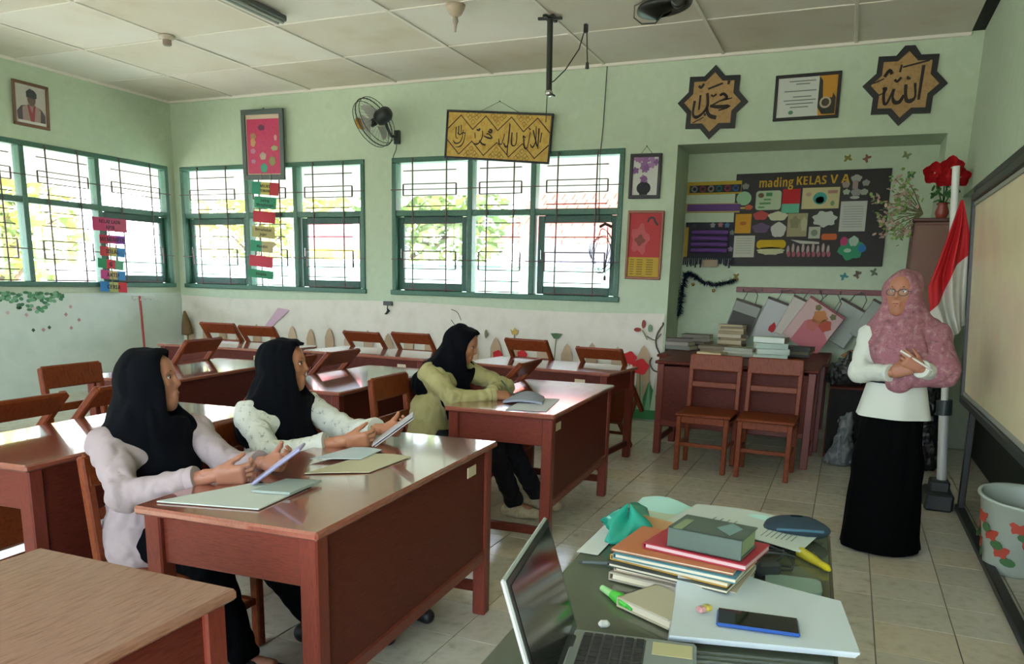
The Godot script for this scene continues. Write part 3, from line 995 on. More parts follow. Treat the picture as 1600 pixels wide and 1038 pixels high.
	var rows := [[-0.24, 0.24, 0.0, 0.155, ["c03c68", "c24a70", "b8506a"], "NILAI LAIN\nAPIB", 0.0], [-0.16, 0.2, -0.2, 0.1, ["b8364a", "b43a74", "7a3a9a"], "MEMIMPIN", 0.0], [-0.15, 0.2, -0.34, 0.11, ["b83840", "b8a858", "3a7cb4"], "IDEAL", 0.04], [-0.16, 0.2, -0.49, 0.11, ["2e8a5c", "c03844", "5c9a78"], "G", 0.09], [-0.14, 0.21, -0.62, 0.105, ["b4407a", "b8aa6c", "3a80b8"], "AKTIF", 0.06], [-0.16, 0.22, -0.755, 0.12, ["2f7ab4", "a8b068", "c0303c"], "CERIA", 0.05]]
	for c in rows:
		var holder: MeshInstance3D = null
		var at := Transform3D(Basis(Vector3.BACK, -c[6]), Vector3.ZERO)
		for i in 3:
			var a: float = lerpf(c[0], c[1], i / 3.0); var b: float = lerpf(c[0], c[1], (i + 1) / 3.0)
			var o := flat("card" if i == 0 else "card_piece", rect(a, c[2] - c[3], b, c[2]), 0.003, 0.0, m_of(c[4][i]), t if i == 0 else holder, at)
			if i == 0: holder = o
		words(c[5], 0.05 if c[5].length() < 12 else 0.042, 0.0012, at * Transform3D(Basis(), Vector3((c[0] + c[1]) / 2, c[2] - c[3] / 2, 0.0036)), m_of("2c1c30"), holder)
	# gold calligraphy banner hung askew
	t = thing("calligraphy_banner", "long gold calligraphy panel in a black frame, hung crooked over the right back window", "wall art", Vector3(4.70, 2.945, 0.05))
	t.rotation = Vector3(0.05, 0, -0.087)
	frame_bars(1.25, 0.5, 0.022, 0.022, M.black, t)
	flat("gold_sheet", rect(-0.605, -0.232, 0.605, 0.232), 0.006, 0.004, M.gold, t)
	s = sb()
	var at := Transform3D(Basis(), Vector3(0, 0, 0.0095))
	for sg in [1.0, -1.0]:
		var zig := []
		var x := -0.6
		var yy := [0.06, 0.2, 0.06, 0.2, 0.06, 0.2, 0.06, 0.2, 0.06]
		for i in 9: zig.append(Vector2(-0.6 + i * 0.15, yy[i] * sg))
		stroke(s, zig, [0.012], 0.003, at, 1)
		for i in [0, 1, 2]:
			var c := Vector2(-0.3 + i * 0.3, 0.16 * sg)
			for d in [Vector2(-0.04, 0.02 * sg), Vector2(0.04, 0.02 * sg), Vector2(0, -0.025 * sg), Vector2(0, 0.05 * sg), Vector2(-0.065, 0.045 * sg), Vector2(0.065, 0.045 * sg)]:
				var q: Vector2 = c + d
				stroke(s, [q + Vector2(0, 0.026), q + Vector2(0.026, 0), q + Vector2(0, -0.026), q + Vector2(-0.026, 0), q + Vector2(0, 0.026)], [0.004], 0.002, at, 1)
	part("zigzag_border", s, m_of("3a2412", 0.7), t)
	s = sb()
	var mats := [
		# messenger of (left)
		[[-0.53, -0.06, -0.5, -0.09, -0.45, -0.08, -0.42, -0.03, -0.415, 0.05], [0.008, 0.014, 0.012, 0.008]],
		[[-0.5, -0.13, -0.44, -0.12, -0.4, -0.07, -0.385, 0.03], [0.004, 0.014, 0.01, 0.006]],
		[[-0.47, 0.09, -0.468, 0.0], [0.012, 0.008]], [[-0.44, 0.1, -0.438, 0.02], [0.012, 0.006]], [[-0.5, 0.08, -0.5, -0.02, -0.47, -0.04], [0.012, 0.008]],
		[[-0.48, 0.02, -0.45, 0.0, -0.42, 0.02, -0.39, 0.02], [0.012]],
		# praised one
		[[-0.27, -0.08, -0.24, -0.09, -0.2, -0.06, -0.175, 0.0, -0.18, 0.05], [0.006, 0.016, 0.012, 0.01]],
		[[-0.21, -0.05, -0.17, -0.085, -0.13, -0.09], [0.012, 0.018]],
		[[-0.16, 0.0, -0.1, -0.02, -0.06, -0.015, -0.1, 0.02, -0.13, 0.02], [0.01, 0.02, 0.014]],
		[[-0.11, 0.05, -0.08, 0.035, -0.07, 0.06, -0.1, 0.065], [0.02]], [[-0.25, 0.06, -0.22, 0.055, -0.215, 0.075], [0.018]], [[-0.27, 0.03, -0.26, -0.03], [0.008]],
		# the name
		[[0.02, -0.02, 0.03, -0.07, 0.06, -0.07, 0.085, 0.03], [0.008, 0.016, 0.008]],
		[[0.08, -0.06, 0.11, -0.1, 0.135, -0.06, 0.14, 0.13], [0.01, 0.02, 0.01]], [[0.135, 0.14, 0.13, -0.18], [0.006, 0.012]],
		[[0.17, 0.05, 0.175, -0.07, 0.215, -0.08, 0.23, -0.03, 0.225, 0.05], [0.012, 0.018, 0.01]],
		# no god but
		[[0.31, -0.02, 0.33, -0.1, 0.36, -0.09, 0.38, 0.06], [0.012, 0.016, 0.008]], [[0.33, 0.0, 0.3, 0.02, 0.32, -0.03], [0.012]],
		[[0.39, -0.06, 0.42, -0.09, 0.45, -0.02, 0.44, 0.12], [0.01, 0.018, 0.008]], [[0.41, 0.08, 0.47, -0.08], [0.012, 0.016]], [[0.475, 0.1, 0.48, -0.1], [0.014, 0.01]], [[0.51, 0.06, 0.5, -0.04], [0.01]], [[0.36, 0.1, 0.38, 0.08], [0.012]]]
	for q in mats: stroke(s, P(q[0]), q[1], 0.003, at)
	part("calligraphy", s, M.ink, t)
	hanger(0.25, 0.24, 0.11, -0.01, t)
	# stars
	star("eight-pointed black and tan calligraphy plaque left of the framed certificate", on_back(6.95, 3.16, 0, -0.03), 0.335, false, [
		[[-0.5, 0.05, -0.52, -0.3, -0.42, -0.4, -0.25, -0.3, -0.12, -0.1, -0.16, 0.25], [0.07, 0.06, 0.09, 0.06, 0.08]],
		[[-0.14, -0.08, -0.1, -0.28, 0.0, -0.38, 0.16, -0.42], [0.06, 0.09, 0.11]],
		[[-0.05, -0.1, 0.2, -0.13, 0.5, -0.12, 0.2, -0.23], [0.07, 0.1, 0.08, 0.03]], [[-0.02, -0.1, 0.2, 0.02, 0.4, 0.1, 0.3, 0.22, 0.2, 0.17], [0.05, 0.04, 0.08, 0.07]],
		[[0.3, 0.04, 0.55, 0.1], [0.03]], [[-0.35, 0.2, -0.36, -0.2], [0.06, 0.05]], [[-0.42, 0.46, -0.36, 0.4, -0.28, 0.5], [0.07]], [[-0.15, 0.36, 0.25, 0.5], [0.05]], [[0.42, 0.56, 0.4, 0.46], [0.09, 0.05]],
		[[-0.05, 0.2, 0.02, 0.16, 0.1, 0.22], [0.05]], [[-0.5, -0.55, -0.2, -0.4], [0.03]], [[-0.2, -0.33, -0.14, -0.33], [0.07]]])
	star("eight-pointed black and tan calligraphy plaque nearest the right wall", on_back(8.61, 3.205, 0, -0.03), 0.34, true, [
		[[0.38, 0.45, 0.38, -0.38], [0.08, 0.06]], [[0.24, 0.03, 0.29, -0.3, 0.2, -0.4, 0.1, -0.38, 0.05, -0.2, 0.03, 0.0], [0.06, 0.05, 0.11, 0.09, 0.07]],
		[[0.02, -0.25, -0.06, -0.42, -0.18, -0.42, -0.24, -0.28, -0.22, -0.1], [0.06, 0.09, 0.1, 0.05]], [[-0.24, -0.1, -0.34, -0.42, -0.42, -0.45, -0.46, -0.2, -0.42, -0.08, -0.5, -0.1], [0.05, 0.06, 0.07, 0.07]],
		[[-0.25, 0.13, -0.18, 0.08, -0.1, 0.18], [0.06]], [[0.06, 0.2, 0.05, 0.14, 0.12, 0.15], [0.05]], [[-0.1, 0.42, 0.5, 0.56], [0.04]], [[-0.15, 0.3, -0.13, 0.48], [0.05]], [[-0.5, 0.2, -0.4, 0.36, -0.33, 0.26], [0.08]], [[-0.75, 0.05, -0.5, 0.16], [0.03]], [[-0.6, -0.25, -0.48, -0.2], [0.03]]])
	# certificate
	t = thing("framed_certificate", "black-framed white certificate with orange and black edge, between the two star plaques", "certificate", Vector3(7.805, 3.158, 0.012))
	t.rotation.z = 0.008
	frame_bars(0.57, 0.4, 0.028, 0.02, M.black, t)
	flat("sheet", rect(-0.26, -0.175, 0.26, 0.175), 0.006, 0.0, m_of("c2c8bc", 0.5), t)
	flat("orange_edge", PackedVector2Array([Vector2(0.1, 0.175), Vector2(0.26, 0.175), Vector2(0.26, -0.175), Vector2(0.11, -0.175), Vector2(0.1, -0.1)]), 0.002, 0.006, m_of("c08a30"), t)
	flat("black_edge", PackedVector2Array([Vector2(0.1, 0.17), Vector2(0.13, 0.13), Vector2(0.14, -0.02), Vector2(0.22, -0.02), Vector2(0.225, 0.02), Vector2(0.25, -0.02), Vector2(0.25, -0.16), Vector2(0.14, -0.16), Vector2(0.1, -0.1)]), 0.002, 0.008, m_of("2c2e26"), t)
	flat("seal", ngon(0.165, -0.06, 0.05, 0.05, 20), 0.002, 0.01, m_of("b7ad90"), t)
	flat("seal_centre", ngon(0.165, -0.06, 0.034, 0.034, 16), 0.002, 0.012, m_of("4a4436"), t)
	s = sb()
	for r in [[-0.16, 0.07, 0.135], [-0.1, 0.02, 0.11], [-0.2, 0.08, 0.05], [-0.12, 0.04, 0.0], [-0.2, 0.08, -0.03], [-0.18, 0.06, -0.06], [-0.14, 0.02, -0.09]]: prism(s, rect(r[0], r[2], r[1], r[2] + 0.009), 0.001, Transform3D(Basis(), Vector3(0, 0, 0.006)))
	part("text_lines", s, m_of("6e746a"), t)
	flat("signature_stamp", ngon(-0.13, -0.13, 0.022, 0.018, 10, 0.2), 0.001, 0.0065, m_of("4f7a5c"), t)
	# orchid picture
	t = thing("framed_flower_picture", "black-framed picture of purple flowers in a round black vase", "picture", Vector3(6.333, 2.498, 0.012))
	t.rotation = Vector3(0.02, 0, -0.01)
	frame_bars(0.325, 0.435, 0.034, 0.02, M.black, t)
	flat("white_sheet", rect(-0.135, -0.19, 0.135, 0.19), 0.006, 0.0, m_of("c9ccc0"), t)
	flat("vase", ngon(-0.01, -0.115, 0.072, 0.062, 18), 0.006, 0.006, m_of("23282a"), t)
	flat("vase_foot", rect(-0.05, -0.18, 0.03, -0.16), 0.006, 0.006, m_of("23282a"), t)
	for i in 16:
		var a := rng.randf() * TAU
		var c := Vector2(0.0 + rng.randf_range(-0.115, 0.115), 0.13 + rng.randf_range(-0.085, 0.05)) if i < 13 else Vector2(rng.randf_range(-0.03, 0.02), rng.randf_range(-0.05, 0.02))
		flat("blossom", ngon(c.x, c.y, 0.034, 0.03, 15, 0.28, a), 0.004, 0.007 + 0.001 * (i % 3), m_of(["8c6490", "a07aa4", "7c5484", "9a6c94"][i % 4]), t)
	hanger(0.06, 0.215, 0.07, 0.0, t)
	# red framed notice
	t = thing("framed_notice", "tall wooden-framed red notice with a yellow text panel at the bottom", "notice", Vector3(6.365, 1.82, 0.012))
	t.rotation = Vector3(0.03, 0, -0.012)
	frame_bars(0.375, 0.685, 0.026, 0.02, m_of("8a4a26", 0.4), t)
	flat("red_sheet", rect(-0.165, -0.12, 0.165, 0.32), 0.006, 0.0, m_of("b03a3c"), t)
	flat("yellow_sheet", rect(-0.165, -0.32, 0.165, -0.12), 0.006, 0.0, m_of("b89a34"), t)
	flat("map_shape", ngon(-0.05, 0.06, 0.09, 0.14, 20, 0.22, 1.0), 0.002, 0.006, m_of("b8595a"), t)
	flat("map_mark", ngon(-0.05, 0.05, 0.05, 0.05, 14, 0.25, 2.0, 4), 0.002, 0.008, m_of("84483f"), t)
	s = sb()
	stroke(s, P([0.02, 0.23, 0.04, 0.27, 0.08, 0.27, 0.1, 0.23, 0.13, 0.2]), [0.014, 0.02], 0.003, Transform3D(Basis(), Vector3(0, 0, 0.006)))
	part("emblem", s, m_of("3c3a38"), t)
	s = sb()
	for i in 7:
		for r in [[-0.14, -0.1], [-0.07, -0.01], [0.03, 0.1]]: prism(s, rect(r[0], -0.15 - i * 0.024, r[1], -0.14 - i * 0.024), 0.001, Transform3D(Basis(), Vector3(0, 0, 0.006)))
	part("text_lines", s, m_of("7c6a28"), t)
	# wall fan
	fan()
	# cloth along the back wall with its painted garden
	t = thing("cloth_backdrop", "long white cloth with a painted garden fence hung along the back wall below the windows", "backdrop")
	s = sb()
	sheet(s, 120, 16, func(u, v):
		var x: float = 0.02 + 6.6 * u
		var fold: float = 0.009 * sin(v * 26.0 + 9.0 * exp(-u * 9.0)) * exp(-v * 2.0) * (0.35 + 0.65 * exp(-u * 3.0)) + 0.006 * sin(u * 40.0 + v * 5.0) * v
		return Vector3(x, 1.135 - 0.02 * sin(u * PI * 3.0) * (1.0 - v) - 1.11 * v, 0.016 + fold))
	part("cloth", s, M.banner, t)
	var z := 0.032
	for i in 24:
		var x := 0.16 + i * 0.285
		if x > 6.5: break
		var y1: float = 0.8 if i % 2 == 0 else 0.775
		flat("painted_picket", PackedVector2Array([Vector2(x - 0.065, 0.1), Vector2(x + 0.065, 0.1), Vector2(x + 0.065, y1 - 0.12), Vector2(x + 0.03, y1 - 0.035), Vector2(x, y1), Vector2(x - 0.03, y1 - 0.035), Vector2(x - 0.065, y1 - 0.12)]), 0.002, z, m_of("b0987a" if i % 3 else "bca58a"), t)
	flat("painted_grass", PackedVector2Array([Vector2(3.0, 0.02), Vector2(6.6, 0.02), Vector2(6.6, 0.26), Vector2(6.5, 0.42), Vector2(6.44, 0.22), Vector2(6.3, 0.34), Vector2(6.2, 0.2), Vector2(5.0, 0.2), Vector2(3.0, 0.12)]), 0.002, z + 0.002, m_of("2f7a44"), t)
	for g in [[6.42, 0.5, "8fae90"], [6.5, 0.44, "6fa07c"], [6.36, 0.42, "5f9a6c"], [6.56, 0.5, "a8bda0"]]:
		flat("painted_blade", PackedVector2Array([Vector2(g[0] - 0.03, 0.12), Vector2(g[0] + 0.03, 0.12), Vector2(g[0] + 0.01, g[1])]), 0.002, z + 0.004, m_of(g[2]), t)
	for f in [[6.28, 0.66, 0.075], [6.4, 0.575, 0.09], [5.05, 0.62, 0.06], [4.75, 0.6, 0.06]]:
		flat("painted_red_flower", ngon(f[0], f[1], f[2], f[2] * 0.9, 20, 0.1, 1.0, 5), 0.002, z + 0.006, m_of("c01c24"), t)
	s = sb()
	for f in [[6.28, 0.6, 6.32, 0.25], [6.4, 0.5, 6.42, 0.2], [4.95, 0.84, 4.93, 0.5], [5.447, 0.84, 5.43, 0.5], [6.4, 0.96, 6.46, 0.86]]: stroke(s, P(f), [0.012], 0.002, Transform3D(Basis(), Vector3(0, 0, z + 0.005)), 1)
	part("painted_stems", s, m_of("6b7d54"), t)
	flat("painted_yellow_tulip", PackedVector2Array([Vector2(4.92, 0.84), Vector2(4.98, 0.84), Vector2(5.0, 0.9), Vector2(4.97, 0.88), Vector2(4.95, 0.92), Vector2(4.93, 0.88), Vector2(4.9, 0.9)]), 0.002, z + 0.006, m_of("b5974c"), t)
	flat("painted_green_tulip", PackedVector2Array([Vector2(5.42, 0.82), Vector2(5.47, 0.82), Vector2(5.52, 0.875), Vector2(5.45, 0.88), Vector2(5.38, 0.875)]), 0.002, z + 0.006, m_of("4e6b4a"), t)
	for f in [[6.35, 0.96, 0.04, 0.022, "8c3a34"], [6.41, 1.02, 0.02, 0.045, "8c3a34"], [6.48, 0.98, 0.022, 0.04, "6b8a68"], [4.45, 0.8, 0.05, 0.02, "6c6a50"], [4.6, 0.83, 0.02, 0.05, "7c7a5c"]]:
		flat("painted_leaf", ngon(f[0], f[1], f[2], f[3], 12), 0.002, z + 0.006, m_of(f[4]), t)
	s = sb()
	var wheel := []
	for i in 15: wheel.append(Vector2(6.72 + 0.17 * cos(1.3 + i * 0.28), 0.86 + 0.19 * sin(1.3 + i * 0.28)).min(Vector2(6.615, 9)))
	stroke(s, wheel, [0.018], 0.002, Transform3D(Basis(), Vector3(0, 0, z + 0.004)), 1)
	stroke(s, P([6.52, 0.68, 6.5, 0.62, 6.54, 0.55, 6.6, 0.53]), [0.016], 0.002, Transform3D(Basis(), Vector3(0, 0, z + 0.004)))
	stroke(s, P([6.45, 0.9, 6.54, 0.86, 6.6, 0.93]), [0.01], 0.002, Transform3D(Basis(), Vector3(0, 0, z + 0.004)))
	stroke(s, P([4.15, 1.09, 4.23, 1.06, 4.28, 0.97]), [0.008], 0.002, Transform3D(Basis(), Vector3(0, 0, z + 0.004)))
	stroke(s, P([4.15, 0.97, 4.22, 0.89]), [0.008], 0.002, Transform3D(Basis(), Vector3(0, 0, z + 0.004)))
	part("painted_bicycle", s, m_of("4c4438"), t)
	flat("pink_tape", PackedVector2Array([Vector2(1.42, 0.76), Vector2(1.56, 0.78), Vector2(1.84, 1.0), Vector2(1.66, 1.02)]), 0.0015, z, m_of("c3a5b2"), t)
	# small black hook plate on the pillar
	t = thing("hook_plate", "small black plate with a dangling hook on the pillar between the back windows", "hook", Vector3(3.3, 1.12, 0.03))
	s = sb(); box(s, Vector3(0, 0.01, 0.008), Vector3(0.125, 0.05, 0.014), 0.003); part("plate", s, m_of("3a3f3a", 0.5), t)
	s = sb(); tube(s, [Vector3(0, -0.01, 0.012), Vector3(0.0, -0.05, 0.02), Vector3(0.02, -0.075, 0.025), Vector3(-0.01, -0.11, 0.025), Vector3(-0.03, -0.115, 0.03)], [0.006, 0.007, 0.02, 0.014, 0.006], 8); part("hook", s, M.blackmatte, t)
	# coat rack and broom on the left wall
	t = thing("wall_rack", "thin white wire rack below the left window near the corner", "rack")
	t.transform = on_left(0.645, 1.13, 0.01)
	s = sb()
	for y in [0.0, -0.03]: tube(s, [Vector3(-0.19, y, 0.02), Vector3(0.19, y, 0.02)], 0.005, 6)
	part("rail", s, M.white, t)
	for i in 5:
		s = sb(); tube(s, [Vector3(-0.17 + i * 0.085, 0.0, 0.02), Vector3(-0.17 + i * 0.085, -0.05, 0.025), Vector3(-0.17 + i * 0.085, -0.06, 0.05), Vector3(-0.17 + i * 0.085, -0.04, 0.06)], 0.004, 5); part("peg", s, M.white, t)
	t = thing("mop", "mop with a slim red handle leaning on the left wall under the wire rack", "mop", Vector3(0.16, 0, 0.8))
	s = sb(); tube(s, [Vector3(0, 0.1, 0), Vector3(-0.12, 1.12, -0.08)], 0.014, 8); part("handle", s, m_of("a83c34", 0.45), t)
	s = sb(); lathe(s, [Vector2(0.0, 0.0), Vector2(0.11, 0.0), Vector2(0.09, 0.06), Vector2(0.03, 0.16), Vector2(0.0, 0.17)], Vector3.ZERO, 14); part("mop_head", s, m_of("b0aa9a", 0.95), t)
	t = thing("broom", "brown fibre broom standing upside down in the corner by the back wall", "broom", Vector3(0.3, 0, 0.2))
	s = sb(); tube(s, [Vector3(0, 0, 0), Vector3(-0.08, 0.62, -0.06)], 0.013, 8); part("handle", s, m_of("7a5c3c", 0.6), t)
	s = sb(); lathe(s, [Vector2(0.0, 0.0), Vector2(0.075, 0.02), Vector2(0.06, 0.14), Vector2(0.035, 0.26), Vector2(0.012, 0.33), Vector2(0, 0.33)], Vector3(-0.08, 0.6, -0.06), 14, Basis(Vector3(0, 0, 1), 0.1)); part("bristles", s, m_of("75603f", 0.95), t)
	# painted vine on the left wall
	t = thing("painted_vine", "painted green leaf garland with pink blossoms under the left window", "mural")
	t.transform = on_left(2.3, 1.17, 0.0)
	for i in 170:
		var x := rng.randf_range(-0.9, 0.55)
		var y := -rng.randf() * (0.06 + 0.17 * absf(sin(x * 5.0 + 0.7)))
		flat("painted_leaf", ngon(x, y, 0.03, 0.019, 8, 0.15, rng.randf() * 6.0, 2), 0.001, 0.001 + 0.0006 * (i % 4), m_of(["4f8a60", "5f9c70", "437a57", "7aae88"][i % 4]), t)
	for i in 22:
		var x := rng.randf_range(-0.8, 0.75); var y := -rng.randf_range(0.16, 0.42)
		flat("painted_blossom", ngon(x, y, 0.02, 0.02, 8, 0.2, 1.0, 4), 0.001, 0.001, m_of(["c4a0a8", "b8888f", "44604c", "cdb0b4"][i % 4]), t)

func fan() -> void:
	var c := Vector3(3.33, 3.11, 0.34)
	var t := thing("wall_fan", "black and grey wall fan with a round wire cage and a yellow badge", "fan", c)
	var ax := Vector3(-0.9, -0.38, -0.15).normalized()     # the way it blows
	var x := Vector3.UP.cross(ax).normalized()
	var b := Basis(x, ax, x.cross(ax))
	var R := 0.265
	var low := Vector3(-0.92, -0.3, 0.39)      # the badge sits low on the front guard
	low = (low - ax * low.dot(ax)).normalized() * 0.12
	for hp in [[-0.05, 0.05], [0.05, 0.05], [0.0, 0.0]]:
		var s0 := sb()
		var ring := []
		var rr: float = R + (0.008 if hp[1] == 0.0 else 0.0)
		for i in 41: ring.append(b * Vector3(rr * cos(TAU * i / 40), hp[0], rr * sin(TAU * i / 40)))
		tube(s0, ring, 0.004 if hp[1] > 0 else 0.007, 6, false)
		part("cage_ring", s0, m_of("3a423c", 0.4), t)
	for sg in [1.0, -1.0]:
		var s1 := sb()
		for i in 36:
			var a := TAU * i / 36
			var d := Vector3(cos(a), 0, sin(a))
			tube(s1, [b * (d * 0.05 + Vector3.UP * 0.085 * sg), b * (d * 0.15 + Vector3.UP * 0.085 * sg), b * (d * R + Vector3.UP * 0.04 * sg)], 0.0015, 4, false)
		part("cage_wires", s1, m_of("6b736c", 0.35), t)
	var s := sb()
	lathe(s, [Vector2(0, 0.125), Vector2(0.06, 0.12), Vector2(0.072, 0.1), Vector2(0, 0.085)], low, 20, b)
	part("badge", s, m_of("c89018", 0.4), t)
	for i in 3:
		s = sb()
		var r0 := i * TAU / 3 + 0.4
		sheet(s, 6, 4, func(u, v):
			var a: float = r0 + (v - 0.5) * (0.9 + 0.5 * u)
			var r: float = 0.04 + 0.17 * u
			return b * Vector3(r * cos(a), 0.015 + 0.04 * (v - 0.5), r * sin(a)), 0.003)
		part("blade", s, m_of("c6c8c2", 0.25), t)
	s = sb()
	lathe(s, [Vector2(0, 0.05), Vector2(0.04, 0.045), Vector2(0.04, -0.01), Vector2(0, -0.01)], Vector3.ZERO, 16, b)
	part("hub", s, M.black, t)
	s = sb()
	lathe(s, [Vector2(0, -0.05), Vector2(0.07, -0.06), Vector2(0.085, -0.1), Vector2(0.08, -0.2), Vector2(0.055, -0.235), Vector2(0, -0.24)], Vector3.ZERO, 20, b)
	part("motor", s, m_of("1c2320", 0.4), t)
	var foot := Vector3(3.43, 3.0, 0.0) - c
	s = sb()
	tube(s, [b * Vector3(0, -0.15, 0), b * Vector3(0, -0.15, 0) + Vector3(0.02, -0.12, -0.04), foot + Vector3(-0.02, 0.0, 0.12), foot + Vector3(0, 0, 0.03)], 0.018, 8)
	part("arm", s, m_of("2a322e", 0.4), t)
	s = sb()
	box(s, foot + Vector3(0, 0, 0.022), Vector3(0.075, 0.15, 0.044), 0.008)
	part("bracket", s, m_of("24302c", 0.4), t)
	s = sb()
	tube(s, [foot + Vector3(0, -0.07, 0.03), foot + Vector3(-0.02, -0.14, 0.02), foot + Vector3(-0.06, -0.2, 0.012), foot + Vector3(-0.07, -0.55, 0.012)], 0.004, 5)
	part("cord", s, m_of("3a3a34", 0.7), t)

# ---------- the niche, the board and what stands round them ----------
func book(n: String, label: String, at: Vector3, size: Vector3, turn: float, cover: String, pages := "cfc9b0", group := "", cat := "book", lean := 0.0) -> Node3D:
	var t := thing(n, label, cat, at, turn, group)
	if lean != 0.0: t.rotation.z = lean
	var s := sb()
	var th := minf(0.004, size.y * 0.2)
	box(s, Vector3(0, th / 2, 0), Vector3(size.x, th, size.z), 0.001)
	box(s, Vector3(0, size.y - th / 2, 0), Vector3(size.x, th, size.z), 0.001)
	box(s, Vector3(-size.x / 2 + th / 2, size.y / 2, 0), Vector3(th, size.y, size.z), 0.001)
	part("cover", s, m_of(cover, 0.5), t)
	s = sb()
	box(s, Vector3(th, size.y / 2, 0), Vector3(size.x - th * 2.5, size.y - th * 2, size.z - 0.008))
	part("pages", s, m_of(pages, 0.8), t)
	return t

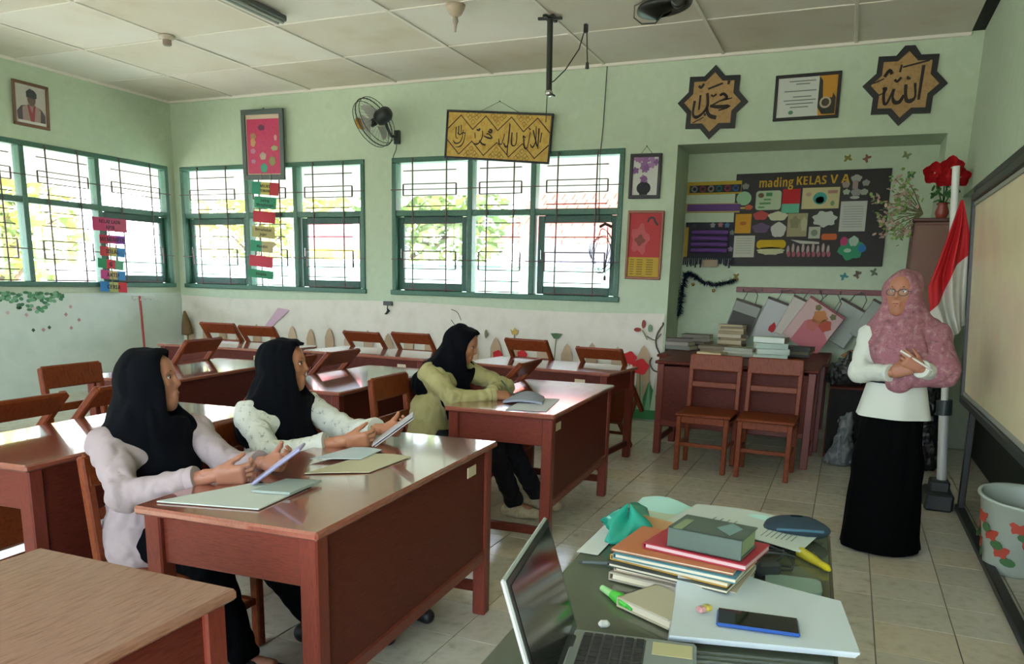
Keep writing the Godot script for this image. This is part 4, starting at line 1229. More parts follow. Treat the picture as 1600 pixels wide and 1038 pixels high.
func niche_things() -> void:
	var s: SurfaceTool
	var t: Node3D
	# tables for the books
	desk("dark wooden book table before the wall niche, two chairs standing at it", Vector3(7.56, 0, 1.28), -PI / 2 - 0.02, 1.3, 0.66, 99.0, 0.8, M.darkx, "")
	desk("dark wooden table inside the wall niche, crowded with books", Vector3(7.5, 0, 0.18), -PI / 2, 1.5, 1.35, 99.0, 0.79, M.darkx, "")
	var stacks := [[6.84, 0.2, 0.795, 3, 0.2, "grey-brown books at the niche table's left end", ["6b6a60", "8a8474", "5c5248"]],
		[6.92, -0.25, 0.795, 4, 0.22, "dark books in the niche table's left corner", ["4f4d4a", "7c7468", "8e8a7c", "66604f"]],
		[7.26, -0.35, 0.795, 8, 0.19, "worn cream books in the tall stack", ["8a7448", "b8ad8a", "a59672", "c4bb9c", "9c8c62", "bcae86", "8c7f5e", "aa9e7c"]],
		[7.2, 0.35, 0.795, 2, 0.2, "brown books left of the tall cream stack", ["8c7650", "74684f"]],
		[7.48, 0.62, 0.795, 3, 0.21, "pale books in front of the tall cream stack", ["a8ac96", "b5b8a4", "9aa08c"]],
		[7.76, 0.78, 0.795, 4, 0.22, "pale mint-white books at the niche table's middle", ["b8cdbc", "c2d4c4", "aec6b6", "c9d6c8"]],
		[7.25, 0.85, 0.795, 1, 0.17, "cream booklet at the front left of the niche table", ["c8b88c"]],
		[7.95, 0.3, 0.795, 3, 0.2, "dark books behind the mint-white pile", ["4a4f44", "6f6c58", "3f443c"]]]
	for st in stacks:
		var y: float = st[2]
		for i in st[3]:
			var h := rng.randf_range(0.022, 0.045) if i < 6 else 0.02
			if st[5].begins_with("pale mint"): h = 0.05
			var wd: float = st[4] * rng.randf_range(0.92, 1.05)
			var o := book("book", ("one of the " + st[5]) if st[3] > 1 else st[5], Vector3(st[0] + rng.randf_range(-0.012, 0.012), y, st[1] + rng.randf_range(-0.012, 0.012)), Vector3(wd * 0.98, h, wd * 1.3), rng.randf_range(-0.3, 0.3) + PI / 2, st[6][i], "b9b498")
			if st[3] > 1:
				o.set_meta("group", st[5])
				o.set_meta("label", "%s of the %d %s" % [["lowest", "second from the bottom", "third from the bottom", "fourth from the bottom", "fifth from the bottom", "sixth from the bottom", "seventh from the bottom", "topmost"][i if i < st[3] - 1 else 7], st[3], st[5]])
			y += h + 0.0006
	# black board of the class newspaper
	t = thing("notice_board", "black class notice board headed in yellow letters and covered with cut-out papers", "notice board", Vector3(7.885, 2.115, -0.592))
	t.rotation.z = 0.012
	s = sb(); box(s, Vector3(0, 0, 0.01), Vector3(1.46, 0.93, 0.02), 0.004); part("board", s, m_of("1a1712", 0.6), t)
	var z := 0.0205
	var lt := func(txt: String, x: float, y: float, sz: float, fit: float) -> void:
		words(txt, sz, 0.004, Transform3D(Basis(), Vector3(x, y, z + 0.003)), m_of("c29a28"), t, "Droid Sans", "lettering", fit)
	lt.call("mading", -0.335, 0.365, 0.09, 0.33)
	lt.call("KELAS", 0.005, 0.375, 0.085, 0.28)
	lt.call("V A", 0.27, 0.38, 0.085, 0.18)
	# pieces: [name, outline, colour]
	var pc := [["round_paper", ngon(-0.64, 0.22, 0.075, 0.07, 20), "8fb890"], ["grey_flower", ngon(-0.63, 0.34, 0.035, 0.03, 12, 0.2), "7c7c74"],
		["small_strip", rect(-0.705, 0.115, -0.62, 0.135), "b0a060"], ["orange_blob", ngon(-0.585, 0.13, 0.04, 0.026, 12, 0.1), "c0603c"],
		["speech_card", rrect(-0.52, 0.1, -0.27, 0.29, 0.03), "a8bc98"], ["red_card", rect(-0.26, 0.155, -0.09, 0.3), "b01820"], ["mint_card", rect(-0.26, 0.065, -0.09, 0.155), "5fae8c"],
		["drawing_card", rect(-0.07, 0.1, 0.28, 0.305), "bcb684"], ["yellow_card", rect(-0.71, -0.13, -0.55, 0.065), "c08c1c"], ["rose_cloud", ngon(-0.46, 0.045, 0.075, 0.045, 16, 0.1), "b0443e"],
		["cream_cloud", ngon(-0.29, 0.035, 0.095, 0.045, 20, 0.09), "bdbf9c"], ["purple_cloud", ngon(-0.45, -0.08, 0.085, 0.05, 18, 0.12), "5c4a68"], ["white_note", ngon(-0.275, -0.1, 0.075, 0.075, 16, 0.08), "b8bab0"],
		["leafy_picture", rect(-0.19, -0.17, 0.0, 0.06), "96906c"], ["white_cloud", ngon(0.16, 0.0, 0.11, 0.075, 28, 0.13, 0.5, 7), "b4bcb0"], ["letter_sheet", rect(0.3, -0.125, 0.54, 0.165), "b3b8ac"],
		["white_sheet", rect(-0.71, -0.375, -0.5, -0.155), "b6b8a6"], ["yellow_banner", rrect(-0.48, -0.29, -0.19, -0.2, 0.04), "c0a010"], ["yellow_banner_hem", ngon(-0.335, -0.31, 0.135, 0.04, 26, 0.08, 0.0, 9), "b4b68c"],
		["photo_square", rect(0.02, -0.19, 0.13, -0.075), "a9ae98"], ["orange_tab", rrect(0.145, -0.205, 0.29, -0.145, 0.02), "c0602c"], ["white_strip", PackedVector2Array([Vector2(-0.15, -0.2), Vector2(0.13, -0.225), Vector2(0.13, -0.245), Vector2(-0.05, -0.24)]), "b2b4a4"],
		["chef_hat", ngon(0.42, 0.38, 0.05, 0.035, 14, 0.12), "9c9c94"], ["chef_stem", rect(0.39, 0.28, 0.44, 0.36), "96847c"], ["pasted_flower", ngon(0.33, 0.325, 0.035, 0.033, 12, 0.15), "93877c"], ["pasted_flower", ngon(0.51, 0.335, 0.035, 0.03, 12, 0.15), "8b9184"], ["pasted_flower", ngon(0.34, 0.255, 0.033, 0.027, 12, 0.2), "a0a898"], ["pasted_flower", ngon(0.5, 0.25, 0.037, 0.03, 12, 0.1), "98a08c"], ["pasted_flower", ngon(0.43, 0.25, 0.05, 0.035, 12, 0.15), "8a8a86"], ["pasted_smile", ngon(0.42, 0.2, 0.045, 0.015, 12), "a8aca0"],
		["green_wreath", ngon(0.43, -0.29, 0.115, 0.11, 24, 0.12, 0.0, 6), "2f8a60"]]
	for q in pc: flat(q[0], q[1], 0.003, z, m_of(q[2]), t)
	for q in [["pink_petal", ngon(0.36, -0.22, 0.035, 0.045, 12), "b03a68"], ["blue_petal", ngon(0.53, -0.29, 0.04, 0.04, 12), "2c70a4"], ["white_petal", ngon(0.45, -0.22, 0.045, 0.05, 12, 0.1), "a4bca8"], ["pale_petal", ngon(0.4, -0.31, 0.035, 0.02, 12), "9cc0a4"], ["green_globe", ngon(0.1, 0.2, 0.065, 0.06, 18), "3c948c"], ["pale_globe", ngon(0.1, 0.185, 0.04, 0.035, 14), "86bcb4"], ["rose_text", rect(0.17, 0.245, 0.26, 0.275), "a4786c"], ["rose_mark", ngon(-0.01, 0.24, 0.028, 0.02, 10, 0.2), "ad8f7c"], ["green_mark", ngon(0.22, 0.15, 0.02, 0.025, 10, 0.2), "6b8c5c"], ["green_word", rect(-0.42, 0.235, -0.36, 0.27), "3c7a48"], ["brown_mark", ngon(-0.47, 0.245, 0.03, 0.025, 10, 0.1), "5c4c34"], ["green_word", rect(-0.44, 0.195, -0.37, 0.21), "4c7c50"], ["green_word", rect(-0.48, 0.155, -0.37, 0.175), "4f8054"], ["green_word", rect(-0.49, 0.12, -0.43, 0.135), "4f8054"],
		["heart_mark", ngon(-0.63, -0.03, 0.035, 0.02, 10, 0.2), "9c5c18"], ["square_drawing", ngon(0.075, -0.135, 0.033, 0.033, 10, 0.2), "6c7c68"], ["leaf_drawing", ngon(-0.12, -0.03, 0.05, 0.06, 14, 0.2), "7a7858"], ["leaf_drawing", ngon(-0.03, -0.05, 0.03, 0.07, 12, 0.15), "aaa888"]]:
		flat(q[0], q[1], 0.002, z + 0.003, m_of(q[2]), t)
	for i in 9:
		var x := -0.165 + i * 0.048
		flat("paper_figure", ngon(x, -0.305 + (0.02 if i % 2 else 0.0), 0.014, 0.05, 10), 0.003, z, m_of("a8948c"), t)
		flat("paper_dress", ngon(x + 0.01, -0.345, 0.018, 0.03, 8), 0.002, z + 0.003, m_of("94505a"), t)
	s = sb()
	for i in 9: prism(s, rect(0.33, 0.11 - i * 0.024, 0.51, 0.116 - i * 0.024), 0.0008, Transform3D(Basis(), Vector3(0, 0, z + 0.003)))
	for i in 7: prism(s, rect(-0.69, -0.185 - i * 0.025, -0.53, -0.18 - i * 0.025), 0.0008, Transform3D(Basis(), Vector3(0, 0, z + 0.003)))
	part("written_lines", s, m_of("8c9288"), t)
	# paper crafts left of the board
	t = thing("paper_craft", "topmost yellow-edged craft strip with coloured rings left of the black board", "craft", Vector3(6.93, 2.44, -0.58))
	t.rotation.z = 0.01
	s = sb(); box(s, Vector3(0, 0, 0.006), Vector3(0.56, 0.13, 0.008), 0.002); part("yellow_backing", s, m_of("b0962c"), t)
	s = sb(); box(s, Vector3(0.01, -0.01, 0.014), Vector3(0.53, 0.075, 0.008), 0.002); part("dark_strip", s, m_of("20282c"), t)
	for i in 6:
		s = sb()
		var ring := []
		for j in 13: ring.append(Vector3(-0.2 + i * 0.085 + 0.026 * cos(TAU * j / 12), -0.01 + 0.026 * sin(TAU * j / 12), 0.022))
		tube(s, ring, 0.009, 6, false)
		part("ring", s, m_of(["8c9490", "8c3c44", "94887c", "2c6c64", "983848", "3c5c8c"][i]), t)
	t = thing("paper_craft", "plain purple craft strip with yellow edging left of the black board", "craft", Vector3(6.93, 2.235, -0.58))
	s = sb(); box(s, Vector3(0, 0, 0.006), Vector3(0.56, 0.095, 0.008), 0.002); part("yellow_backing", s, m_of("a8985c"), t)
	s = sb(); box(s, Vector3(0.01, 0.004, 0.014), Vector3(0.55, 0.07, 0.01), 0.003); part("purple_strip", s, m_of("5e3a78"), t)
	t = thing("paper_craft", "large dark craft panel with four rolled purple bars left of the black board", "craft", Vector3(6.925, 1.905, -0.58))
	s = sb(); box(s, Vector3(0, 0, 0.006), Vector3(0.53, 0.37, 0.01), 0.003); part("dark_panel", s, m_of("1c2028"), t)
	for i in 4:
		s = sb(); tube(s, [Vector3(-0.19, 0.08 - i * 0.062, 0.025), Vector3(0.0, 0.083 - i * 0.062, 0.032), Vector3(0.19, 0.08 - i * 0.062, 0.025)], 0.024, 8); part("purple_roll", s, m_of("5e3a7c"), t)
	s = sb(); box(s, Vector3(-0.25, -0.02, 0.012), Vector3(0.04, 0.31, 0.008), 0.003); part("yellow_edge", s, m_of("b09434"), t)
	for q in [[-0.17, 0.15, "2c3c3c"], [0.02, 0.155, "8c8c90"], [0.1, 0.16, "9c6468"], [0.17, 0.155, "4c6c94"], [0.225, 0.08, "6c7c74"], [0.22, -0.09, "8c7c98"]]: flat("pasted_star", ngon(q[0], q[1], 0.025, 0.025, 15, 0.25), 0.004, 0.011, m_of(q[2]), t)
	s = sb()
	for i in 26: bar(s, Vector3(-0.26 + i * 0.021, -0.18, 0.012), Vector3(-0.26 + i * 0.021 + rng.randf_range(-0.01, 0.01), -0.27 + rng.randf_range(-0.02, 0.03), 0.02), 0.016, 0.003, 0)
	var fr := part("fringe", s, m_of("222830"), t); fr.set_meta("kind", "stuff")
	s = sb(); box(s, Vector3(0.02, -0.24, 0.024), Vector3(0.17, 0.075, 0.004), 0.001); part("tag_paper", s, m_of("a09078"), t)
	# blue tinsel
	t = thing("tinsel_garland", "dark blue tinsel garland bent in a corner on the niche wall below the crafts", "garland", Vector3(6.675, 1.5, -0.57))
	var core := [Vector3(-0.02, -0.4, 0.04), Vector3(-0.0, -0.2, 0.04), Vector3(0.02, 0.03, 0.04), Vector3(0.08, 0.06, 0.04), Vector3(0.2, -0.03, 0.04), Vector3(0.35, -0.06, 0.04), Vector3(0.56, -0.0, 0.04)]
	s = sb(); tube(s, core, 0.012, 6); part("cord", s, m_of("18222c"), t)
	s = sb()
	for i in 900:
		var u := rng.randf() * (core.size() - 1.001)
		var c: Vector3 = core[int(u)].lerp(core[int(u) + 1], u - int(u))
		var d := Vector3(rng.randfn(), rng.randfn(), absf(rng.randfn()) * 0.8).normalized()
		var e := d.cross(Vector3(rng.randfn(), 1, 0.3)).normalized() * 0.006
		tri(s, c + e, c - e, c + d * (0.075 if u < 2.0 else 0.05))
	var tn := part("tinsel", s, mat(k("27405c"), 0.25, 0.6), t); tn.set_meta("kind", "stuff")
	for q in [[0.12, -0.06], [0.34, -0.12]]:
		s = sb(); lathe(s, [Vector2(0, -0.02), Vector2(0.014, -0.014), Vector2(0.02, 0), Vector2(0.014, 0.014), Vector2(0, 0.02)], Vector3(q[0], q[1], 0.07), 12); part("bauble", s, mat(k("b09040"), 0.2, 0.8), t)
	# rail with paper bags
	t = thing("hook_rail", "dark red wooden hook rail along the niche wall", "rail", Vector3(8.0, 1.4, -0.595))
	s = sb(); box(s, Vector3(0, 0, 0.012), Vector3(1.52, 0.055, 0.024), 0.004); part("board", s, m_of("6a221c", 0.4), t)
	for i in 8:
		s = sb(); tube(s, [Vector3(-0.68 + i * 0.19, -0.01, 0.02), Vector3(-0.68 + i * 0.19, -0.02, 0.07), Vector3(-0.68 + i * 0.19, 0.01, 0.08)], 0.006, 6); part("hook", s, M.chrome, t)
	var bags := [[7.34, 1.1, -0.5, 0.27, 0.36, -0.3, "8f958c", "grey and white paper bag at the left end of the hook rail", 1], [7.68, 1.07, -0.5, 0.36, 0.44, -0.34, "b3b8b4", "pale grey paper bag with a red drop, hanging second on the hook rail", 2],
		[7.92, 1.1, -0.44, 0.36, 0.42, -0.42, "bdb9ac", "cream paper bag behind the pink flowered bag", 0], [8.05, 1.06, -0.36, 0.4, 0.46, -0.56, "c4a6a0", "large paper bag with a pink and orange flower print", 3],
		[8.32, 1.09, -0.52, 0.3, 0.42, -0.5, "a5aea2", "greenish-white paper bag right of the flowered one", 0], [8.62, 1.1, -0.46, 0.3, 0.4, -0.5, "9fa79b", "grey-white paper bag at the right end of the hook rail", 0]]
	for q in bags:
		t = thing("paper_bag", q[7], "bag", Vector3(q[0], q[1], q[2]), 0, "paper bags on the hook rail")
		t.rotation = Vector3(-0.05, 0.12, q[5])
		var w: float = q[3]; var h: float = q[4]
		s = sb(); box(s, Vector3.ZERO, Vector3(w, h, 0.05), 0.006); part("bag_body", s, m_of(q[6], 0.55), t)
		s = sb(); box(s, Vector3(0, h / 2 - 0.012, 0.0), Vector3(w + 0.004, 0.024, 0.056), 0.003); part("folded_rim", s, m_of("4c443c" if q[8] != 3 else "8a4a50", 0.6), t)
		s = sb(); tube(s, [Vector3(-w * 0.25, h / 2 - 0.02, 0.03), Vector3(-w * 0.2, h / 2 + 0.09, 0.03), Vector3(0, h / 2 + 0.14, 0.02), Vector3(w * 0.2, h / 2 + 0.09, 0.03), Vector3(w * 0.25, h / 2 - 0.02, 0.03)], 0.004, 5); part("handle", s, m_of("55504a"), t)
		if q[8] == 1: flat("dark_patch", rect(-w / 2 + 0.01, -h / 2 + 0.03, w / 2 - 0.01, 0.05), 0.002, 0.025, m_of("4a4a46"), t)
		if q[8] == 2: flat("red_drop", PackedVector2Array([Vector2(-0.02, 0.0), Vector2(-0.05, -0.06), Vector2(-0.045, -0.1), Vector2(0.0, -0.11), Vector2(0.025, -0.08), Vector2(0.01, -0.03)]), 0.002, 0.025, m_of("b02a30"), t)
		if q[8] == 3:
			flat("pink_print", PackedVector2Array([Vector2(-0.1, -0.235), Vector2(0.2, -0.235), Vector2(0.2, -0.05), Vector2(0.05, 0.05), Vector2(-0.1, 0.0)]), 0.002, 0.025, m_of("bb7078"), t)
			for f in [[0.0, 0.1, 0.07, "b87a48"], [0.09, 0.06, 0.06, "b4543c"], [-0.02, 0.0, 0.06, "ba6a60"], [0.1, 0.17, 0.03, "6a6a48"], [-0.07, 0.17, 0.03, "78744c"]]: flat("flower_print", ngon(f[0], f[1], f[2], f[2], 15, 0.15, f[0] * 20.0), 0.002, 0.027, m_of(f[3]), t)
	# heap right of the table
	t = thing("low_shelf", "dark low wooden shelf heaped with sacks at the right of the niche", "shelf", Vector3(8.53, 0, 0.6))
	s = sb(); box(s, Vector3(0, 0.6, 0), Vector3(0.5, 0.03, 0.8), 0.004); part("shelf_top", s, M.darkz, t)
	for sx in [-1, 1]:
		s = sb(); box(s, Vector3(sx * 0.235, 0.29, 0), Vector3(0.03, 0.58, 0.78), 0.004); part("side_panel", s, M.darkz, t)
	s = sb(); box(s, Vector3(0, 0.3, 0), Vector3(0.44, 0.025, 0.76), 0.004); part("shelf_board", s, M.darkz, t)
	s = sb(); box(s, Vector3(0, 0.29, -0.37), Vector3(0.44, 0.56, 0.012), 0.003); part("back_board", s, m_of("1c1714", 0.8), t)
	s = sb(); sheet(s, 20, 8, func(u, v): return Vector3(-0.24 + 0.48 * u, 0.6 - 0.56 * v, 0.405 + 0.012 * sin(u * 24.0) * (0.4 + v)), 0.003); part("added_black_cloth", s, m_of("181a18", 0.9), t)  # black cloth added to make the shelf front darker
	var sacks := [[8.4, 0.617, 0.8, Vector3(0.13, 0.1, 0.13), "2a2e2c", "dark plastic sack on the low shelf beside the book table"], [8.62, 0.617, 0.36, Vector3(0.12, 0.1, 0.13), "39424a", "slate-grey plastic sack at the back of the low shelf"], [8.42, 0.0, 1.25, Vector3(0.09, 0.34, 0.1), "6a7270", "grey-white plastic bag standing on the floor right of the book table"], [8.68, 0.0, 1.28, Vector3(0.15, 0.3, 0.15), "14181a", "dark plastic sack on the floor before the low shelf"], [9.02, 0.0, 1.05, Vector3(0.15, 0.7, 0.2), "101311", "tall black plastic sack added to darken the corner behind the flagpole"]]  # the last, tall sack is added to fill the corner with dark
	for q in sacks:
		t = thing("plastic_sack", q[5], "sack", Vector3(q[0], q[1], q[2]))
		var r: Vector3 = q[3]
		var o := Vector3(q[0], q[1], q[2])
		var rad := minf(r.x, r.z)
		var lump := [cap(o + Vector3(-r.x * 0.25, rad * 0.7, 0), o + Vector3(r.x * 0.3, rad * 0.75, r.z * 0.1), rad, rad * 0.9, 0.06), cap(o + Vector3(0, rad * 0.6, 0), o + Vector3(0.02, maxf(r.y, rad * 1.2), -0.02), rad * 0.9, rad * 0.7, 0.06), cap(o + Vector3(0.02, maxf(r.y, rad * 1.2), -0.02), o + Vector3(0.03, maxf(r.y, rad * 1.2) + rad * 0.9, 0.0), rad * 0.5, 0.03, 0.05)]
		dress(t, "sack_body", lump, 0.011, mat(k(q[4]), 0.38), [0.022, Vector3(11, 7, 11), int(q[0] * 100)], q[1] + 0.002)
	t = thing("cardboard_box", "open cardboard box on the sacks between the book table and the standing person", "box", Vector3(8.6, 0.765, 0.62), 0.1)
	s = sb()
	for q in [[0, 0.012, 0, 0.36, 0.008, 0.28], [0, 0.07, 0.14, 0.36, 0.13, 0.008], [0, 0.07, -0.14, 0.36, 0.13, 0.008], [0.18, 0.07, 0, 0.008, 0.13, 0.28], [-0.18, 0.07, 0, 0.008, 0.13, 0.28]]: box(s, Vector3(q[0], q[1], q[2]), Vector3(q[3], q[4], q[5]), 0.002)
	part("carton", s, m_of("a0784a", 0.8), t)
	s = sb(); bar(s, Vector3(0, 0.13, 0.14), Vector3(0, 0.1, 0.24), 0.35, 0.006, 0.001, Vector3.RIGHT); bar(s, Vector3(-0.18, 0.13, 0), Vector3(-0.25, 0.08, 0), 0.27, 0.006, 0.001, Vector3.BACK); part("flaps", s, m_of("a9835a", 0.8), t)
	t = thing("paper_bundle", "crumpled brown paper bundle sticking out of the cardboard box", "paper", Vector3(8.6, 0.79, 0.62))
	s = sb()
	for i in 7:
		var a := i * 0.9
		sheet(s, 4, 4, func(u, v): return Vector3(cos(a) * 0.05 + (u - 0.5) * 0.22 * cos(a * 1.7), 0.02 + v * (0.22 + 0.05 * sin(a * 3.0)), sin(a) * 0.05 + (u - 0.5) * 0.2 * sin(a * 1.7) + 0.06 * v * sin(a)), 0.003)
	part("brown_paper", s, m_of("6d5332", 0.85), t)
	# cupboard with flowers
	t = thing("tall_cupboard", "tall brown cupboard in the corner behind the flag", "cupboard", Vector3(8.98, 0, 0.28))
	s = sb(); box(s, Vector3(0, 1.0, 0), Vector3(0.36, 2.0, 0.5), 0.006); part("carcass", s, m_of("6d4a3e", 0.5), t)
	s = sb(); box(s, Vector3(0, 2.015, 0.0), Vector3(0.39, 0.03, 0.54), 0.006); part("cornice", s, m_of("55342a", 0.5), t)
	for sy in [0.5, 1.5]:
		s = sb(); box(s, Vector3(0.0, sy, 0.256), Vector3(0.34, 0.95, 0.014), 0.004)
		var d := part("door", s, m_of("74503f", 0.5), t)
		s = sb(); lathe(s, [Vector2(0, 0.02), Vector2(0.012, 0.016), Vector2(0.008, 0), Vector2(0, 0)], Vector3(-0.13, sy, 0.262), 10, Basis(Vector3.RIGHT, PI / 2)); part("knob", s, M.chrome, d)
	t = thing("flower_vase", "vase of big red cloth flowers on top of the tall cupboard", "flowers", Vector3(9.0, 2.03, 0.42))
	s = sb(); lathe(s, [Vector2(0, 0), Vector2(0.04, 0), Vector2(0.055, 0.05), Vector2(0.035, 0.11), Vector2(0.042, 0.13), Vector2(0.0, 0.12)], Vector3.ZERO, 16); part("vase", s, m_of("8a3a2e", 0.3), t)
	for q in [[-0.1, 0.36, 0.06, 0.085], [0.02, 0.4, 0.05, 0.09], [0.1, 0.33, 0.0, 0.075], [-0.02, 0.32, 0.1, 0.075]]:
		s = sb()
		var c := Vector3(q[0], q[1], q[2])
		for i in 3:
			var rr: float = q[3] * (1.0 - 0.24 * i)
			sheet(s, 20, 4, func(u, v):
				var a: float = u * TAU
				var w: float = rr * (0.15 + 0.85 * v) * (1.0 + 0.12 * sin(a * 5.0 + i))
				return c + Vector3(cos(a) * w, sin(a) * w + 0.0, 0.03 * i + 0.04 * v * v))
		part("red_bloom", s, m_of("b81620", 0.6), t)
		s = sb(); tube(s, [Vector3(0, 0.1, 0), c * Vector3(0.6, 0.7, 0.6), c], 0.005, 5); part("stem", s, m_of("2e5a2c"), t)
	s = sb()
	for i in 40:
		var a := rng.randf() * TAU
		var c := Vector3(cos(a) * 0.09, rng.randf_range(0.13, 0.28), 0.03 + sin(a) * 0.08)
		prism(s, ngon(0, 0, 0.035, 0.016, 6), 0.001, Transform3D(Basis.from_euler(Vector3(rng.randf() * 3, rng.randf() * 6, rng.randf() * 3)), c))
	var lf := part("leaves", s, m_of("3b6a34"), t); lf.set_meta("kind", "stuff")
	t = thing("blossom_sprays", "artificial blossom sprays spreading left of the cupboard top", "flowers", Vector3(8.86, 2.03, 0.36))
	s = sb()
	var tips := []
	for i in 11:
		var a := 0.55 + i * 0.2
		var l := rng.randf_range(0.24, 0.42)
		var e := Vector3(-sin(a) * l * 1.0, cos(a) * l + 0.06, rng.randf_range(0.02, 0.12))
		tube(s, [Vector3(0.0, 0.05, 0), e * 0.5 + Vector3(0, 0.05, 0), e], [0.006, 0.004, 0.002], 5)
		tips.append(e)
	part("twigs", s, m_of("6c6a44"), t)
	for kk in 2:
		s = sb()
		for e in tips:
			for i in 16:
				var p: Vector3 = e * rng.randf_range(0.45, 1.05) + Vector3(rng.randfn(), rng.randfn(), rng.randfn()) * 0.03 + Vector3(0, 0.02, 0)
				prism(s, ngon(0, 0, 0.02, 0.014, 6), 0.002, Transform3D(Basis.from_euler(Vector3(rng.randf() * 3, rng.randf() * 6, rng.randf() * 3)), p))
		var o := part(["blossoms", "leaves"][kk], s, m_of(["c8a99a", "86aa5c"][kk]), t); o.set_meta("kind", "stuff")
	# flag
	t = thing("flag_stand", "white flagpole in a dark weighted base beside the whiteboard", "flagpole", Vector3(9.06, 0, 2.3))
	var top := Vector3(-0.17, 2.2, 0)
	s = sb(); tube(s, [Vector3(0.0, 0.1, 0), top * 0.3], 0.03, 12); part("lower_pole", s, m_of("b4b8b0", 0.35), t)
	s = sb(); tube(s, [top * 0.3, top], 0.022, 12); part("upper_pole", s, m_of("c2c6bc", 0.35), t)
	s = sb(); tube(s, [top * 0.285, top * 0.33], 0.048, 14); part("collar", s, m_of("24302e", 0.4), t)
	s = sb(); box(s, Vector3(-0.02, 0.06, 0.0), Vector3(0.17, 0.12, 0.3), 0.015); box(s, Vector3(-0.02, 0.15, 0), Vector3(0.12, 0.08, 0.14), 0.012); part("base_block", s, m_of("1e2622", 0.5), t)
	t = thing("flag", "red over white flag hanging in folds from the pole", "flag", Vector3(0, 0, 2.36))
	var le := [[8.935, 1.99], [8.905, 1.85], [8.85, 1.6], [8.815, 1.45], [8.845, 1.29], [8.9, 1.2], [8.985, 1.11]]
	var ri := [[8.95, 1.99], [8.985, 1.87], [9.01, 1.78], [9.025, 1.66], [9.035, 1.5], [9.045, 1.36], [9.05, 1.22]]
	var surf := func(u: float, v: float) -> Vector3:
		var q: float = v * 5.999
		var i := int(q); var f := q - i
		var a := Vector2(le[i][0], le[i][1]).lerp(Vector2(le[i + 1][0], le[i + 1][1]), f)
		var b := Vector2(ri[i][0], ri[i][1]).lerp(Vector2(ri[i + 1][0], ri[i + 1][1]), f)
		var p := a.lerp(b, u)
		return Vector3(p.x, p.y, (0.035 * sin(u * 13.0) + 0.015 * sin(u * 23.0 + v * 3.0)) * minf(1.0, v * 3.0))
	# the seam between red and white runs down to the left
	var seam := func(u: float) -> float: return lerpf(0.66, 0.5, smoothstep(0.2, 0.75, u))
	s = sb(); sheet(s, 40, 24, func(u, v): return surf.call(u, v * seam.call(u)), 0.002); part("red_cloth", s, m_of("b4121c", 0.7), t)
	s = sb(); sheet(s, 40, 20, func(u, v): return surf.call(u, lerpf(seam.call(u), 1.0, v)), 0.002); part("white_cloth", s, m_of("b9bcae", 0.7), t)
	# whiteboard leaning slightly out from the wall
	t = thing("whiteboard", "long whiteboard in a dark metal frame along the right wall", "whiteboard", Vector3(9.06, 1.375, 3.68))
	t.transform.basis = Basis(Vector3(0, 0, 1), Vector3(-0.073, 0.997, 0).normalized(), Vector3(-0.997, -0.073, 0).normalized()) * Basis(Vector3.UP, 0.0)
	t.transform.basis = Basis(Vector3(0, 0, 1), Vector3(-0.073, 0.997, 0), Vector3(-0.997, -0.073, 0))
	var bw := 2.6; var bh := 1.24
	s = sb(); box(s, Vector3(0, 0, -0.008), Vector3(bw, bh, 0.016), 0.002); part("writing_surface", s, tmat(noise_tex(0.01, [k("d2c9a0"), k("dad3aa"), k("d4c4a6"), k("cfd0a8")], 51), 0.3, Vector3.ONE * 0.6), t)
	for sg in [-1, 1]:
		s = sb(); box(s, Vector3(0, sg * (bh / 2 + 0.01), 0.0), Vector3(bw + 0.08, 0.05, 0.045), 0.006); part("frame_bar", s, m_of("2a302c", 0.4), t)
		s = sb(); box(s, Vector3(sg * (bw / 2 + 0.015), 0, 0.0), Vector3(0.04, bh, 0.045), 0.006); part("frame_bar", s, m_of("2a302c", 0.4), t)
		s = sb(); box(s, Vector3(0, sg * (bh / 2 - 0.03), 0.004), Vector3(bw - 0.02, 0.025, 0.012), 0.003); part("inner_strip", s, m_of("8f9486", 0.4), t)
	s = sb(); box(s, Vector3(0, bh / 2 + 0.06, -0.01), Vector3(bw + 0.1, 0.045, 0.04), 0.006); part("top_bracket", s, m_of("1e2420", 0.4), t)
	# its stand: posts and a rail along the floor, in the room's axes
	var inv := t.transform.affine_inverse()
	for z3 in [2.42, 4.95]:
		s = sb(); bar(s, inv * Vector3(9.17, 0.02, z3), inv * Vector3(9.14, 2.0, z3), 0.04, 0.04, 0.005); part("stand_post", s, m_of("1e231f", 0.5), t)
	s = sb(); bar(s, inv * Vector3(9.17, 0.025, 2.35), inv * Vector3(9.17, 0.025, 5.1), 0.05, 0.04, 0.005, inv.basis * Vector3.RIGHT); part("floor_rail", s, m_of("1e231f", 0.5), t)
	s = sb(); bar(s, inv * Vector3(9.155, 0.72, 2.4), inv * Vector3(9.155, 0.72, 5.0), 0.03, 0.06, 0.005, inv.basis * Vector3.RIGHT); part("pen_tray", s, m_of("1e231f", 0.5), t)
	# waste bin on a dark stool
	t = thing("waste_bin", "pale tapered waste bin with a red and green flower print at the right edge", "bin", Vector3(9.275, 0.012, 3.52))
	t.transform.basis = Basis(Vector3(0.5, 0, 1).normalized(), 0.0) * Basis(Vector3(1, 0, -0.3).normalized(), 0.1) * Basis().scaled(Vector3(1.28, 1.28, 1.28))
	s = sb(); lathe(s, [Vector2(0, 0), Vector2(0.095, 0), Vector2(0.1, 0.01), Vector2(0.155, 0.3), Vector2(0.165, 0.305), Vector2(0.165, 0.315), Vector2(0.15, 0.315), Vector2(0.145, 0.3), Vector2(0.09, 0.015), Vector2(0, 0.015)], Vector3.ZERO, 32); part("bucket", s, m_of("a9b5a4", 0.4), t)
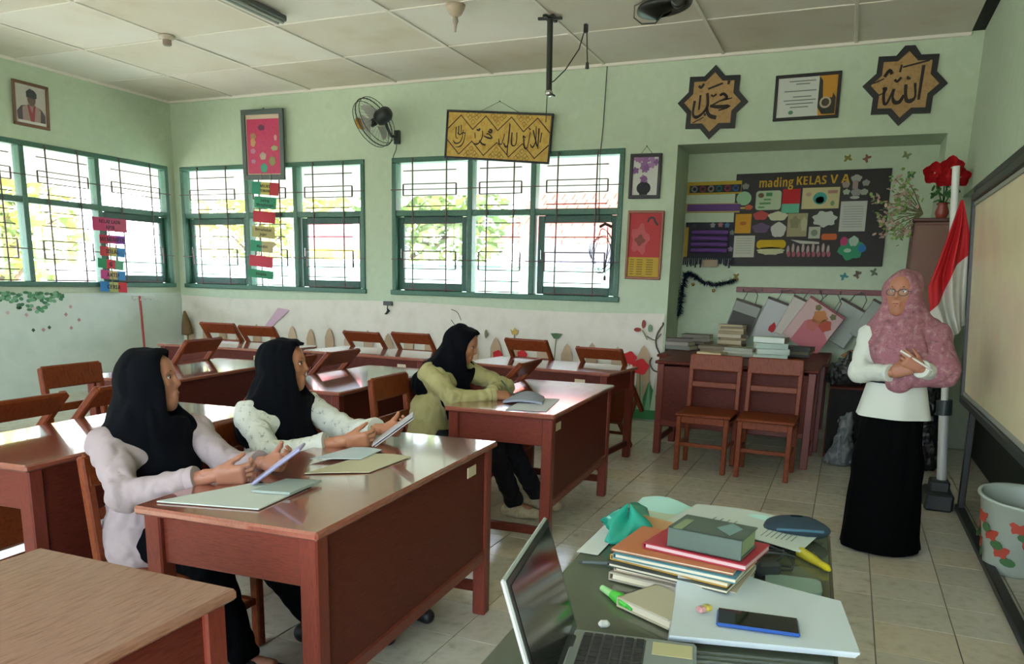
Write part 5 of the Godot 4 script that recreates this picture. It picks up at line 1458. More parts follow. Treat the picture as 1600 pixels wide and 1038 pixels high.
	for i in 7:
		var a := PI * 0.45 + i * 0.36
		var yy := 0.17 + 0.07 * sin(i * 2.1)
		var rr := 0.1 + 0.055 * yy / 0.3 + 0.003
		var bb := Basis(Vector3.UP, PI / 2 - a)
		flat("flower_print", ngon(0, 0, 0.03, 0.03, 15, 0.2), 0.002, rr - 0.004, m_of("a8402c"), t, Transform3D(Basis(), Vector3(0, yy, 0)) * Transform3D(bb, Vector3.ZERO))
		flat("leaf_print", ngon(0.03, -0.04, 0.03, 0.018, 10), 0.002, rr - 0.008, m_of("3f6a3c"), t, Transform3D(Basis(), Vector3(0, yy, 0)) * Transform3D(bb, Vector3.ZERO))
	# butterflies on the niche wall
	for q in [[8.2, 2.7, "7c7a30"], [8.37, 2.69, "8c5a50"], [8.78, 2.52, "4c7a50"], [7.22, 1.53, "8c7c34"], [8.28, 1.56, "3c7a7c"], [8.4, 1.58, "6c5c4c"], [8.72, 2.7, "7c8c5c"], [8.55, 1.6, "5c6c54"]]:
		t = thing("wall_butterfly", "small %s butterfly sticker %s" % [{"7c7a30": "olive", "8c5a50": "reddish", "4c7a50": "dark green", "8c7c34": "mustard", "3c7a7c": "teal", "6c5c4c": "brown", "7c8c5c": "pale green", "5c6c54": "grey-green"}[q[2]], "above the black notice board" if q[1] > 2.6 else ("right of the black notice board, by the red flowers" if q[1] > 2.0 else "below the black notice board")], "sticker", Vector3(q[0], q[1], -0.597), 0, "butterfly stickers")
		t.rotation.z = q[0] * 5.0
		for sg in [-1.0, 1.0]: flat("wing", PackedVector2Array([Vector2(0, -0.012), Vector2(sg * 0.026, -0.03), Vector2(sg * 0.03, -0.008), Vector2(sg * 0.022, 0.0), Vector2(sg * 0.04, 0.028), Vector2(sg * 0.02, 0.034), Vector2(0, 0.014)]), 0.002, 0.001, m_of(q[2]), t)

# ---------- the teacher's desk in front ----------
func teacher_desk() -> void:
	var s: SurfaceTool
	var t := thing("teacher_desk", "desk with a glass-covered dark top, crowded with books, papers and a laptop", "desk", Vector3(8.105, 0, 6.52), 0.04)
	s = sb(); box(s, Vector3(0, 0.742, 0), Vector3(0.6, 0.026, 1.32), 0.006); part("tabletop", s, tmat(noise_tex(0.03, [k("45402f"), k("504a38"), k("4a4634")], 61), 0.3, Vector3(6, 6, 0.8)), t)
	s = sb(); box(s, Vector3(0, 0.758, 0), Vector3(0.585, 0.005, 1.3), 0.002); part("glass_sheet", s, m_of("4f5544", 0.08), t)
	for sx in [-1, 1]:
		for sz in [-1, 1]:
			s = sb(); box(s, Vector3(sx * 0.26, 0.365, sz * 0.6), Vector3(0.06, 0.73, 0.06), 0.005); part("leg", s, M.darky, t)
	for sz in [-1, 1]:
		s = sb(); box(s, Vector3(0, 0.66, sz * 0.6), Vector3(0.46, 0.14, 0.022), 0.003); part("apron", s, M.darkx, t)
	s = sb(); box(s, Vector3(-0.27, 0.5, 0), Vector3(0.02, 0.44, 1.14), 0.003); part("front_panel", s, M.darkz, t)
	var y := 0.762
	# laptop: hinge along d, open towards +x
	var d := Vector3(0.17, 0, 0.985)
	t = thing("laptop", "open silver laptop with a dark screen at the near left of the desk", "laptop")
	t.transform = Transform3D(Basis(Vector3(0.985, 0, -0.17), Vector3.UP, d), Vector3(7.951, y, 6.80))
	s = sb(); box(s, Vector3(0.11, 0.011, 0.156), Vector3(0.225, 0.018, 0.325), 0.005); part("base", s, m_of("7f8880", 0.35), t)
	s = sb(); box(s, Vector3(0.075, 0.0208, 0.156), Vector3(0.115, 0.002, 0.29), 0.001); part("keyboard_well", s, m_of("474d4a", 0.5), t)
	var km := m_of("1d211f", 0.5)
	for r in 6:
		for c in 15:
			s = sb(); box(s, Vector3.ZERO, Vector3(0.015, 0.003, 0.0165), 0.001)
			var key := "key"
			if not M.has("keymesh"): M.keymesh = done(s)
			put(key, M.keymesh, km, t).position = Vector3(0.027 + r * 0.019, 0.0232, 0.022 + c * 0.0192)
	s = sb(); box(s, Vector3(0.178, 0.0206, 0.15), Vector3(0.06, 0.0012, 0.1), 0.0004); part("touchpad", s, m_of("6c746d", 0.3), t)
	s = sb(); box(s, Vector3(0.18, 0.0212, 0.038), Vector3(0.07, 0.0008, 0.05), 0.0002); part("sticker", s, m_of("b4b083", 0.5), t)
	var lean := Basis(Vector3.BACK, 0.3)     # lid tilts back
	s = sb(); box(s, lean * Vector3(-0.002, 0.112, 0) + Vector3(0, 0.02, 0.156), Vector3(0.008, 0.222, 0.325), 0.003, lean); part("lid", s, m_of("9aa09a", 0.35), t)
	s = sb(); box(s, lean * Vector3(0.0028, 0.112, 0) + Vector3(0, 0.02, 0.156), Vector3(0.002, 0.214, 0.317), 0.0008, lean); part("bezel", s, m_of("151917", 0.3), t)
	s = sb(); box(s, lean * Vector3(0.0042, 0.115, 0) + Vector3(0, 0.02, 0.156), Vector3(0.0012, 0.185, 0.295), 0.0004, lean); part("screen", s, m_of("10140f", 0.12), t)
	s = sb()
	for q in [0.05, 0.26]: tube(s, [Vector3(0.0, 0.018, q - 0.02), Vector3(0.0, 0.018, q + 0.02)], 0.007, 8)
	part("hinges", s, m_of("2a2f2c", 0.4), t)
	# stack of books: magazines, then thick volumes
	var yy := y + 0.0015
	var mags := [["9a9480", 0.02, "bottom grey-brown magazine of the desk book stack"], ["b6a890", 0.01, "cream magazine low in the desk book stack"], ["3e4a48", 0.009, "dark thin book in the middle of the desk book stack"], ["b08a34", 0.013, "mustard-yellow book in the desk book stack"], ["48808a", 0.012, "blue-green book in the desk book stack"], ["b06a40", 0.006, "orange folder under the red book of the desk stack"]]
	for i in mags.size():
		book("book", mags[i][2], Vector3(8.075 + 0.006 * sin(i * 2.0), yy, 6.4 + 0.008 * cos(i * 3.0)), Vector3(0.275, mags[i][1], 0.2), -0.16 + 0.05 * sin(i * 1.7), mags[i][0], "c9c2a4")
		yy += mags[i][1] + 0.0006
	book("book", "red hardback under the thick grey-green book", Vector3(8.12, yy, 6.385), Vector3(0.235, 0.014, 0.17), -0.2, "a02a38", "c4a8a4"); yy += 0.0166
	var big := book("book", "thick grey-green hardback on top of the desk book stack", Vector3(8.135, yy, 6.41), Vector3(0.115, 0.046, 0.165), -0.17 + PI / 2, "4c5c50", "8a9a70")
	flat("cover_emblem", PackedVector2Array([Vector2(-0.04, -0.02), Vector2(0.0, 0.02), Vector2(0.05, 0.0), Vector2(0.02, -0.03)]), 0.0006, 0.0, m_of("6f8a86"), big, Transform3D(Basis(Vector3.RIGHT, -PI / 2), Vector3(0.0, 0.046, 0.03)))
	flat("cover_title", rect(-0.06, 0.0, 0.02, 0.02), 0.0006, 0.0, m_of("7a8a66"), big, Transform3D(Basis(Vector3.RIGHT, -PI / 2), Vector3(0.0, 0.046, -0.05)))
	book("booklet", "cream booklet sticking out below the near side of the book stack", Vector3(8.07, y + 0.0012, 6.6), Vector3(0.14, 0.022, 0.12), -0.5, "a9a489", "c6c0a4", "", "booklet")
	# loose papers
	t = thing("paper_stack", "thick stack of white paper under the phone", "papers", Vector3(8.265, y, 6.56), 0.0)
	for i in 3:
		s = sb()
		var o := 0.006 * (i - 1)
		sheet(s, 10, 10, func(u, v):
			var p := Vector2(8.055, 6.335).lerp(Vector2(8.405, 6.425), u).lerp(Vector2(8.115, 6.745).lerp(Vector2(8.44, 6.665), u), v)
			var curl: float = 0.075 * exp(-((u) * (u) * 14.0 + v * v * 9.0))
			return Vector3(p.x - 8.265 + o * 0.4, 0.006 + i * 0.006 + curl * (1.0 if i == 2 else 0.8) , p.y - 6.56 + o), 0.0055)
		part("sheets", s, m_of(["aeb8b8", "b4bfbe", "bac5c3"][i], 0.7), t)
	t = thing("smartphone", "black smartphone in a blue case on the white paper stack", "phone", Vector3(8.262, y + 0.0255, 6.635), 0.12)
	s = sb(); box(s, Vector3(0, 0.004, 0), Vector3(0.152, 0.008, 0.074), 0.0035); part("case", s, m_of("1f4f9a", 0.35), t)
	s = sb(); box(s, Vector3(0, 0.0085, 0), Vector3(0.147, 0.002, 0.069), 0.0008); part("screen", s, m_of("0c0f0e", 0.1), t)
	t = thing("eraser", "small pink and yellow eraser on the white paper stack", "eraser", Vector3(8.16, y + 0.03, 6.63), 0.9)
	s = sb(); box(s, Vector3(-0.008, 0.006, 0), Vector3(0.018, 0.012, 0.018), 0.004); part("pink_half", s, m_of("b98a86"), t)
	s = sb(); box(s, Vector3(0.009, 0.006, 0), Vector3(0.016, 0.012, 0.018), 0.004); part("yellow_half", s, m_of("a89a40"), t)
	t = thing("eraser", "crumpled white eraser on the desk behind the laptop keyboard", "eraser", Vector3(7.985, y, 6.725), 0.5)
	s = sb(); box(s, Vector3(0, 0.007, 0), Vector3(0.022, 0.014, 0.016), 0.005); part("rubber", s, m_of("c8cdc2"), t)
	t = thing("tape_pen", "translucent bright green correction pen lying on the desk", "pen", Vector3(7.97, y + 0.008, 6.59), -0.75)
	s = sb(); tube(s, [Vector3(-0.055, 0, 0), Vector3(-0.01, 0.002, 0)], [0.007, 0.009], 10); part("barrel", s, m_of("8cc07c", 0.2), t)
	s = sb(); tube(s, [Vector3(-0.01, 0.002, 0), Vector3(0.02, 0.004, 0), Vector3(0.05, 0.001, 0)], [0.011, 0.014, 0.008], 10); part("green_body", s, m_of("3fae34", 0.2), t)
	s = sb(); tube(s, [Vector3(0.05, 0.001, 0), Vector3(0.066, -0.002, 0)], [0.008, 0.004], 8); part("tip", s, m_of("2c9a28", 0.25), t)
	t = thing("pen", "thin dark pen lying left of the book stack", "pen", Vector3(7.885, y + 0.005, 6.395), 0.35)
	s = sb(); tube(s, [Vector3(-0.05, 0, 0), Vector3(0.05, 0, 0)], 0.0045, 8); part("barrel", s, m_of("4a5450", 0.4), t)
	s = sb(); tube(s, [Vector3(-0.05, 0, 0), Vector3(-0.062, 0, 0)], [0.0045, 0.001], 8); part("tip", s, m_of("22282a", 0.4), t)
	t = thing("document", "long white typed document lying at the back of the desk", "papers", Vector3(8.17, y + 0.014, 5.99), -0.22)
	s = sb(); sheet(s, 12, 6, func(u, v): return Vector3(-0.2 + 0.37 * u, 0.004 + 0.012 * sin(u * PI), -0.13 + 0.24 * v), 0.002); part("sheet", s, m_of("b7c2b8", 0.7), t)
	s = sb()
	for i in 7: box(s, Vector3(0.06 + i * 0.012, 0.0115 + 0.004 * (6 - i) / 6.0, 0.03), Vector3(0.003, 0.0006, 0.09 - 0.006 * i))
	for i in 5: box(s, Vector3(-0.09 + i * 0.02, 0.0176, 0.02), Vector3(0.004, 0.0006, 0.04))
	part("typed_lines", s, m_of("7f8a84"), t)
	t = thing("folder", "pale cream folder under the typed document at the back left of the desk", "folder", Vector3(7.99, y, 5.985), -0.3)
	s = sb(); box(s, Vector3(0, 0.006, 0), Vector3(0.26, 0.012, 0.22), 0.003); part("cover", s, m_of("aebfa4", 0.6), t)
	t = thing("folder", "salmon-orange folder between the teal bag and the red book", "folder", Vector3(7.965, y, 6.19), -0.35)
	s = sb(); box(s, Vector3(0, 0.03, 0), Vector3(0.18, 0.01, 0.13), 0.003, Basis(Vector3.RIGHT, 0.25)); part("cover", s, m_of("b58a5c", 0.6), t)
	t = thing("plastic_bag", "crumpled teal plastic bag at the left edge of the desk", "bag", Vector3(7.885, y, 6.17))
	s = sb()
	sheet(s, 26, 14, func(u, v):
		var a: float = u * TAU
		var w: float = sin(clampf(v * 0.93 + 0.05, 0, 1) * PI) * (1.0 + 0.22 * sin(a * 4.0 + 1.0) + 0.12 * sin(a * 9.0 + v * 8.0))
		return Vector3(cos(a) * 0.06 * w, maxf(0.001, 0.075 * v * (1.0 + 0.3 * sin(a * 3.0))), sin(a) * 0.115 * w))
	part("film", s, mat(k("1f8f78"), 0.25), t)
	t = thing("plastic_bag", "clear pale green plastic sleeve sticking up at the far edge of the desk", "bag", Vector3(7.93, y, 5.92), -0.2)
	s = sb(); sheet(s, 16, 6, func(u, v): return Vector3(-0.1 + 0.42 * u, 0.003 + 0.035 * (1.0 - v) * (0.6 + 0.4 * sin(u * 9.0)), -0.06 + 0.1 * v), 0.001); part("film", s, mat(k("9cc4b4"), 0.2), t)
	t = thing("paper_strip", "white paper strip hanging over the left edge of the desk", "paper", Vector3(7.83, y, 6.16))
	s = sb(); sheet(s, 4, 12, func(u, v): return Vector3(-0.03 + 0.055 * u, 0.002, -0.17 + 0.35 * v), 0.001); part("sheet", s, m_of("c5ccc2"), t)
	t = thing("marker", "dark marker with a pale cap at the far left corner of the desk", "pen", Vector3(7.835, y + 0.006, 5.97), 1.0)
	s = sb(); tube(s, [Vector3(-0.03, 0, 0), Vector3(0.02, 0, 0)], 0.007, 8); part("barrel", s, m_of("2c1c18"), t)
	s = sb(); tube(s, [Vector3(0.02, 0, 0), Vector3(0.045, 0, 0)], 0.0075, 8); part("cap", s, m_of("c2a890"), t)
	t = thing("cloth_pouch", "dark blue-green cloth pouch at the far right corner of the desk", "pouch", Vector3(8.29, y, 5.96), 0.3)
	s = sb()
	sheet(s, 26, 10, func(u, v):
		var a: float = u * TAU
		var w: float = sin(clampf(v * 0.9 + 0.08, 0, 1) * PI) * (1.0 + 0.08 * sin(a * 5.0))
		w = pow(maxf(w, 0.0), 0.6)
		return Vector3(signf(cos(a)) * pow(absf(cos(a)), 0.7) * 0.085 * w, maxf(0.001, 0.062 * v), signf(sin(a)) * pow(absf(sin(a)), 0.7) * 0.052 * w))
	part("cloth", s, m_of("1d3038", 0.85), t)
	s = sb(); tube(s, [Vector3(0.06, 0.035, 0.045), Vector3(0.0, 0.04, 0.06), Vector3(-0.06, 0.035, 0.045)], 0.004, 6); part("zip", s, m_of("3c6478", 0.5), t)
	t = thing("charger_cable", "tangled black charger and cable behind the paper stack", "cable", Vector3(8.245, y, 6.27))
	s = sb(); box(s, Vector3(0, 0.02, 0.02), Vector3(0.06, 0.04, 0.05), 0.008, Basis(Vector3.UP, 0.5)); part("plug_block", s, m_of("1c211f", 0.4), t)
	s = sb()
	var loop := []
	for i in 40: loop.append(Vector3(0.05 * cos(i * 0.55) * (1.0 + 0.3 * sin(i * 0.21)), 0.014 + 0.012 * sin(i * 0.9) + 0.0009 * i, -0.03 + 0.05 * sin(i * 0.55)))
	tube(s, loop, 0.003, 6); part("cord", s, m_of("202624", 0.45), t)
	s = sb(); tube(s, [Vector3(-0.04, 0.012, 0.06), Vector3(-0.045, 0.05, 0.062)], 0.006, 8); part("plug_pin", s, M.chrome, t)
	t = thing("glue_stick", "yellow glue tube lying near the right edge of the desk", "glue", Vector3(8.345, y + 0.01, 6.15), -0.95)
	s = sb(); tube(s, [Vector3(-0.055, 0, 0), Vector3(0.0, 0.001, 0), Vector3(0.035, 0, 0)], [0.014, 0.012, 0.008], 10); part("tube", s, m_of("a8a024", 0.3), t)
	s = sb(); tube(s, [Vector3(0.035, 0, 0), Vector3(0.055, 0, 0), Vector3(0.066, -0.002, 0)], [0.009, 0.009, 0.004], 10); part("cap", s, m_of("b4a818", 0.3), t)
	t = thing("plastic_box", "clear pale green plastic lid lying behind the paper stack", "box", Vector3(8.31, y, 6.34), 0.1)
	s = sb(); prism(s, rrect(-0.06, -0.045, 0.06, 0.045, 0.02), 0.012, Transform3D(Basis(Vector3.RIGHT, -PI / 2), Vector3.ZERO)); part("lid", s, m_of("7d9484", 0.15), t)

# ---------- things on the ceiling ----------
func ceiling_things() -> void:
	var s: SurfaceTool
	var t := thing("lamp_holder", "small round lamp holder on the ceiling at the left", "lamp", Vector3(2.253, H - 0.005, 2.17))
	s = sb(); lathe(s, [Vector2(0, 0), Vector2(0.075, 0), Vector2(0.07, -0.02), Vector2(0.045, -0.035), Vector2(0, -0.035)], Vector3.ZERO, 20); part("rose", s, m_of("b8ae98", 0.5), t)
	s = sb(); lathe(s, [Vector2(0.04, -0.03), Vector2(0.04, -0.075), Vector2(0.03, -0.085), Vector2(0, -0.085)], Vector3.ZERO, 16); part("socket", s, m_of("8a7a66", 0.5), t)
	t = thing("lamp_holder", "pointed hanging lamp holder on the ceiling near the top middle", "lamp", Vector3(5.21, H - 0.005, 2.04))
	s = sb(); lathe(s, [Vector2(0, 0), Vector2(0.08, 0), Vector2(0.075, -0.025), Vector2(0.05, -0.07), Vector2(0.02, -0.09), Vector2(0, -0.09)], Vector3.ZERO, 20); part("rose", s, m_of("b4a58c", 0.5), t)
	s = sb(); lathe(s, [Vector2(0.02, -0.09), Vector2(0.026, -0.12), Vector2(0.014, -0.15), Vector2(0.008, -0.2), Vector2(0, -0.2)], Vector3.ZERO, 14); part("socket", s, m_of("9c9484", 0.4), t)
	t = thing("tube_lamp", "unlit strip lamp fitting on the ceiling at the top left", "lamp", Vector3(3.7, H - 0.01, 2.95))
	s = sb(); box(s, Vector3(0, -0.03, 0), Vector3(0.1, 0.05, 1.3), 0.01); part("housing", s, m_of("4c5048", 0.5), t)
	s = sb(); tube(s, [Vector3(-0.025, -0.066, -0.62), Vector3(-0.025, -0.066, 0.62)], 0.013, 10); part("tube", s, m_of("8e9488", 0.3), t)
	s = sb(); tube(s, [Vector3(0.025, -0.066, -0.62), Vector3(0.025, -0.066, 0.62)], 0.013, 10); part("tube", s, m_of("8e9488", 0.3), t)
	t = thing("ceiling_mount", "black pole mount hanging from the ceiling above the gold panel", "mount", Vector3(5.835, H, 1.54))
	s = sb(); box(s, Vector3(0, -0.012, 0), Vector3(0.1, 0.024, 0.1), 0.004); bar(s, Vector3(-0.1, -0.02, 0.02), Vector3(0.1, -0.02, -0.02), 0.03, 0.02, 0.003); bar(s, Vector3(0.02, -0.02, -0.09), Vector3(-0.02, -0.02, 0.09), 0.03, 0.02, 0.003); part("bracket", s, m_of("22281f", 0.5), t)
	s = sb(); tube(s, [Vector3(0, -0.02, 0), Vector3(0.01, -0.58, 0)], 0.025, 14); part("pole", s, m_of("252c24", 0.4), t)
	s = sb(); lathe(s, [Vector2(0, 0.03), Vector2(0.028, 0.02), Vector2(0.03, -0.02), Vector2(0, -0.03)], Vector3(0.01, -0.6, 0), 14, Basis(Vector3.RIGHT, PI / 2)); part("swivel", s, M.chrome, t)
	s = sb(); tube(s, [Vector3(0.02, -0.6, 0.0), Vector3(0.07, -0.63, 0.02)], 0.008, 6); part("screw", s, m_of("22281f", 0.5), t)
	s = sb(); tube(s, [Vector3(-0.005, -0.62, 0), Vector3(-0.01, -0.83, 0.0)], 0.004, 5); part("hanging_wire", s, m_of("2c2c24", 0.6), t)
	t = thing("ceiling_cable", "loose black cable with a plug drooping from the ceiling beside the pole mount", "cable", Vector3(6.07, H, 1.3))
	s = sb(); box(s, Vector3(0, -0.05, 0), Vector3(0.035, 0.07, 0.035), 0.006); part("socket", s, m_of("1f241c", 0.5), t)
	s = sb(); tube(s, [Vector3(-0.01, -0.06, 0.0), Vector3(-0.04, -0.22, 0.04), Vector3(-0.12, -0.4, 0.14), Vector3(-0.2, -0.5, 0.2), Vector3(-0.225, -0.52, 0.235)], 0.005, 6); part("long_cord", s, m_of("2a2e24", 0.6), t)
	s = sb(); tube(s, [Vector3(0.01, -0.08, 0), Vector3(0.02, -0.25, 0.0), Vector3(0.025, -0.32, 0.0)], 0.005, 6); part("short_cord", s, m_of("2a2e24", 0.6), t)
	s = sb(); lathe(s, [Vector2(0, 0.02), Vector2(0.012, 0.02), Vector2(0.018, -0.03), Vector2(0, -0.035)], Vector3(0.025, -0.34, 0), 10); part("plug", s, m_of("1f241c", 0.5), t)
	t = thing("projector", "black rounded projector under the ceiling at the top of the picture", "projector", Vector3(6.89, H, 1.95), 0.3)
	s = sb()
	sheet(s, 40, 14, func(u, v):
		var a: float = u * TAU
		var w: float = sin(clampf(v, 0.02, 0.98) * PI)
		var e: float = pow(w, 0.45)
		var sx: float = signf(cos(a)) * pow(absf(cos(a)), 0.7); var sz: float = signf(sin(a)) * pow(absf(sin(a)), 0.7)
		return Vector3(sx * 0.2 * e, -0.1 - 0.12 * v + 0.03 * cos(a), sz * 0.15 * e))
	part("body", s, m_of("151813", 0.4), t)
	s = sb(); tube(s, [Vector3(0, -0.12, 0), Vector3(0, -0.01, 0)], 0.03, 12); part("stem", s, m_of("151813", 0.4), t)
	s = sb(); lathe(s, [Vector2(0, 0.0), Vector2(0.05, 0.0), Vector2(0.05, 0.03), Vector2(0.035, 0.035), Vector2(0, 0.02)], Vector3(0.08, -0.17, 0.14), 18, Basis(Vector3.RIGHT, PI / 2)); part("lens", s, m_of("2a2f2c", 0.15), t)
	s = sb(); box(s, Vector3(0, -0.008, 0), Vector3(0.14, 0.016, 0.14), 0.003); part("ceiling_plate", s, m_of("151813", 0.5), t)
	s = sb(); tube(s, [Vector3(-0.12, -0.12, 0.05), Vector3(-0.22, -0.17, 0.05), Vector3(-0.22, -0.25, 0.05), Vector3(-0.16, -0.29, 0.04), Vector3(-0.06, -0.28, 0.02), Vector3(0.0, -0.2, 0.0)], 0.006, 6); part("cable", s, m_of("50544a", 0.6), t)
	# cord from the ceiling to the coil on the window bars
	t = thing("hanging_cord", "thin cord from the ceiling ending in a black cable coil on the window bars", "cable", Vector3(5.88, 0, 0.06))
	s = sb(); tube(s, [Vector3(0, H, -0.04), Vector3(-0.01, 3.0, -0.03), Vector3(-0.02, 2.7, 0.0), Vector3(0.0, 2.05, 0.0)], 0.005, 5); part("cord", s, m_of("3a3f36", 0.7), t)
	s = sb()
	for j in 4:
		var lp := []
		for i in 25:
			var a := TAU * i / 24
			lp.append(Vector3(0.06 + (0.08 + 0.014 * j) * cos(a) + 0.02 * sin(3.0 * a + j), 1.78 - 0.02 * j + (0.2 + 0.035 * sin(j * 2.0)) * sin(a), 0.01 + 0.012 * j + 0.01 * cos(a * 2.0)))
		tube(s, lp, 0.004, 5)
	part("coil", s, m_of("20231f", 0.5), t)
	s = sb(); tube(s, [Vector3(0.02, 2.0, 0.02), Vector3(0.08, 2.03, 0.03), Vector3(0.15, 2.0, 0.02)], 0.016, 7); part("knot", s, m_of("1c1f1c", 0.5), t)
	s = sb(); tube(s, [Vector3(0.1, 2.0, 0.02), Vector3(0.12, 1.8, 0.03), Vector3(0.1, 1.62, 0.03), Vector3(0.1, 1.5, 0.03)], 0.006, 5); part("loose_end", s, m_of("2a2a28", 0.5), t)
	s = sb(); box(s, Vector3(0.1, 1.48, 0.03), Vector3(0.025, 0.05, 0.02), 0.004); part("plug", s, m_of("1c1f1c", 0.5), t)

# ---------- people ----------
var grid_noise: FastNoiseLite

func cap(a: Vector3, b: Vector3, ra: float, rb: float, kk := 0.03, n := Vector3.ZERO, sc := 1.0, sub := false) -> Array:
	return [a, b, ra, rb, kk, n, sc, sub]

func new_skin() -> Dictionary:
	return {"v": PackedVector3Array(), "n": PackedVector3Array(), "i": PackedInt32Array()}

# meshes the smooth union of tapered capsules as surface nets; fold = [amplitude, frequency vector, seed]
func blob(into: Dictionary, bones: Array, cell: float, fold := [], floor_y := -1e9) -> void:
	var lo := Vector3.ONE * 1e9
	var hi := -lo
	for q in bones:
		if q[7]: continue
		var r: float = maxf(q[2], q[3])
		lo = lo.min(q[0].min(q[1]) - Vector3.ONE * r)
		hi = hi.max(q[0].max(q[1]) + Vector3.ONE * r)
	lo -= Vector3.ONE * cell * 3.0
	hi += Vector3.ONE * cell * 3.0
	var nx := int((hi.x - lo.x) / cell) + 2
	var ny := int((hi.y - lo.y) / cell) + 2
	var nz := int((hi.z - lo.z) / cell) + 2
	var f := PackedFloat32Array()
	f.resize(nx * ny * nz)
	f.fill(1.0)
	for q in bones:
		var a: Vector3 = q[0]; var b: Vector3 = q[1]
		var ra: float = q[2]; var rb: float = q[3]; var kk: float = q[4]
		var n: Vector3 = q[5]; var sc: float = q[6] - 1.0; var sub: bool = q[7]
		var flat_on := n != Vector3.ZERO
		var m := maxf(ra, rb) + kk + cell * 3.0
		var l := (a.min(b) - Vector3.ONE * m - lo) / cell
		var h := (a.max(b) + Vector3.ONE * m - lo) / cell
		var x0 := maxi(0, int(l.x)); var x1 := mini(nx - 1, int(h.x) + 1)
		var y0 := maxi(0, int(l.y)); var y1 := mini(ny - 1, int(h.y) + 1)
		var z0 := maxi(0, int(l.z)); var z1 := mini(nz - 1, int(h.z) + 1)
		var ba := b - a
		var l2 := maxf(ba.length_squared(), 1e-9)
		var dr := rb - ra
		for z in range(z0, z1 + 1):
			for y in range(y0, y1 + 1):
				var at := (z * ny + y) * nx
				var pa := lo + Vector3(0, y, z) * cell - a
				var px0 := pa.x
				for x in range(x0, x1 + 1):
					pa.x = px0 + x * cell
					var t := clampf(pa.dot(ba) / l2, 0.0, 1.0)
					var w := pa - ba * t
					if flat_on: w += n * (w.dot(n) * sc)
					var d := w.length() - ra - dr * t
					var o := f[at + x]
					if sub:
						d = -d
						var e := maxf(kk - absf(o - d), 0.0)
						f[at + x] = maxf(o, d) + e * e * 0.25 / kk
					else:
						var e := maxf(kk - absf(o - d), 0.0)
						f[at + x] = minf(o, d) - e * e * 0.25 / kk
	if fold.size():
		if grid_noise == null:
			grid_noise = FastNoiseLite.new()
			grid_noise.frequency = 1.0
			grid_noise.fractal_octaves = 2
		grid_noise.seed = fold[2]
		var amp: float = fold[0]
		var fr: Vector3 = fold[1]
		var band := cell * 3.0 + amp * 1.5
		for i in f.size():
			if absf(f[i]) < band:
				var x := i % nx
				var y := (i / nx) % ny
				var z := i / (nx * ny)
				var p := (lo + Vector3(x, y, z) * cell) * fr
				var v := grid_noise.get_noise_3dv(p)
				f[i] += amp * (1.0 - 2.4 * absf(v))
	if floor_y > -1e8:
		for z in nz:
			for y in ny:
				var d := floor_y - (lo.y + y * cell)
				if d > -cell * 3.0:
					var at := (z * ny + y) * nx
					for x in nx: f[at + x] = maxf(f[at + x], d)
	var id := PackedInt32Array()
	id.resize(f.size())
	id.fill(-1)
	var V: PackedVector3Array = into.v
	var N: PackedVector3Array = into.n
	var I: PackedInt32Array = into.i
	var sy := nx; var sz := nx * ny
	var far := cell * 5.0
	for z in nz - 1:
		for y in ny - 1:
			var at := z * sz + y * sy
			for x in nx - 1:
				var i := at + x
				if absf(f[i]) > far: continue
				var c0 := f[i]; var c1 := f[i + 1]; var c2 := f[i + sy]; var c3 := f[i + sy + 1]
				var c4 := f[i + sz]; var c5 := f[i + sz + 1]; var c6 := f[i + sz + sy]; var c7 := f[i + sz + sy + 1]
				var k0 := c0 < 0.0
				if k0 == (c1 < 0.0) and k0 == (c2 < 0.0) and k0 == (c3 < 0.0) and k0 == (c4 < 0.0) and k0 == (c5 < 0.0) and k0 == (c6 < 0.0) and k0 == (c7 < 0.0): continue
				var p := Vector3.ZERO
				var cnt := 0
				if k0 != (c1 < 0.0): p += Vector3(c0 / (c0 - c1), 0, 0); cnt += 1
				if (c2 < 0.0) != (c3 < 0.0): p += Vector3(c2 / (c2 - c3), 1, 0); cnt += 1
				if (c4 < 0.0) != (c5 < 0.0): p += Vector3(c4 / (c4 - c5), 0, 1); cnt += 1
				if (c6 < 0.0) != (c7 < 0.0): p += Vector3(c6 / (c6 - c7), 1, 1); cnt += 1
				if k0 != (c2 < 0.0): p += Vector3(0, c0 / (c0 - c2), 0); cnt += 1
				if (c1 < 0.0) != (c3 < 0.0): p += Vector3(1, c1 / (c1 - c3), 0); cnt += 1
				if (c4 < 0.0) != (c6 < 0.0): p += Vector3(0, c4 / (c4 - c6), 1); cnt += 1
				if (c5 < 0.0) != (c7 < 0.0): p += Vector3(1, c5 / (c5 - c7), 1); cnt += 1
				if k0 != (c4 < 0.0): p += Vector3(0, 0, c0 / (c0 - c4)); cnt += 1
				if (c1 < 0.0) != (c5 < 0.0): p += Vector3(1, 0, c1 / (c1 - c5)); cnt += 1
				if (c2 < 0.0) != (c6 < 0.0): p += Vector3(0, 1, c2 / (c2 - c6)); cnt += 1
				if (c3 < 0.0) != (c7 < 0.0): p += Vector3(1, 1, c3 / (c3 - c7)); cnt += 1
				id[i] = V.size()
				V.append(lo + (Vector3(x, y, z) + p / cnt) * cell)
				N.append(Vector3(c1 + c3 + c5 + c7 - c0 - c2 - c4 - c6, c2 + c3 + c6 + c7 - c0 - c1 - c4 - c5, c4 + c5 + c6 + c7 - c0 - c1 - c2 - c3).normalized())
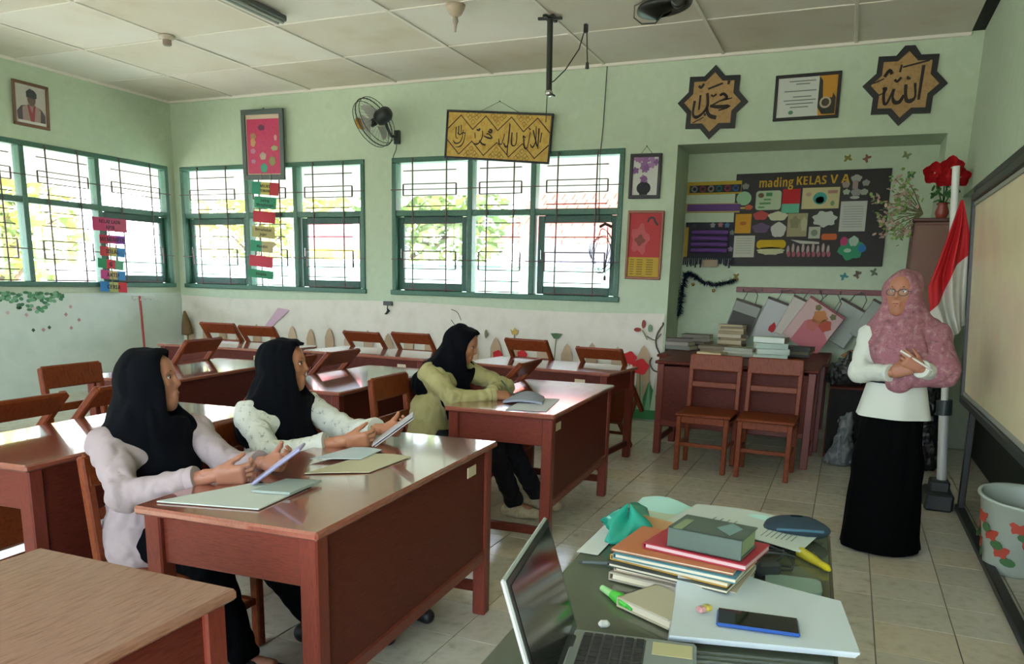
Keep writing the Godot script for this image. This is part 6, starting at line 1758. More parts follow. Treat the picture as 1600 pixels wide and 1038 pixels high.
	for z in range(1, nz - 1):
		for y in range(1, ny - 1):
			var at := z * sz + y * sy
			for x in range(1, nx - 1):
				var i := at + x
				if id[i] < 0: continue
				var k0 := f[i] < 0.0
				for ax in 3:
					var st := 1 if ax == 0 else (sy if ax == 1 else sz)
					if k0 == (f[i + st] < 0.0): continue
					var u := sy if ax == 0 else (sz if ax == 1 else 1)
					var w := sz if ax == 0 else (1 if ax == 1 else sy)
					var q0 := id[i]; var q1 := id[i - u]; var q2 := id[i - u - w]; var q3 := id[i - w]
					if q1 < 0 or q2 < 0 or q3 < 0: continue
					if k0:
						I.append_array(PackedInt32Array([q0, q2, q1, q0, q3, q2]))
					else:
						I.append_array(PackedInt32Array([q0, q1, q2, q0, q2, q3]))
	into.v = V; into.n = N; into.i = I

func skin_mesh(d: Dictionary, off := Vector3.ZERO) -> ArrayMesh:
	var v: PackedVector3Array = d.v
	if off != Vector3.ZERO:
		for i in v.size(): v[i] = v[i] - off
	var a := []
	a.resize(Mesh.ARRAY_MAX)
	a[Mesh.ARRAY_VERTEX] = v
	a[Mesh.ARRAY_NORMAL] = d.n
	a[Mesh.ARRAY_INDEX] = d.i
	var m := ArrayMesh.new()
	m.add_surface_from_arrays(Mesh.PRIMITIVE_TRIANGLES, a)
	return m

# right hand: side 1, left hand: side -1; curl per finger joint in radians
func hand_bones(wrist: Vector3, fwd: Vector3, palm: Vector3, side: float, curl: Array, s := 0.92, thumb_in := 0.3) -> Array:
	var f := fwd.normalized()
	var n := (palm - f * palm.dot(f)).normalized()
	var t := f.cross(n) * side
	var r := []
	r.append(cap(wrist - f * 0.03 * s, wrist + f * 0.03 * s, 0.024 * s, 0.024 * s, 0.02, n, 1.25))
	for q in [0.022, 0.004, -0.014, -0.026]:
		r.append(cap(wrist + f * 0.02 * s + t * q * 0.7 * s, wrist + f * 0.088 * s + t * q * 1.1 * s, 0.0155 * s, 0.0135 * s, 0.016))
	var len := [0.072, 0.08, 0.074, 0.058]
	for i in 4:
		var p := wrist + f * (0.09 - 0.004 * absf(i - 1.2)) * s + t * (0.0285 - 0.0195 * i) * s
		var d := (f + t * (0.1 - 0.07 * i)).normalized()
		var seg := [0.45, 0.3, 0.25]
		var rad := 0.0088 * s
		for j in 3:
			d = (d * cos(curl[i]) + n * sin(curl[i])).normalized() if j > 0 else (d * cos(curl[i] * 0.6) + n * sin(curl[i] * 0.6)).normalized()
			var nn := (n - d * n.dot(d)).normalized()
			var e: Vector3 = p + d * len[i] * seg[j] * s
			r.append(cap(p, e, rad, rad * 0.93, 0.003))
			rad *= 0.93
			p = e
			n = nn
		n = (palm - f * palm.dot(f)).normalized()
	var p := wrist + f * 0.022 * s + t * 0.022 * s
	var d := (f * 0.8 + t * 0.42 + n * thumb_in * 1.3).normalized()
	r.append(cap(p, p + d * 0.04 * s, 0.0135 * s, 0.0105 * s, 0.012))
	p += d * 0.04 * s
	d = (d + f * 0.5 + n * thumb_in).normalized()
	r.append(cap(p, p + d * 0.03 * s, 0.0105 * s, 0.0092 * s, 0.004))
	p += d * 0.03 * s
	d = (d + n * thumb_in * 0.8).normalized()
	r.append(cap(p, p + d * 0.024 * s, 0.0092 * s, 0.0075 * s, 0.003))
	return r

func head_bones(c: Vector3, F: Vector3, U: Vector3, s: float) -> Array:
	var R := F.cross(U)
	var at := func(x: float, y: float, z: float) -> Vector3: return c + (R * x + U * y + F * z) * s
	var r := []
	r.append(cap(at.call(0, 0.022, -0.02), at.call(0, 0.028, 0.012), 0.08 * s, 0.076 * s, 0.02, R, 1.06))
	r.append(cap(at.call(0, 0.045, 0.04), at.call(0, -0.01, 0.048), 0.045 * s, 0.045 * s, 0.03))
	for q in [-1.0, 1.0]:
		r.append(cap(at.call(0.035 * q, -0.018, 0.05), at.call(0.03 * q, -0.05, 0.046), 0.034 * s, 0.03 * s, 0.025))
		r.append(cap(at.call(0.05 * q, -0.045, 0.008), at.call(0.016 * q, -0.098, 0.064), 0.026 * s, 0.022 * s, 0.025))
		r.append(cap(at.call(0.012 * q, 0.03, 0.083), at.call(0.042 * q, 0.03, 0.07), 0.011 * s, 0.01 * s, 0.014))
		r.append(cap(at.call(0.072 * q, 0.012, -0.01), at.call(0.07 * q, -0.022, -0.005), 0.013 * s, 0.009 * s, 0.008))
	r.append(cap(at.call(0, -0.1, 0.066), at.call(0, -0.106, 0.068), 0.021 * s, 0.019 * s, 0.02))
	r.append(cap(at.call(0, -0.04, 0.075), at.call(0, -0.075, 0.074), 0.026 * s, 0.024 * s, 0.02))
	r.append(cap(at.call(0, 0.024, 0.088), at.call(0, -0.018, 0.107), 0.0075 * s, 0.0105 * s, 0.012))
	r.append(cap(at.call(-0.012, -0.026, 0.096), at.call(0.012, -0.026, 0.096), 0.0075 * s, 0.0075 * s, 0.007))
	r.append(cap(at.call(-0.015, -0.056, 0.094), at.call(0.015, -0.056, 0.094), 0.0075 * s, 0.0075 * s, 0.008))
	r.append(cap(at.call(-0.012, -0.068, 0.092), at.call(0.012, -0.068, 0.092), 0.008 * s, 0.008 * s, 0.008))
	for q in [-1.0, 1.0]:
		r.append(cap(at.call(0.024 * q, 0.012, 0.098), at.call(0.04 * q, 0.012, 0.09), 0.011 * s, 0.011 * s, 0.012, Vector3.ZERO, 1.0, true))
	r.append(cap(at.call(-0.016, -0.0622, 0.106), at.call(0.016, -0.0622, 0.106), 0.0035 * s, 0.0035 * s, 0.004, Vector3.ZERO, 1.0, true))
	return r

func face_parts(root: Node3D, c: Vector3, F: Vector3, U: Vector3, s: float) -> void:
	var R := F.cross(U)
	var at := func(x: float, y: float, z: float) -> Vector3: return c - root.position + (R * x + U * y + F * z) * s
	for q in [-1.0, 1.0]:
		var st := sb()
		lathe(st, [Vector2(0, -0.011), Vector2(0.0078, -0.0078), Vector2(0.011, 0), Vector2(0.0078, 0.0078), Vector2(0, 0.011)], at.call(0.031 * q, 0.012, 0.0765), 14, Basis(R, F, R.cross(F)).scaled(Vector3.ONE * s))
		var e := part("eye", st, m_of("cfc8bc", 0.25), root)
		st = sb()
		lathe(st, [Vector2(0.0058, 0.0), Vector2(0.004, 0.0025), Vector2(0, 0.003)], at.call(0.031 * q, 0.011, 0.0855), 12, Basis(R, F, R.cross(F)).scaled(Vector3.ONE * s))
		part("iris", st, m_of("17100c", 0.2), e)
		st = sb()
		tube(st, [at.call(0.017 * q, 0.033, 0.0935), at.call(0.031 * q, 0.037, 0.089), at.call(0.047 * q, 0.032, 0.076)], [0.0022 * s, 0.0026 * s, 0.0015 * s], 6)
		part("eyebrow", st, m_of("1d140f", 0.8), root)
		st = sb()
		tube(st, [at.call(0.02 * q, 0.0165, 0.0865), at.call(0.031 * q, 0.021, 0.087), at.call(0.043 * q, 0.016, 0.081)], [0.0016 * s, 0.0022 * s, 0.0016 * s], 6)
		part("eyelid", st, m_of("3a241a", 0.7), root)
	var st := sb()
	tube(st, [at.call(-0.022, -0.06, 0.094), at.call(-0.01, -0.0565, 0.1012), at.call(0.01, -0.0565, 0.1012), at.call(0.022, -0.06, 0.094)], [0.002 * s, 0.0042 * s, 0.0042 * s, 0.002 * s], 7)
	tube(st, [at.call(-0.02, -0.063, 0.094), at.call(0, -0.0685, 0.1), at.call(0.02, -0.063, 0.094)], [0.002 * s, 0.0052 * s, 0.002 * s], 7)
	part("lips", st, M.lip, root)

func dress(root: Node3D, n: String, bones: Array, cell: float, m: Material, fold := [], floor_y := -1e9) -> MeshInstance3D:
	var d := new_skin()
	blob(d, bones, cell, fold, floor_y)
	return put(n, skin_mesh(d, root.position), m, root)

func girl(label: String, g: Dictionary) -> Node3D:
	var pel: Vector3 = g.pel
	var root := thing("person", label, "person", Vector3(pel.x, 0, pel.z))
	var F: Vector3 = g.F.normalized()
	var U: Vector3 = (Vector3.UP + F * -F.y * 1.0 + g.get("tilt", Vector3.ZERO)).normalized()
	U = (U - F * U.dot(F)).normalized()
	var c: Vector3 = g.head
	var s: float = g.get("s", 0.88)
	var T: Vector3 = g.torso_dir      # the way the chest faces, level
	var S := T.cross(Vector3.UP).normalized()   # towards the right shoulder
	var neck: Vector3 = g.neck
	var chest: Vector3 = g.chest
	var waist: Vector3 = (pel + chest) * 0.5 + g.get("waist_off", Vector3.ZERO)
	# body: one skin, hidden parts kept slim
	var d := new_skin()
	var body := [cap(pel, waist, 0.1, 0.085, 0.05, T, 1.25), cap(waist, chest, 0.085, 0.1, 0.05, T, 1.3), cap(chest, neck, 0.1, 0.045, 0.05, T, 1.3), cap(neck - Vector3(0, 0.02, 0), c + Vector3(0, -0.03, 0) - F * 0.01, 0.042, 0.045, 0.03)]
	for side in [["R", 1.0], ["L", -1.0]]:
		var q: String = side[0]
		body.append(cap(g[q + "sh"], g[q + "el"], 0.042, 0.034, 0.03))
		body.append(cap(g[q + "el"], g[q + "wr"], 0.034, 0.024, 0.02))
		body.append(cap(pel + S * 0.08 * side[1], g[q + "kn"], 0.07, 0.05, 0.04))
		body.append(cap(g[q + "kn"], g[q + "an"], 0.05, 0.032, 0.03))
		body.append(cap(g[q + "an"] + Vector3(0, -0.02, 0), g[q + "an"] + g.foot * 0.11 + Vector3(0, -0.03, 0), 0.032, 0.024, 0.02))
	blob(d, body, 0.012)
	blob(d, head_bones(c, F, U, s), 0.0042)
	blob(d, hand_bones(g.Rwr, g.Rhf, g.Rhn, 1.0, g.Rcurl, 0.92, g.get("Rth", 0.35)), 0.0036)
	blob(d, hand_bones(g.Lwr, g.Lhf, g.Lhn, -1.0, g.Lcurl, 0.92, g.get("Lth", 0.35)), 0.0036)
	put("body", skin_mesh(d, root.position), g.skin, root)
	face_parts(root, c, F, U, s)
	# blouse
	var bl := [cap(pel + Vector3(0, 0.0, 0), waist, 0.16, 0.13, 0.06, T, 1.15), cap(waist, chest, 0.125, 0.125, 0.06, T, 1.2), cap(chest, neck + Vector3(0, -0.03, 0), 0.125, 0.06, 0.05, T, 1.2), cap(chest + S * 0.1 + Vector3(0, 0.05, 0), g.Rsh, 0.07, 0.055, 0.05), cap(chest - S * 0.1 + Vector3(0, 0.05, 0), g.Lsh, 0.07, 0.055, 0.05)]
	for q in ["R", "L"]:
		var cuff: Vector3 = g[q + "el"].lerp(g[q + "wr"], g.get("cuff", 0.72))
		bl.append(cap(g[q + "sh"], g[q + "el"], 0.064, 0.055, 0.035))
		bl.append(cap(g[q + "el"], cuff, 0.054, g.get("cuff_r", 0.043), 0.03))
	if g.has("hem"): bl.append(cap(pel, g.hem, 0.14, 0.13, 0.06, T, 1.1))
	dress(root, "blouse", bl, 0.0085, g.blouse, [0.0075, Vector3(9, 7, 9), 5])
	for q in ["R", "L"]:
		var cuff: Vector3 = g[q + "el"].lerp(g[q + "wr"], g.get("cuff", 0.72))
		var dd: Vector3 = (g[q + "wr"] - g[q + "el"]).normalized()
		var st := sb()
		tube(st, [cuff + dd * 0.018 - root.position, cuff + dd * 0.036 - root.position, cuff + dd * 0.046 - root.position], [g.get("cuff_r", 0.043) * 0.98, g.get("cuff_r", 0.043) * 1.04, g.get("cuff_r", 0.043) * 0.98], 18)
		part("cuff", st, g.blouse, root)
	# trousers and shoes
	var tr := [cap(pel + Vector3(0, -0.03, 0), pel + T * 0.06 + Vector3(0, -0.03, 0), 0.105, 0.1, 0.04)]
	for side in [["R", 1.0], ["L", -1.0]]:
		var q: String = side[0]
		tr.append(cap(pel + S * 0.085 * side[1], g[q + "kn"], 0.08, 0.068, 0.04))
		tr.append(cap(g[q + "kn"], g[q + "an"] + Vector3(0, 0.02, 0), 0.07, 0.058, 0.04))
	dress(root, "trousers", tr, 0.011, g.trousers, [0.008, Vector3(8, 6, 8), 9])
	for side in ["R", "L"]:
		var an: Vector3 = g[side + "an"]
		var fo: Vector3 = g.foot
		dress(root, "shoe", [cap(an + Vector3(0, -0.045, 0) - fo * 0.045, an + Vector3(0, -0.045, 0) + fo * 0.03, 0.04, 0.042, 0.03), cap(an + Vector3(0, -0.05, 0) + fo * 0.03, an + fo * 0.15 + Vector3(0, -0.058, 0), 0.042, 0.032, 0.03)], 0.007, g.shoes, [], maxf(an.y - 0.088, 0.003))
	# headscarf
	var R := F.cross(U)
	var hj := [cap(c + (U * 0.03 - F * 0.025) * s, c + (U * 0.03 + F * 0.012) * s, 0.101 * s, 0.099 * s, 0.03), cap(c + (U * -0.02 - F * 0.02) * s, neck + Vector3(0, 0.0, 0), 0.1 * s, 0.095, 0.05)]
	hj.append(cap(c + (U * -0.03) * s, neck + T * 0.03 + Vector3(0, 0.01, 0), 0.098 * s, 0.1, 0.05))
	hj.append(cap(neck + Vector3(0, 0.0, 0), chest + T * 0.05 + Vector3(0, g.get("drape", -0.02), 0), 0.1, 0.155, 0.06, T, 1.15))
	hj.append(cap(neck + S * 0.02, g.Rsh.lerp(neck, 0.25) + Vector3(0, -0.01, 0), 0.09, 0.072, 0.05))
	hj.append(cap(neck - S * 0.02, g.Lsh.lerp(neck, 0.25) + Vector3(0, -0.01, 0), 0.09, 0.072, 0.05))
	hj.append(cap(neck - T * 0.03, chest - T * 0.06 + Vector3(0, 0.02, 0), 0.09, 0.125, 0.06))
	# the stiff rim over the forehead
	hj.append(cap(c + (U * 0.098 + F * 0.055) * s, c + (U * 0.085 + F * 0.098) * s, 0.03 * s, 0.018 * s, 0.025, R, 0.5))
	hj.append(cap(c + (U * -0.135 + F * 0.045) * s, c + (U * -0.15 + F * 0.05) * s, 0.05 * s, 0.06 * s, 0.03))
	# opening for the face
	hj.append(cap(c + (U * 0.03 + F * 0.115) * s, c + (U * -0.09 + F * 0.105) * s, 0.08 * s, 0.066 * s, 0.012, R, 0.8, true))
	dress(root, "headscarf", hj, 0.0075, g.scarf, [0.006, Vector3(8, 3.0, 8), g.get("seed", 3)])
	return root

func people() -> void:
	var flower := Image.create(256, 256, false, Image.FORMAT_RGB8)
	flower.fill(k("c9cdbe"))
	var rr := RandomNumberGenerator.new()
	rr.seed = 4
	for j in 4:
		for i in 4:
			var cx := i * 64 + 32 + rr.randi_range(-14, 14) + (16 if j % 2 else -8)
			var cy := j * 64 + 32 + rr.randi_range(-12, 12)
			var col: Color = [k("4a4848"), k("6b4a46"), k("3c4444"), k("7a5a50")][rr.randi() % 4]
			for p in 5:
				var a := rr.randf() * TAU
				for q in 20:
					var u := Vector2(cx + cos(a) * (3 + q * 0.32), cy + sin(a) * (3 + q * 0.32))
					for e in 4: flower.set_pixel(posmod(int(u.x) + e % 2, 256), posmod(int(u.y) + e / 2, 256), col)
	M.flowered = tmat(ImageTexture.create_from_image(flower), 0.8, Vector3.ONE * 4.6)
	M.lilac = mat(k("a09290"), 0.85)
	M.khaki = mat(k("a09a66"), 0.85)
	M.scarfpink = tmat(noise_tex(0.03, [k("4a3c3e"), k("7a5258"), k("94626a"), k("8a5a62"), k("ac8c88"), k("66484c")], 71, 256, 3), 0.85, Vector3.ONE * 3.2)
	M.shoe_cream = tmat(noise_tex(0.04, [k("a08a66"), k("c2b592"), k("c9bf9e")], 72, 128, 3), 0.7, Vector3.ONE * 5.0)
	var flatv := Vector3(0.0, 0, 0)
	girl("nearest seated person, in a pale lilac blouse and black headscarf, holding a tablet", {
		"pel": Vector3(6.04, 0.475, 6.1), "chest": Vector3(6.1, 0.755, 6.11), "neck": Vector3(6.12, 0.9, 6.12), "head": Vector3(6.14, 1.052, 6.115), "F": Vector3(0.83, 0.04, -0.54), "torso_dir": Vector3(0.93, 0, -0.36),
		"Rsh": Vector3(6.09, 0.842, 6.265), "Rel": Vector3(6.27, 0.71, 6.36), "Rwr": Vector3(6.552, 0.79, 6.255), "Rhf": Vector3(0.82, 0.02, -0.5), "Rhn": Vector3(-0.45, 0.35, -0.8), "Rcurl": [0.75, 0.8, 0.85, 0.9],
		"Lsh": Vector3(6.175, 0.848, 5.965), "Lel": Vector3(6.37, 0.75, 6.0), "Lwr": Vector3(6.575, 0.79, 6.045), "Lhf": Vector3(0.93, 0.16, 0.05), "Lhn": Vector3(-0.2, 0.6, 0.6), "Lcurl": [0.6, 0.65, 0.7, 0.75],
		"Rkn": Vector3(6.45, 0.47, 6.2), "Ran": Vector3(6.5, 0.09, 6.12), "Lkn": Vector3(6.46, 0.47, 5.98), "Lan": Vector3(6.56, 0.09, 5.78), "foot": Vector3(0.94, 0, -0.33),
		"skin": M.skin2, "blouse": M.lilac, "trousers": M.pants, "shoes": m_of("15171a", 0.5), "scarf": M.hijab, "hem": Vector3(6.12, 0.46, 6.16), "cuff": 0.66, "cuff_r": 0.044, "seed": 3})
	girl("seated person in a white flowered blouse and black headscarf, holding folded paper", {
		"pel": Vector3(6.04, 0.475, 5.42), "chest": Vector3(6.1, 0.75, 5.42), "neck": Vector3(6.12, 0.9, 5.41), "head": Vector3(6.145, 1.045, 5.405), "F": Vector3(0.88, -0.02, -0.46), "torso_dir": Vector3(0.95, 0, -0.3),
		"Rsh": Vector3(6.08, 0.835, 5.565), "Rel": Vector3(6.27, 0.705, 5.66), "Rwr": Vector3(6.575, 0.785, 5.58), "Rhf": Vector3(0.85, 0.06, -0.45), "Rhn": Vector3(-0.45, 0.35, -0.8), "Rcurl": [0.75, 0.8, 0.85, 0.9],
		"Lsh": Vector3(6.16, 0.845, 5.265), "Lel": Vector3(6.4, 0.76, 5.31), "Lwr": Vector3(6.63, 0.805, 5.38), "Lhf": Vector3(0.93, 0.12, 0.15), "Lhn": Vector3(-0.2, 0.6, 0.6), "Lcurl": [0.6, 0.65, 0.7, 0.75],
		"Rkn": Vector3(6.46, 0.47, 5.5), "Ran": Vector3(6.68, 0.09, 5.62), "Lkn": Vector3(6.46, 0.47, 5.3), "Lan": Vector3(6.72, 0.09, 5.38), "foot": Vector3(0.95, 0, 0.3),
		"skin": M.skin, "blouse": M.flowered, "trousers": M.pants, "shoes": m_of("15171a", 0.5), "scarf": M.hijab, "cuff": 0.62, "cuff_r": 0.05, "seed": 8, "drape": -0.04})
	girl("seated person in a yellow-green blouse and black headscarf, bent over a desk writing", {
		"pel": Vector3(6.16, 0.5, 4.16), "chest": Vector3(6.2, 0.79, 4.06), "neck": Vector3(6.235, 0.93, 4.01), "head": Vector3(6.285, 1.052, 3.985), "F": Vector3(0.9, -0.36, -0.2), "torso_dir": Vector3(0.86, 0, -0.5),
		"Rsh": Vector3(6.17, 0.885, 4.17), "Rel": Vector3(6.38, 0.765, 4.27), "Rwr": Vector3(6.56, 0.79, 4.13), "Rhf": Vector3(0.7, -0.05, -0.6), "Rhn": Vector3(-0.3, -0.9, -0.4), "Rcurl": [0.7, 0.75, 0.8, 0.85],
		"Lsh": Vector3(6.275, 0.885, 3.885), "Lel": Vector3(6.49, 0.79, 3.8), "Lwr": Vector3(6.5, 0.79, 4.0), "Lhf": Vector3(0.1, -0.05, 0.9), "Lhn": Vector3(0.1, -1, 0.0), "Lcurl": [0.3, 0.35, 0.4, 0.4],
		"Rkn": Vector3(6.54, 0.5, 4.1), "Ran": Vector3(6.6, 0.095, 3.88), "Lkn": Vector3(6.56, 0.48, 3.92), "Lan": Vector3(6.66, 0.095, 3.66), "foot": Vector3(0.88, 0, -0.2),
		"skin": M.skin, "blouse": M.khaki, "trousers": m_of("0a0d13", 0.9), "shoes": M.shoe_cream, "scarf": M.hijab, "cuff": 0.86, "cuff_r": 0.042, "seed": 12, "waist_off": Vector3(-0.03, 0, 0.02), "drape": -0.07})
	teacher()

func teacher() -> void:
	var o := Vector3(8.64, 0, 3.44)
	var root := thing("person", "standing person in glasses, pink headscarf, white blouse and long black skirt, holding a pen", "person", o)
	var F := Vector3(-0.32, -0.05, 0.94).normalized()
	var U := (Vector3.UP - F * F.y).normalized()
	var c := Vector3(8.612, 1.415, 3.46)
	var s := 0.93
	var T := Vector3(-0.2, 0, 0.98)
	var S := T.cross(Vector3.UP)
	var pel := o + Vector3(0, 0.82, 0)
	var chest := o + Vector3(-0.005, 1.12, 0.0)
	var neck := Vector3(8.625, 1.275, 3.44)
	var Rsh := Vector3(8.482, 1.185, 3.43); var Rel := Vector3(8.452, 0.985, 3.47); var Rwr := Vector3(8.6, 1.005, 3.62)
	var Lsh := Vector3(8.79, 1.185, 3.42); var Lel := Vector3(8.83, 0.99, 3.5); var Lwr := Vector3(8.735, 1.035, 3.64)
	var d := new_skin()
	var body := [cap(pel, chest, 0.09, 0.1, 0.05, T, 1.3), cap(chest, neck, 0.11, 0.05, 0.05, T, 1.3), cap(neck - Vector3(0, 0.02, 0), c + Vector3(0, -0.04, 0), 0.045, 0.048, 0.03),
		cap(Rsh, Rel, 0.042, 0.034, 0.03), cap(Rel, Rwr, 0.034, 0.025, 0.02), cap(Lsh, Lel, 0.042, 0.034, 0.03), cap(Lel, Lwr, 0.034, 0.025, 0.02)]
	for q in [-1.0, 1.0]:
		body.append(cap(pel + S * 0.06 * q, o + S * 0.08 * q + Vector3(0, 0.45, 0), 0.07, 0.055, 0.04))
		body.append(cap(o + S * 0.08 * q + Vector3(0, 0.45, 0), o + S * 0.08 * q + Vector3(0, 0.08, 0), 0.055, 0.035, 0.03))
		body.append(cap(o + S * 0.08 * q + Vector3(0, 0.05, 0), o + S * 0.08 * q + T * 0.08 + Vector3(0, 0.035, 0), 0.035, 0.028, 0.02))
	blob(d, body, 0.013)
	blob(d, head_bones(c, F, U, s), 0.0042)
	blob(d, hand_bones(Rwr, Vector3(0.75, 0.35, 0.25), Vector3(0.1, 0.15, -1), 1.0, [0.75, 0.8, 0.85, 0.9], 0.95, 0.4), 0.0036)
	blob(d, hand_bones(Lwr, Vector3(-0.75, 0.45, 0.2), Vector3(0.1, 0.2, -1), -1.0, [0.7, 0.75, 0.8, 0.85], 0.95, 0.4), 0.0036)
	put("body", skin_mesh(d, root.position), M.skin2, root)
	face_parts(root, c, F, U, s)
	# glasses
	var R := F.cross(U)
	var at := func(x: float, y: float, z: float) -> Vector3: return c - root.position + (R * x + U * y + F * z) * s
	var gl := Node3D.new()
	gl.name = "glasses"
	root.add_child(gl, true)
	for q in [-1.0, 1.0]:
		var st := sb()
		var ring := []
		for i in 21:
			var a := TAU * i / 20
			ring.append(at.call(0.032 * q + 0.024 * cos(a) * (1.0 + 0.1 * absf(cos(a))), 0.006 + 0.018 * sin(a), 0.104 - 0.01 * absf(cos(a) * q + 1.0) * 0.3))
		tube(st, ring, 0.0019, 6)
		tube(st, [at.call(0.058 * q, 0.012, 0.1), at.call(0.072 * q, 0.012, 0.05), at.call(0.076 * q, 0.008, 0.0)], 0.0018, 6)
		part("rim", st, m_of("2a201c", 0.3), gl)
		st = sb()
		lathe(st, [Vector2(0.022, 0), Vector2(0.0, 0.001)], at.call(0.032 * q, 0.006, 0.102), 18, Basis(R, F, R.cross(F)).scaled(Vector3.ONE * s), false)
		part("lens", st, M.glass, gl)
	var st := sb()
	tube(st, [at.call(-0.01, 0.01, 0.105), at.call(0, 0.013, 0.109), at.call(0.01, 0.01, 0.105)], 0.0018, 6)
	part("bridge", st, m_of("2a201c", 0.3), gl)
	# skirt
	var sk := [cap(o + Vector3(0, 0.8, 0), o + Vector3(0, 0.5, 0), 0.155, 0.175, 0.05, T, 1.15), cap(o + Vector3(0, 0.5, 0), o + Vector3(0.01, 0.0, 0.0), 0.175, 0.215, 0.05, T, 1.12)]
	var black: StandardMaterial3D = m_of("060707", 0.92)
	black.metallic_specular = 0.15
	dress(root, "skirt", sk, 0.011, black, [0.013, Vector3(6, 0.8, 6), 4], 0.012)
	dress(root, "shoe", [cap(o + S * 0.08 + T * 0.06 + Vector3(0, 0.035, 0), o + S * 0.07 + T * 0.12 + Vector3(0, 0.03, 0), 0.035, 0.03, 0.02)], 0.007, m_of("121314", 0.5), [], 0.003)
	dress(root, "shoe", [cap(o - S * 0.08 + T * 0.06 + Vector3(0, 0.035, 0), o - S * 0.07 + T * 0.12 + Vector3(0, 0.03, 0), 0.035, 0.03, 0.02)], 0.007, m_of("121314", 0.5), [], 0.003)
	# blouse with a flared peplum
	var bl := [cap(o + Vector3(0, 0.93, 0), chest, 0.135, 0.14, 0.05, T, 1.25), cap(chest, neck + Vector3(0, -0.04, 0), 0.14, 0.06, 0.05, T, 1.25), cap(chest + S * 0.1 + Vector3(0, 0.03, 0), Rsh, 0.075, 0.055, 0.05), cap(chest - S * 0.1 + Vector3(0, 0.03, 0), Lsh, 0.075, 0.055, 0.05),
		cap(Rsh, Rel, 0.06, 0.056, 0.03), cap(Rel, Rel.lerp(Rwr, 0.8), 0.056, 0.045, 0.03), cap(Lsh, Lel, 0.06, 0.056, 0.03), cap(Lel, Lel.lerp(Lwr, 0.8), 0.056, 0.045, 0.03)]
	var white := m_of("c2cabc", 0.75)
	dress(root, "blouse", bl, 0.0085, white, [0.005, Vector3(8, 7, 8), 6])
	st = sb()
	var b := Basis(S, Vector3.UP, -T)
	sheet(st, 64, 10, func(u, v):
		var a: float = u * TAU
		var w: float = 1.0 + v * (0.3 + 0.05 * sin(a * 6.0)) - 0.05
		return b * Vector3(cos(a) * 0.15 * w, 0.955 - 0.2 * v, sin(a) * 0.125 * w), -0.003)
	part("peplum", st, white, root)
	st = sb()
	var belt := []
	for i in 41: belt.append(b * Vector3(cos(TAU * i / 40) * 0.155, 0.945, sin(TAU * i / 40) * 0.129))
	tube(st, belt, 0.006, 6, false)
	part("waist_cord", st, m_of("1c1f20"), root)
	for q in [[Rel, Rwr], [Lel, Lwr]]:
		var dd: Vector3 = (q[1] - q[0]).normalized()
		var cu: Vector3 = q[0].lerp(q[1], 0.8) - root.position
		st = sb()
		tube(st, [cu + dd * 0.015, cu + dd * 0.032, cu + dd * 0.04], [0.044, 0.048, 0.044], 18)
		part("cuff", st, white, root)
	# headscarf, wide and long to the waist in front
	var hj := [cap(c + (U * 0.03 - F * 0.025) * s, c + (U * 0.03 + F * 0.01) * s, 0.1 * s, 0.097 * s, 0.03), cap(c + (U * -0.03 - F * 0.01) * s, neck, 0.1 * s, 0.1, 0.05),
		cap(neck, chest + T * 0.04 + Vector3(0, 0.0, 0), 0.1, 0.15, 0.06, T, 1.2), cap(neck + S * 0.03, Rsh + Vector3(0.02, 0.0, 0.0), 0.09, 0.068, 0.05), cap(neck - S * 0.03, Lsh + Vector3(0.0, 0.0, 0.0), 0.09, 0.08, 0.05),
		cap(chest + T * 0.1 + Vector3(0.02, -0.02, 0), o + T * 0.14 + Vector3(0.0, 0.955, 0.0) + S * -0.02, 0.115, 0.055, 0.05, T, 1.9), cap(Lsh + T * 0.02, Lel + Vector3(0.01, 0.03, 0.02), 0.08, 0.085, 0.05), cap(Lel + Vector3(0, 0.04, 0.03), o + T * 0.13 + Vector3(0.04, 0.98, 0), 0.075, 0.07, 0.06, T, 1.2),
		cap(neck - T * 0.03, chest - T * 0.07, 0.09, 0.13, 0.06), cap(c + (U * -0.135 + F * 0.045) * s, neck + T * 0.06 + Vector3(0, -0.02, 0), 0.055 * s, 0.075, 0.03)]
	hj.append(cap(c + (U * 0.045 + F * 0.125) * s, c + (U * -0.085 + F * 0.12) * s, 0.07 * s, 0.062 * s, 0.012, R, 0.88, true))
	# room for the hands
	hj.append(cap(Rwr + Vector3(-0.02, 0.0, 0.02), Rwr + Vector3(0.1, 0.06, 0.07), 0.05, 0.055, 0.012, Vector3.ZERO, 1.0, true))
	dress(root, "headscarf", hj, 0.0075, M.scarfpink, [0.008, Vector3(7, 3.0, 7), 21])
	st = sb()
	for q in [[0.05, 1.24, 0.1], [-0.03, 1.235, 0.11]]: lathe(st, [Vector2(0, 0.006), Vector2(0.012, 0.004), Vector2(0.013, 0)], Vector3(q[0], q[1], q[2]) - Vector3(0.02, 0, 0), 12, Basis(Vector3.RIGHT, PI / 2))
	part("brooch", st, m_of("c9b9a4", 0.3), root)
	# pen in the hand: a thing of its own
	var p := thing("pen", "white pen held in the standing person's hands", "pen", Rwr + Vector3(0.1, 0.075, 0.045))
	st = sb(); tube(st, [Vector3(-0.075, 0.045, 0.01), Vector3(0.055, -0.03, 0.0)], 0.0055, 8); part("barrel", st, m_of("d4d6cc", 0.4), p)
	st = sb(); tube(st, [Vector3(0.055, -0.03, 0.0), Vector3(0.08, -0.045, -0.002)], [0.0065, 0.004], 8); part("cap", st, m_of("c9cbc4", 0.4), p)

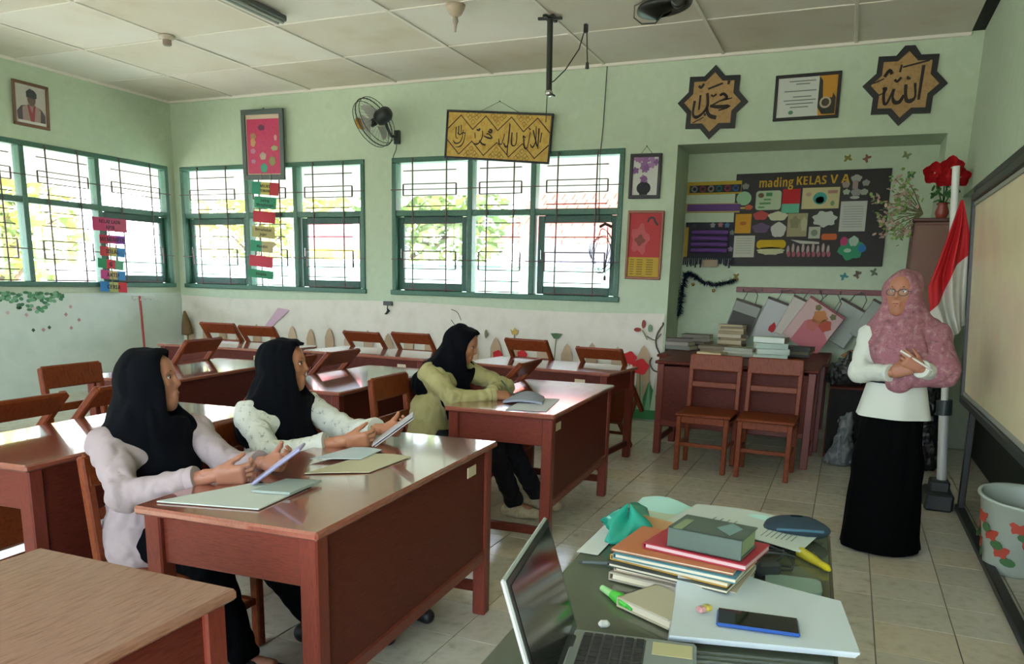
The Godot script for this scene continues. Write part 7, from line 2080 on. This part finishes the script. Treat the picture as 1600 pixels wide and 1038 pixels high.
# ---------- papers and devices on the desks ----------
func paper(n: String, label: String, cat: String, pts: Array, y: float, col: String, th := 0.003, curl := 0.0) -> void:
	var c := Vector3.ZERO
	for q in pts: c += Vector3(q[0], 0, q[1]) / 4.0
	c.y = y
	var t := thing(n, label, cat, c)
	var s := sb()
	var a := Vector2(pts[0][0], pts[0][1]); var b := Vector2(pts[1][0], pts[1][1]); var e := Vector2(pts[2][0], pts[2][1]); var g := Vector2(pts[3][0], pts[3][1])
	sheet(s, 10, 8, func(u, v):
		var p := a.lerp(b, u).lerp(g.lerp(e, u), v)
		return Vector3(p.x - c.x, th + 0.002 + curl * sin(u * PI) * (0.4 + 0.6 * v), p.y - c.z), th)
	part("sheet", s, m_of(col, 0.75), t)

func small_things() -> void:
	var y := 0.7605
	paper("paper_folder", "white paper folder at the near end of the desk, under the nearest person's arm", "papers", [[6.56, 6.495], [6.87, 6.42], [6.84, 6.16], [6.66, 6.2]], y, "b9c2b4", 0.004)
	paper("notebook", "grey-green notebook lying on the white paper folder", "notebook", [[6.74, 6.3], [6.86, 6.27], [6.85, 6.1], [6.74, 6.14]], y + 0.006, "8f9c90", 0.008)
	paper("paper_sheet", "cream paper sheets on the desk between the two people holding papers", "papers", [[6.72, 6.02], [6.9, 5.9], [6.9, 5.62], [6.74, 5.66]], y, "c2bd9c", 0.003, 0.004)
	paper("paper_sheet", "pale blue-white sheet on the desk before the person in the flowered blouse", "papers", [[6.62, 5.86], [6.78, 5.77], [6.76, 5.6], [6.64, 5.62]], y + 0.007, "b8c6c8", 0.003, 0.004)
	var t := thing("tablet", "thin lilac-grey tablet held up by the nearest seated person", "tablet", Vector3(6.722, 0.826, 6.15))
	var z := Vector3(0.12, 0.105, -0.073).normalized()
	var x := Vector3(0.655, 0.17, 0.777)
	x = (x - z * x.dot(z)).normalized()
	var n := z.cross(x)
	t.transform.basis = Basis(x, n, z)
	var s := sb(); box(s, Vector3.ZERO, Vector3(0.12, 0.009, 0.19), 0.003); part("shell", s, m_of("8f8fae", 0.4), t)
	s = sb(); box(s, Vector3(0, 0.005, 0), Vector3(0.108, 0.0015, 0.172), 0.0005); part("screen", s, m_of("9fa4b4", 0.15), t)
	t = thing("folded_paper", "folded white paper held by the person in the flowered blouse", "paper", Vector3(6.745, 0.835, 5.495))
	t.transform.basis = Basis(x, n, z)
	s = sb(); box(s, Vector3.ZERO, Vector3(0.13, 0.004, 0.2), 0.001); part("outer_leaf", s, m_of("a9a8a6", 0.7), t)
	s = sb(); box(s, Vector3(0.004, 0.006, 0.004), Vector3(0.125, 0.003, 0.19), 0.001, Basis(Vector3.BACK, 0.04)); part("inner_leaf", s, m_of("b9b8b4", 0.7), t)
	paper("booklet", "blue-grey booklet with curling pages before the person in yellow-green", "booklet", [[6.66, 4.22], [6.87, 4.16], [6.8, 3.94], [6.62, 4.0]], y, "8b929c", 0.012, 0.03)
	paper("paper_sheet", "white paper sheets on the near end of the desk of the person in yellow-green", "papers", [[6.76, 4.42], [6.97, 4.36], [6.88, 3.9], [6.7, 3.95]], y - 0.0004, "ccd0d0", 0.0012, 0.0)
	t = thing("pencil", "pencil in the hand of the person in yellow-green", "pencil", Vector3(6.64, 0.8, 4.06))
	s = sb(); tube(s, [Vector3(0.03, -0.03, -0.01), Vector3(-0.05, 0.07, 0.03)], 0.004, 6); part("barrel", s, m_of("3a5a4a", 0.5), t)
	s = sb(); tube(s, [Vector3(0.03, -0.03, -0.01), Vector3(0.036, -0.0375, -0.013)], [0.004, 0.001], 6); part("tip", s, m_of("22201c", 0.5), t)
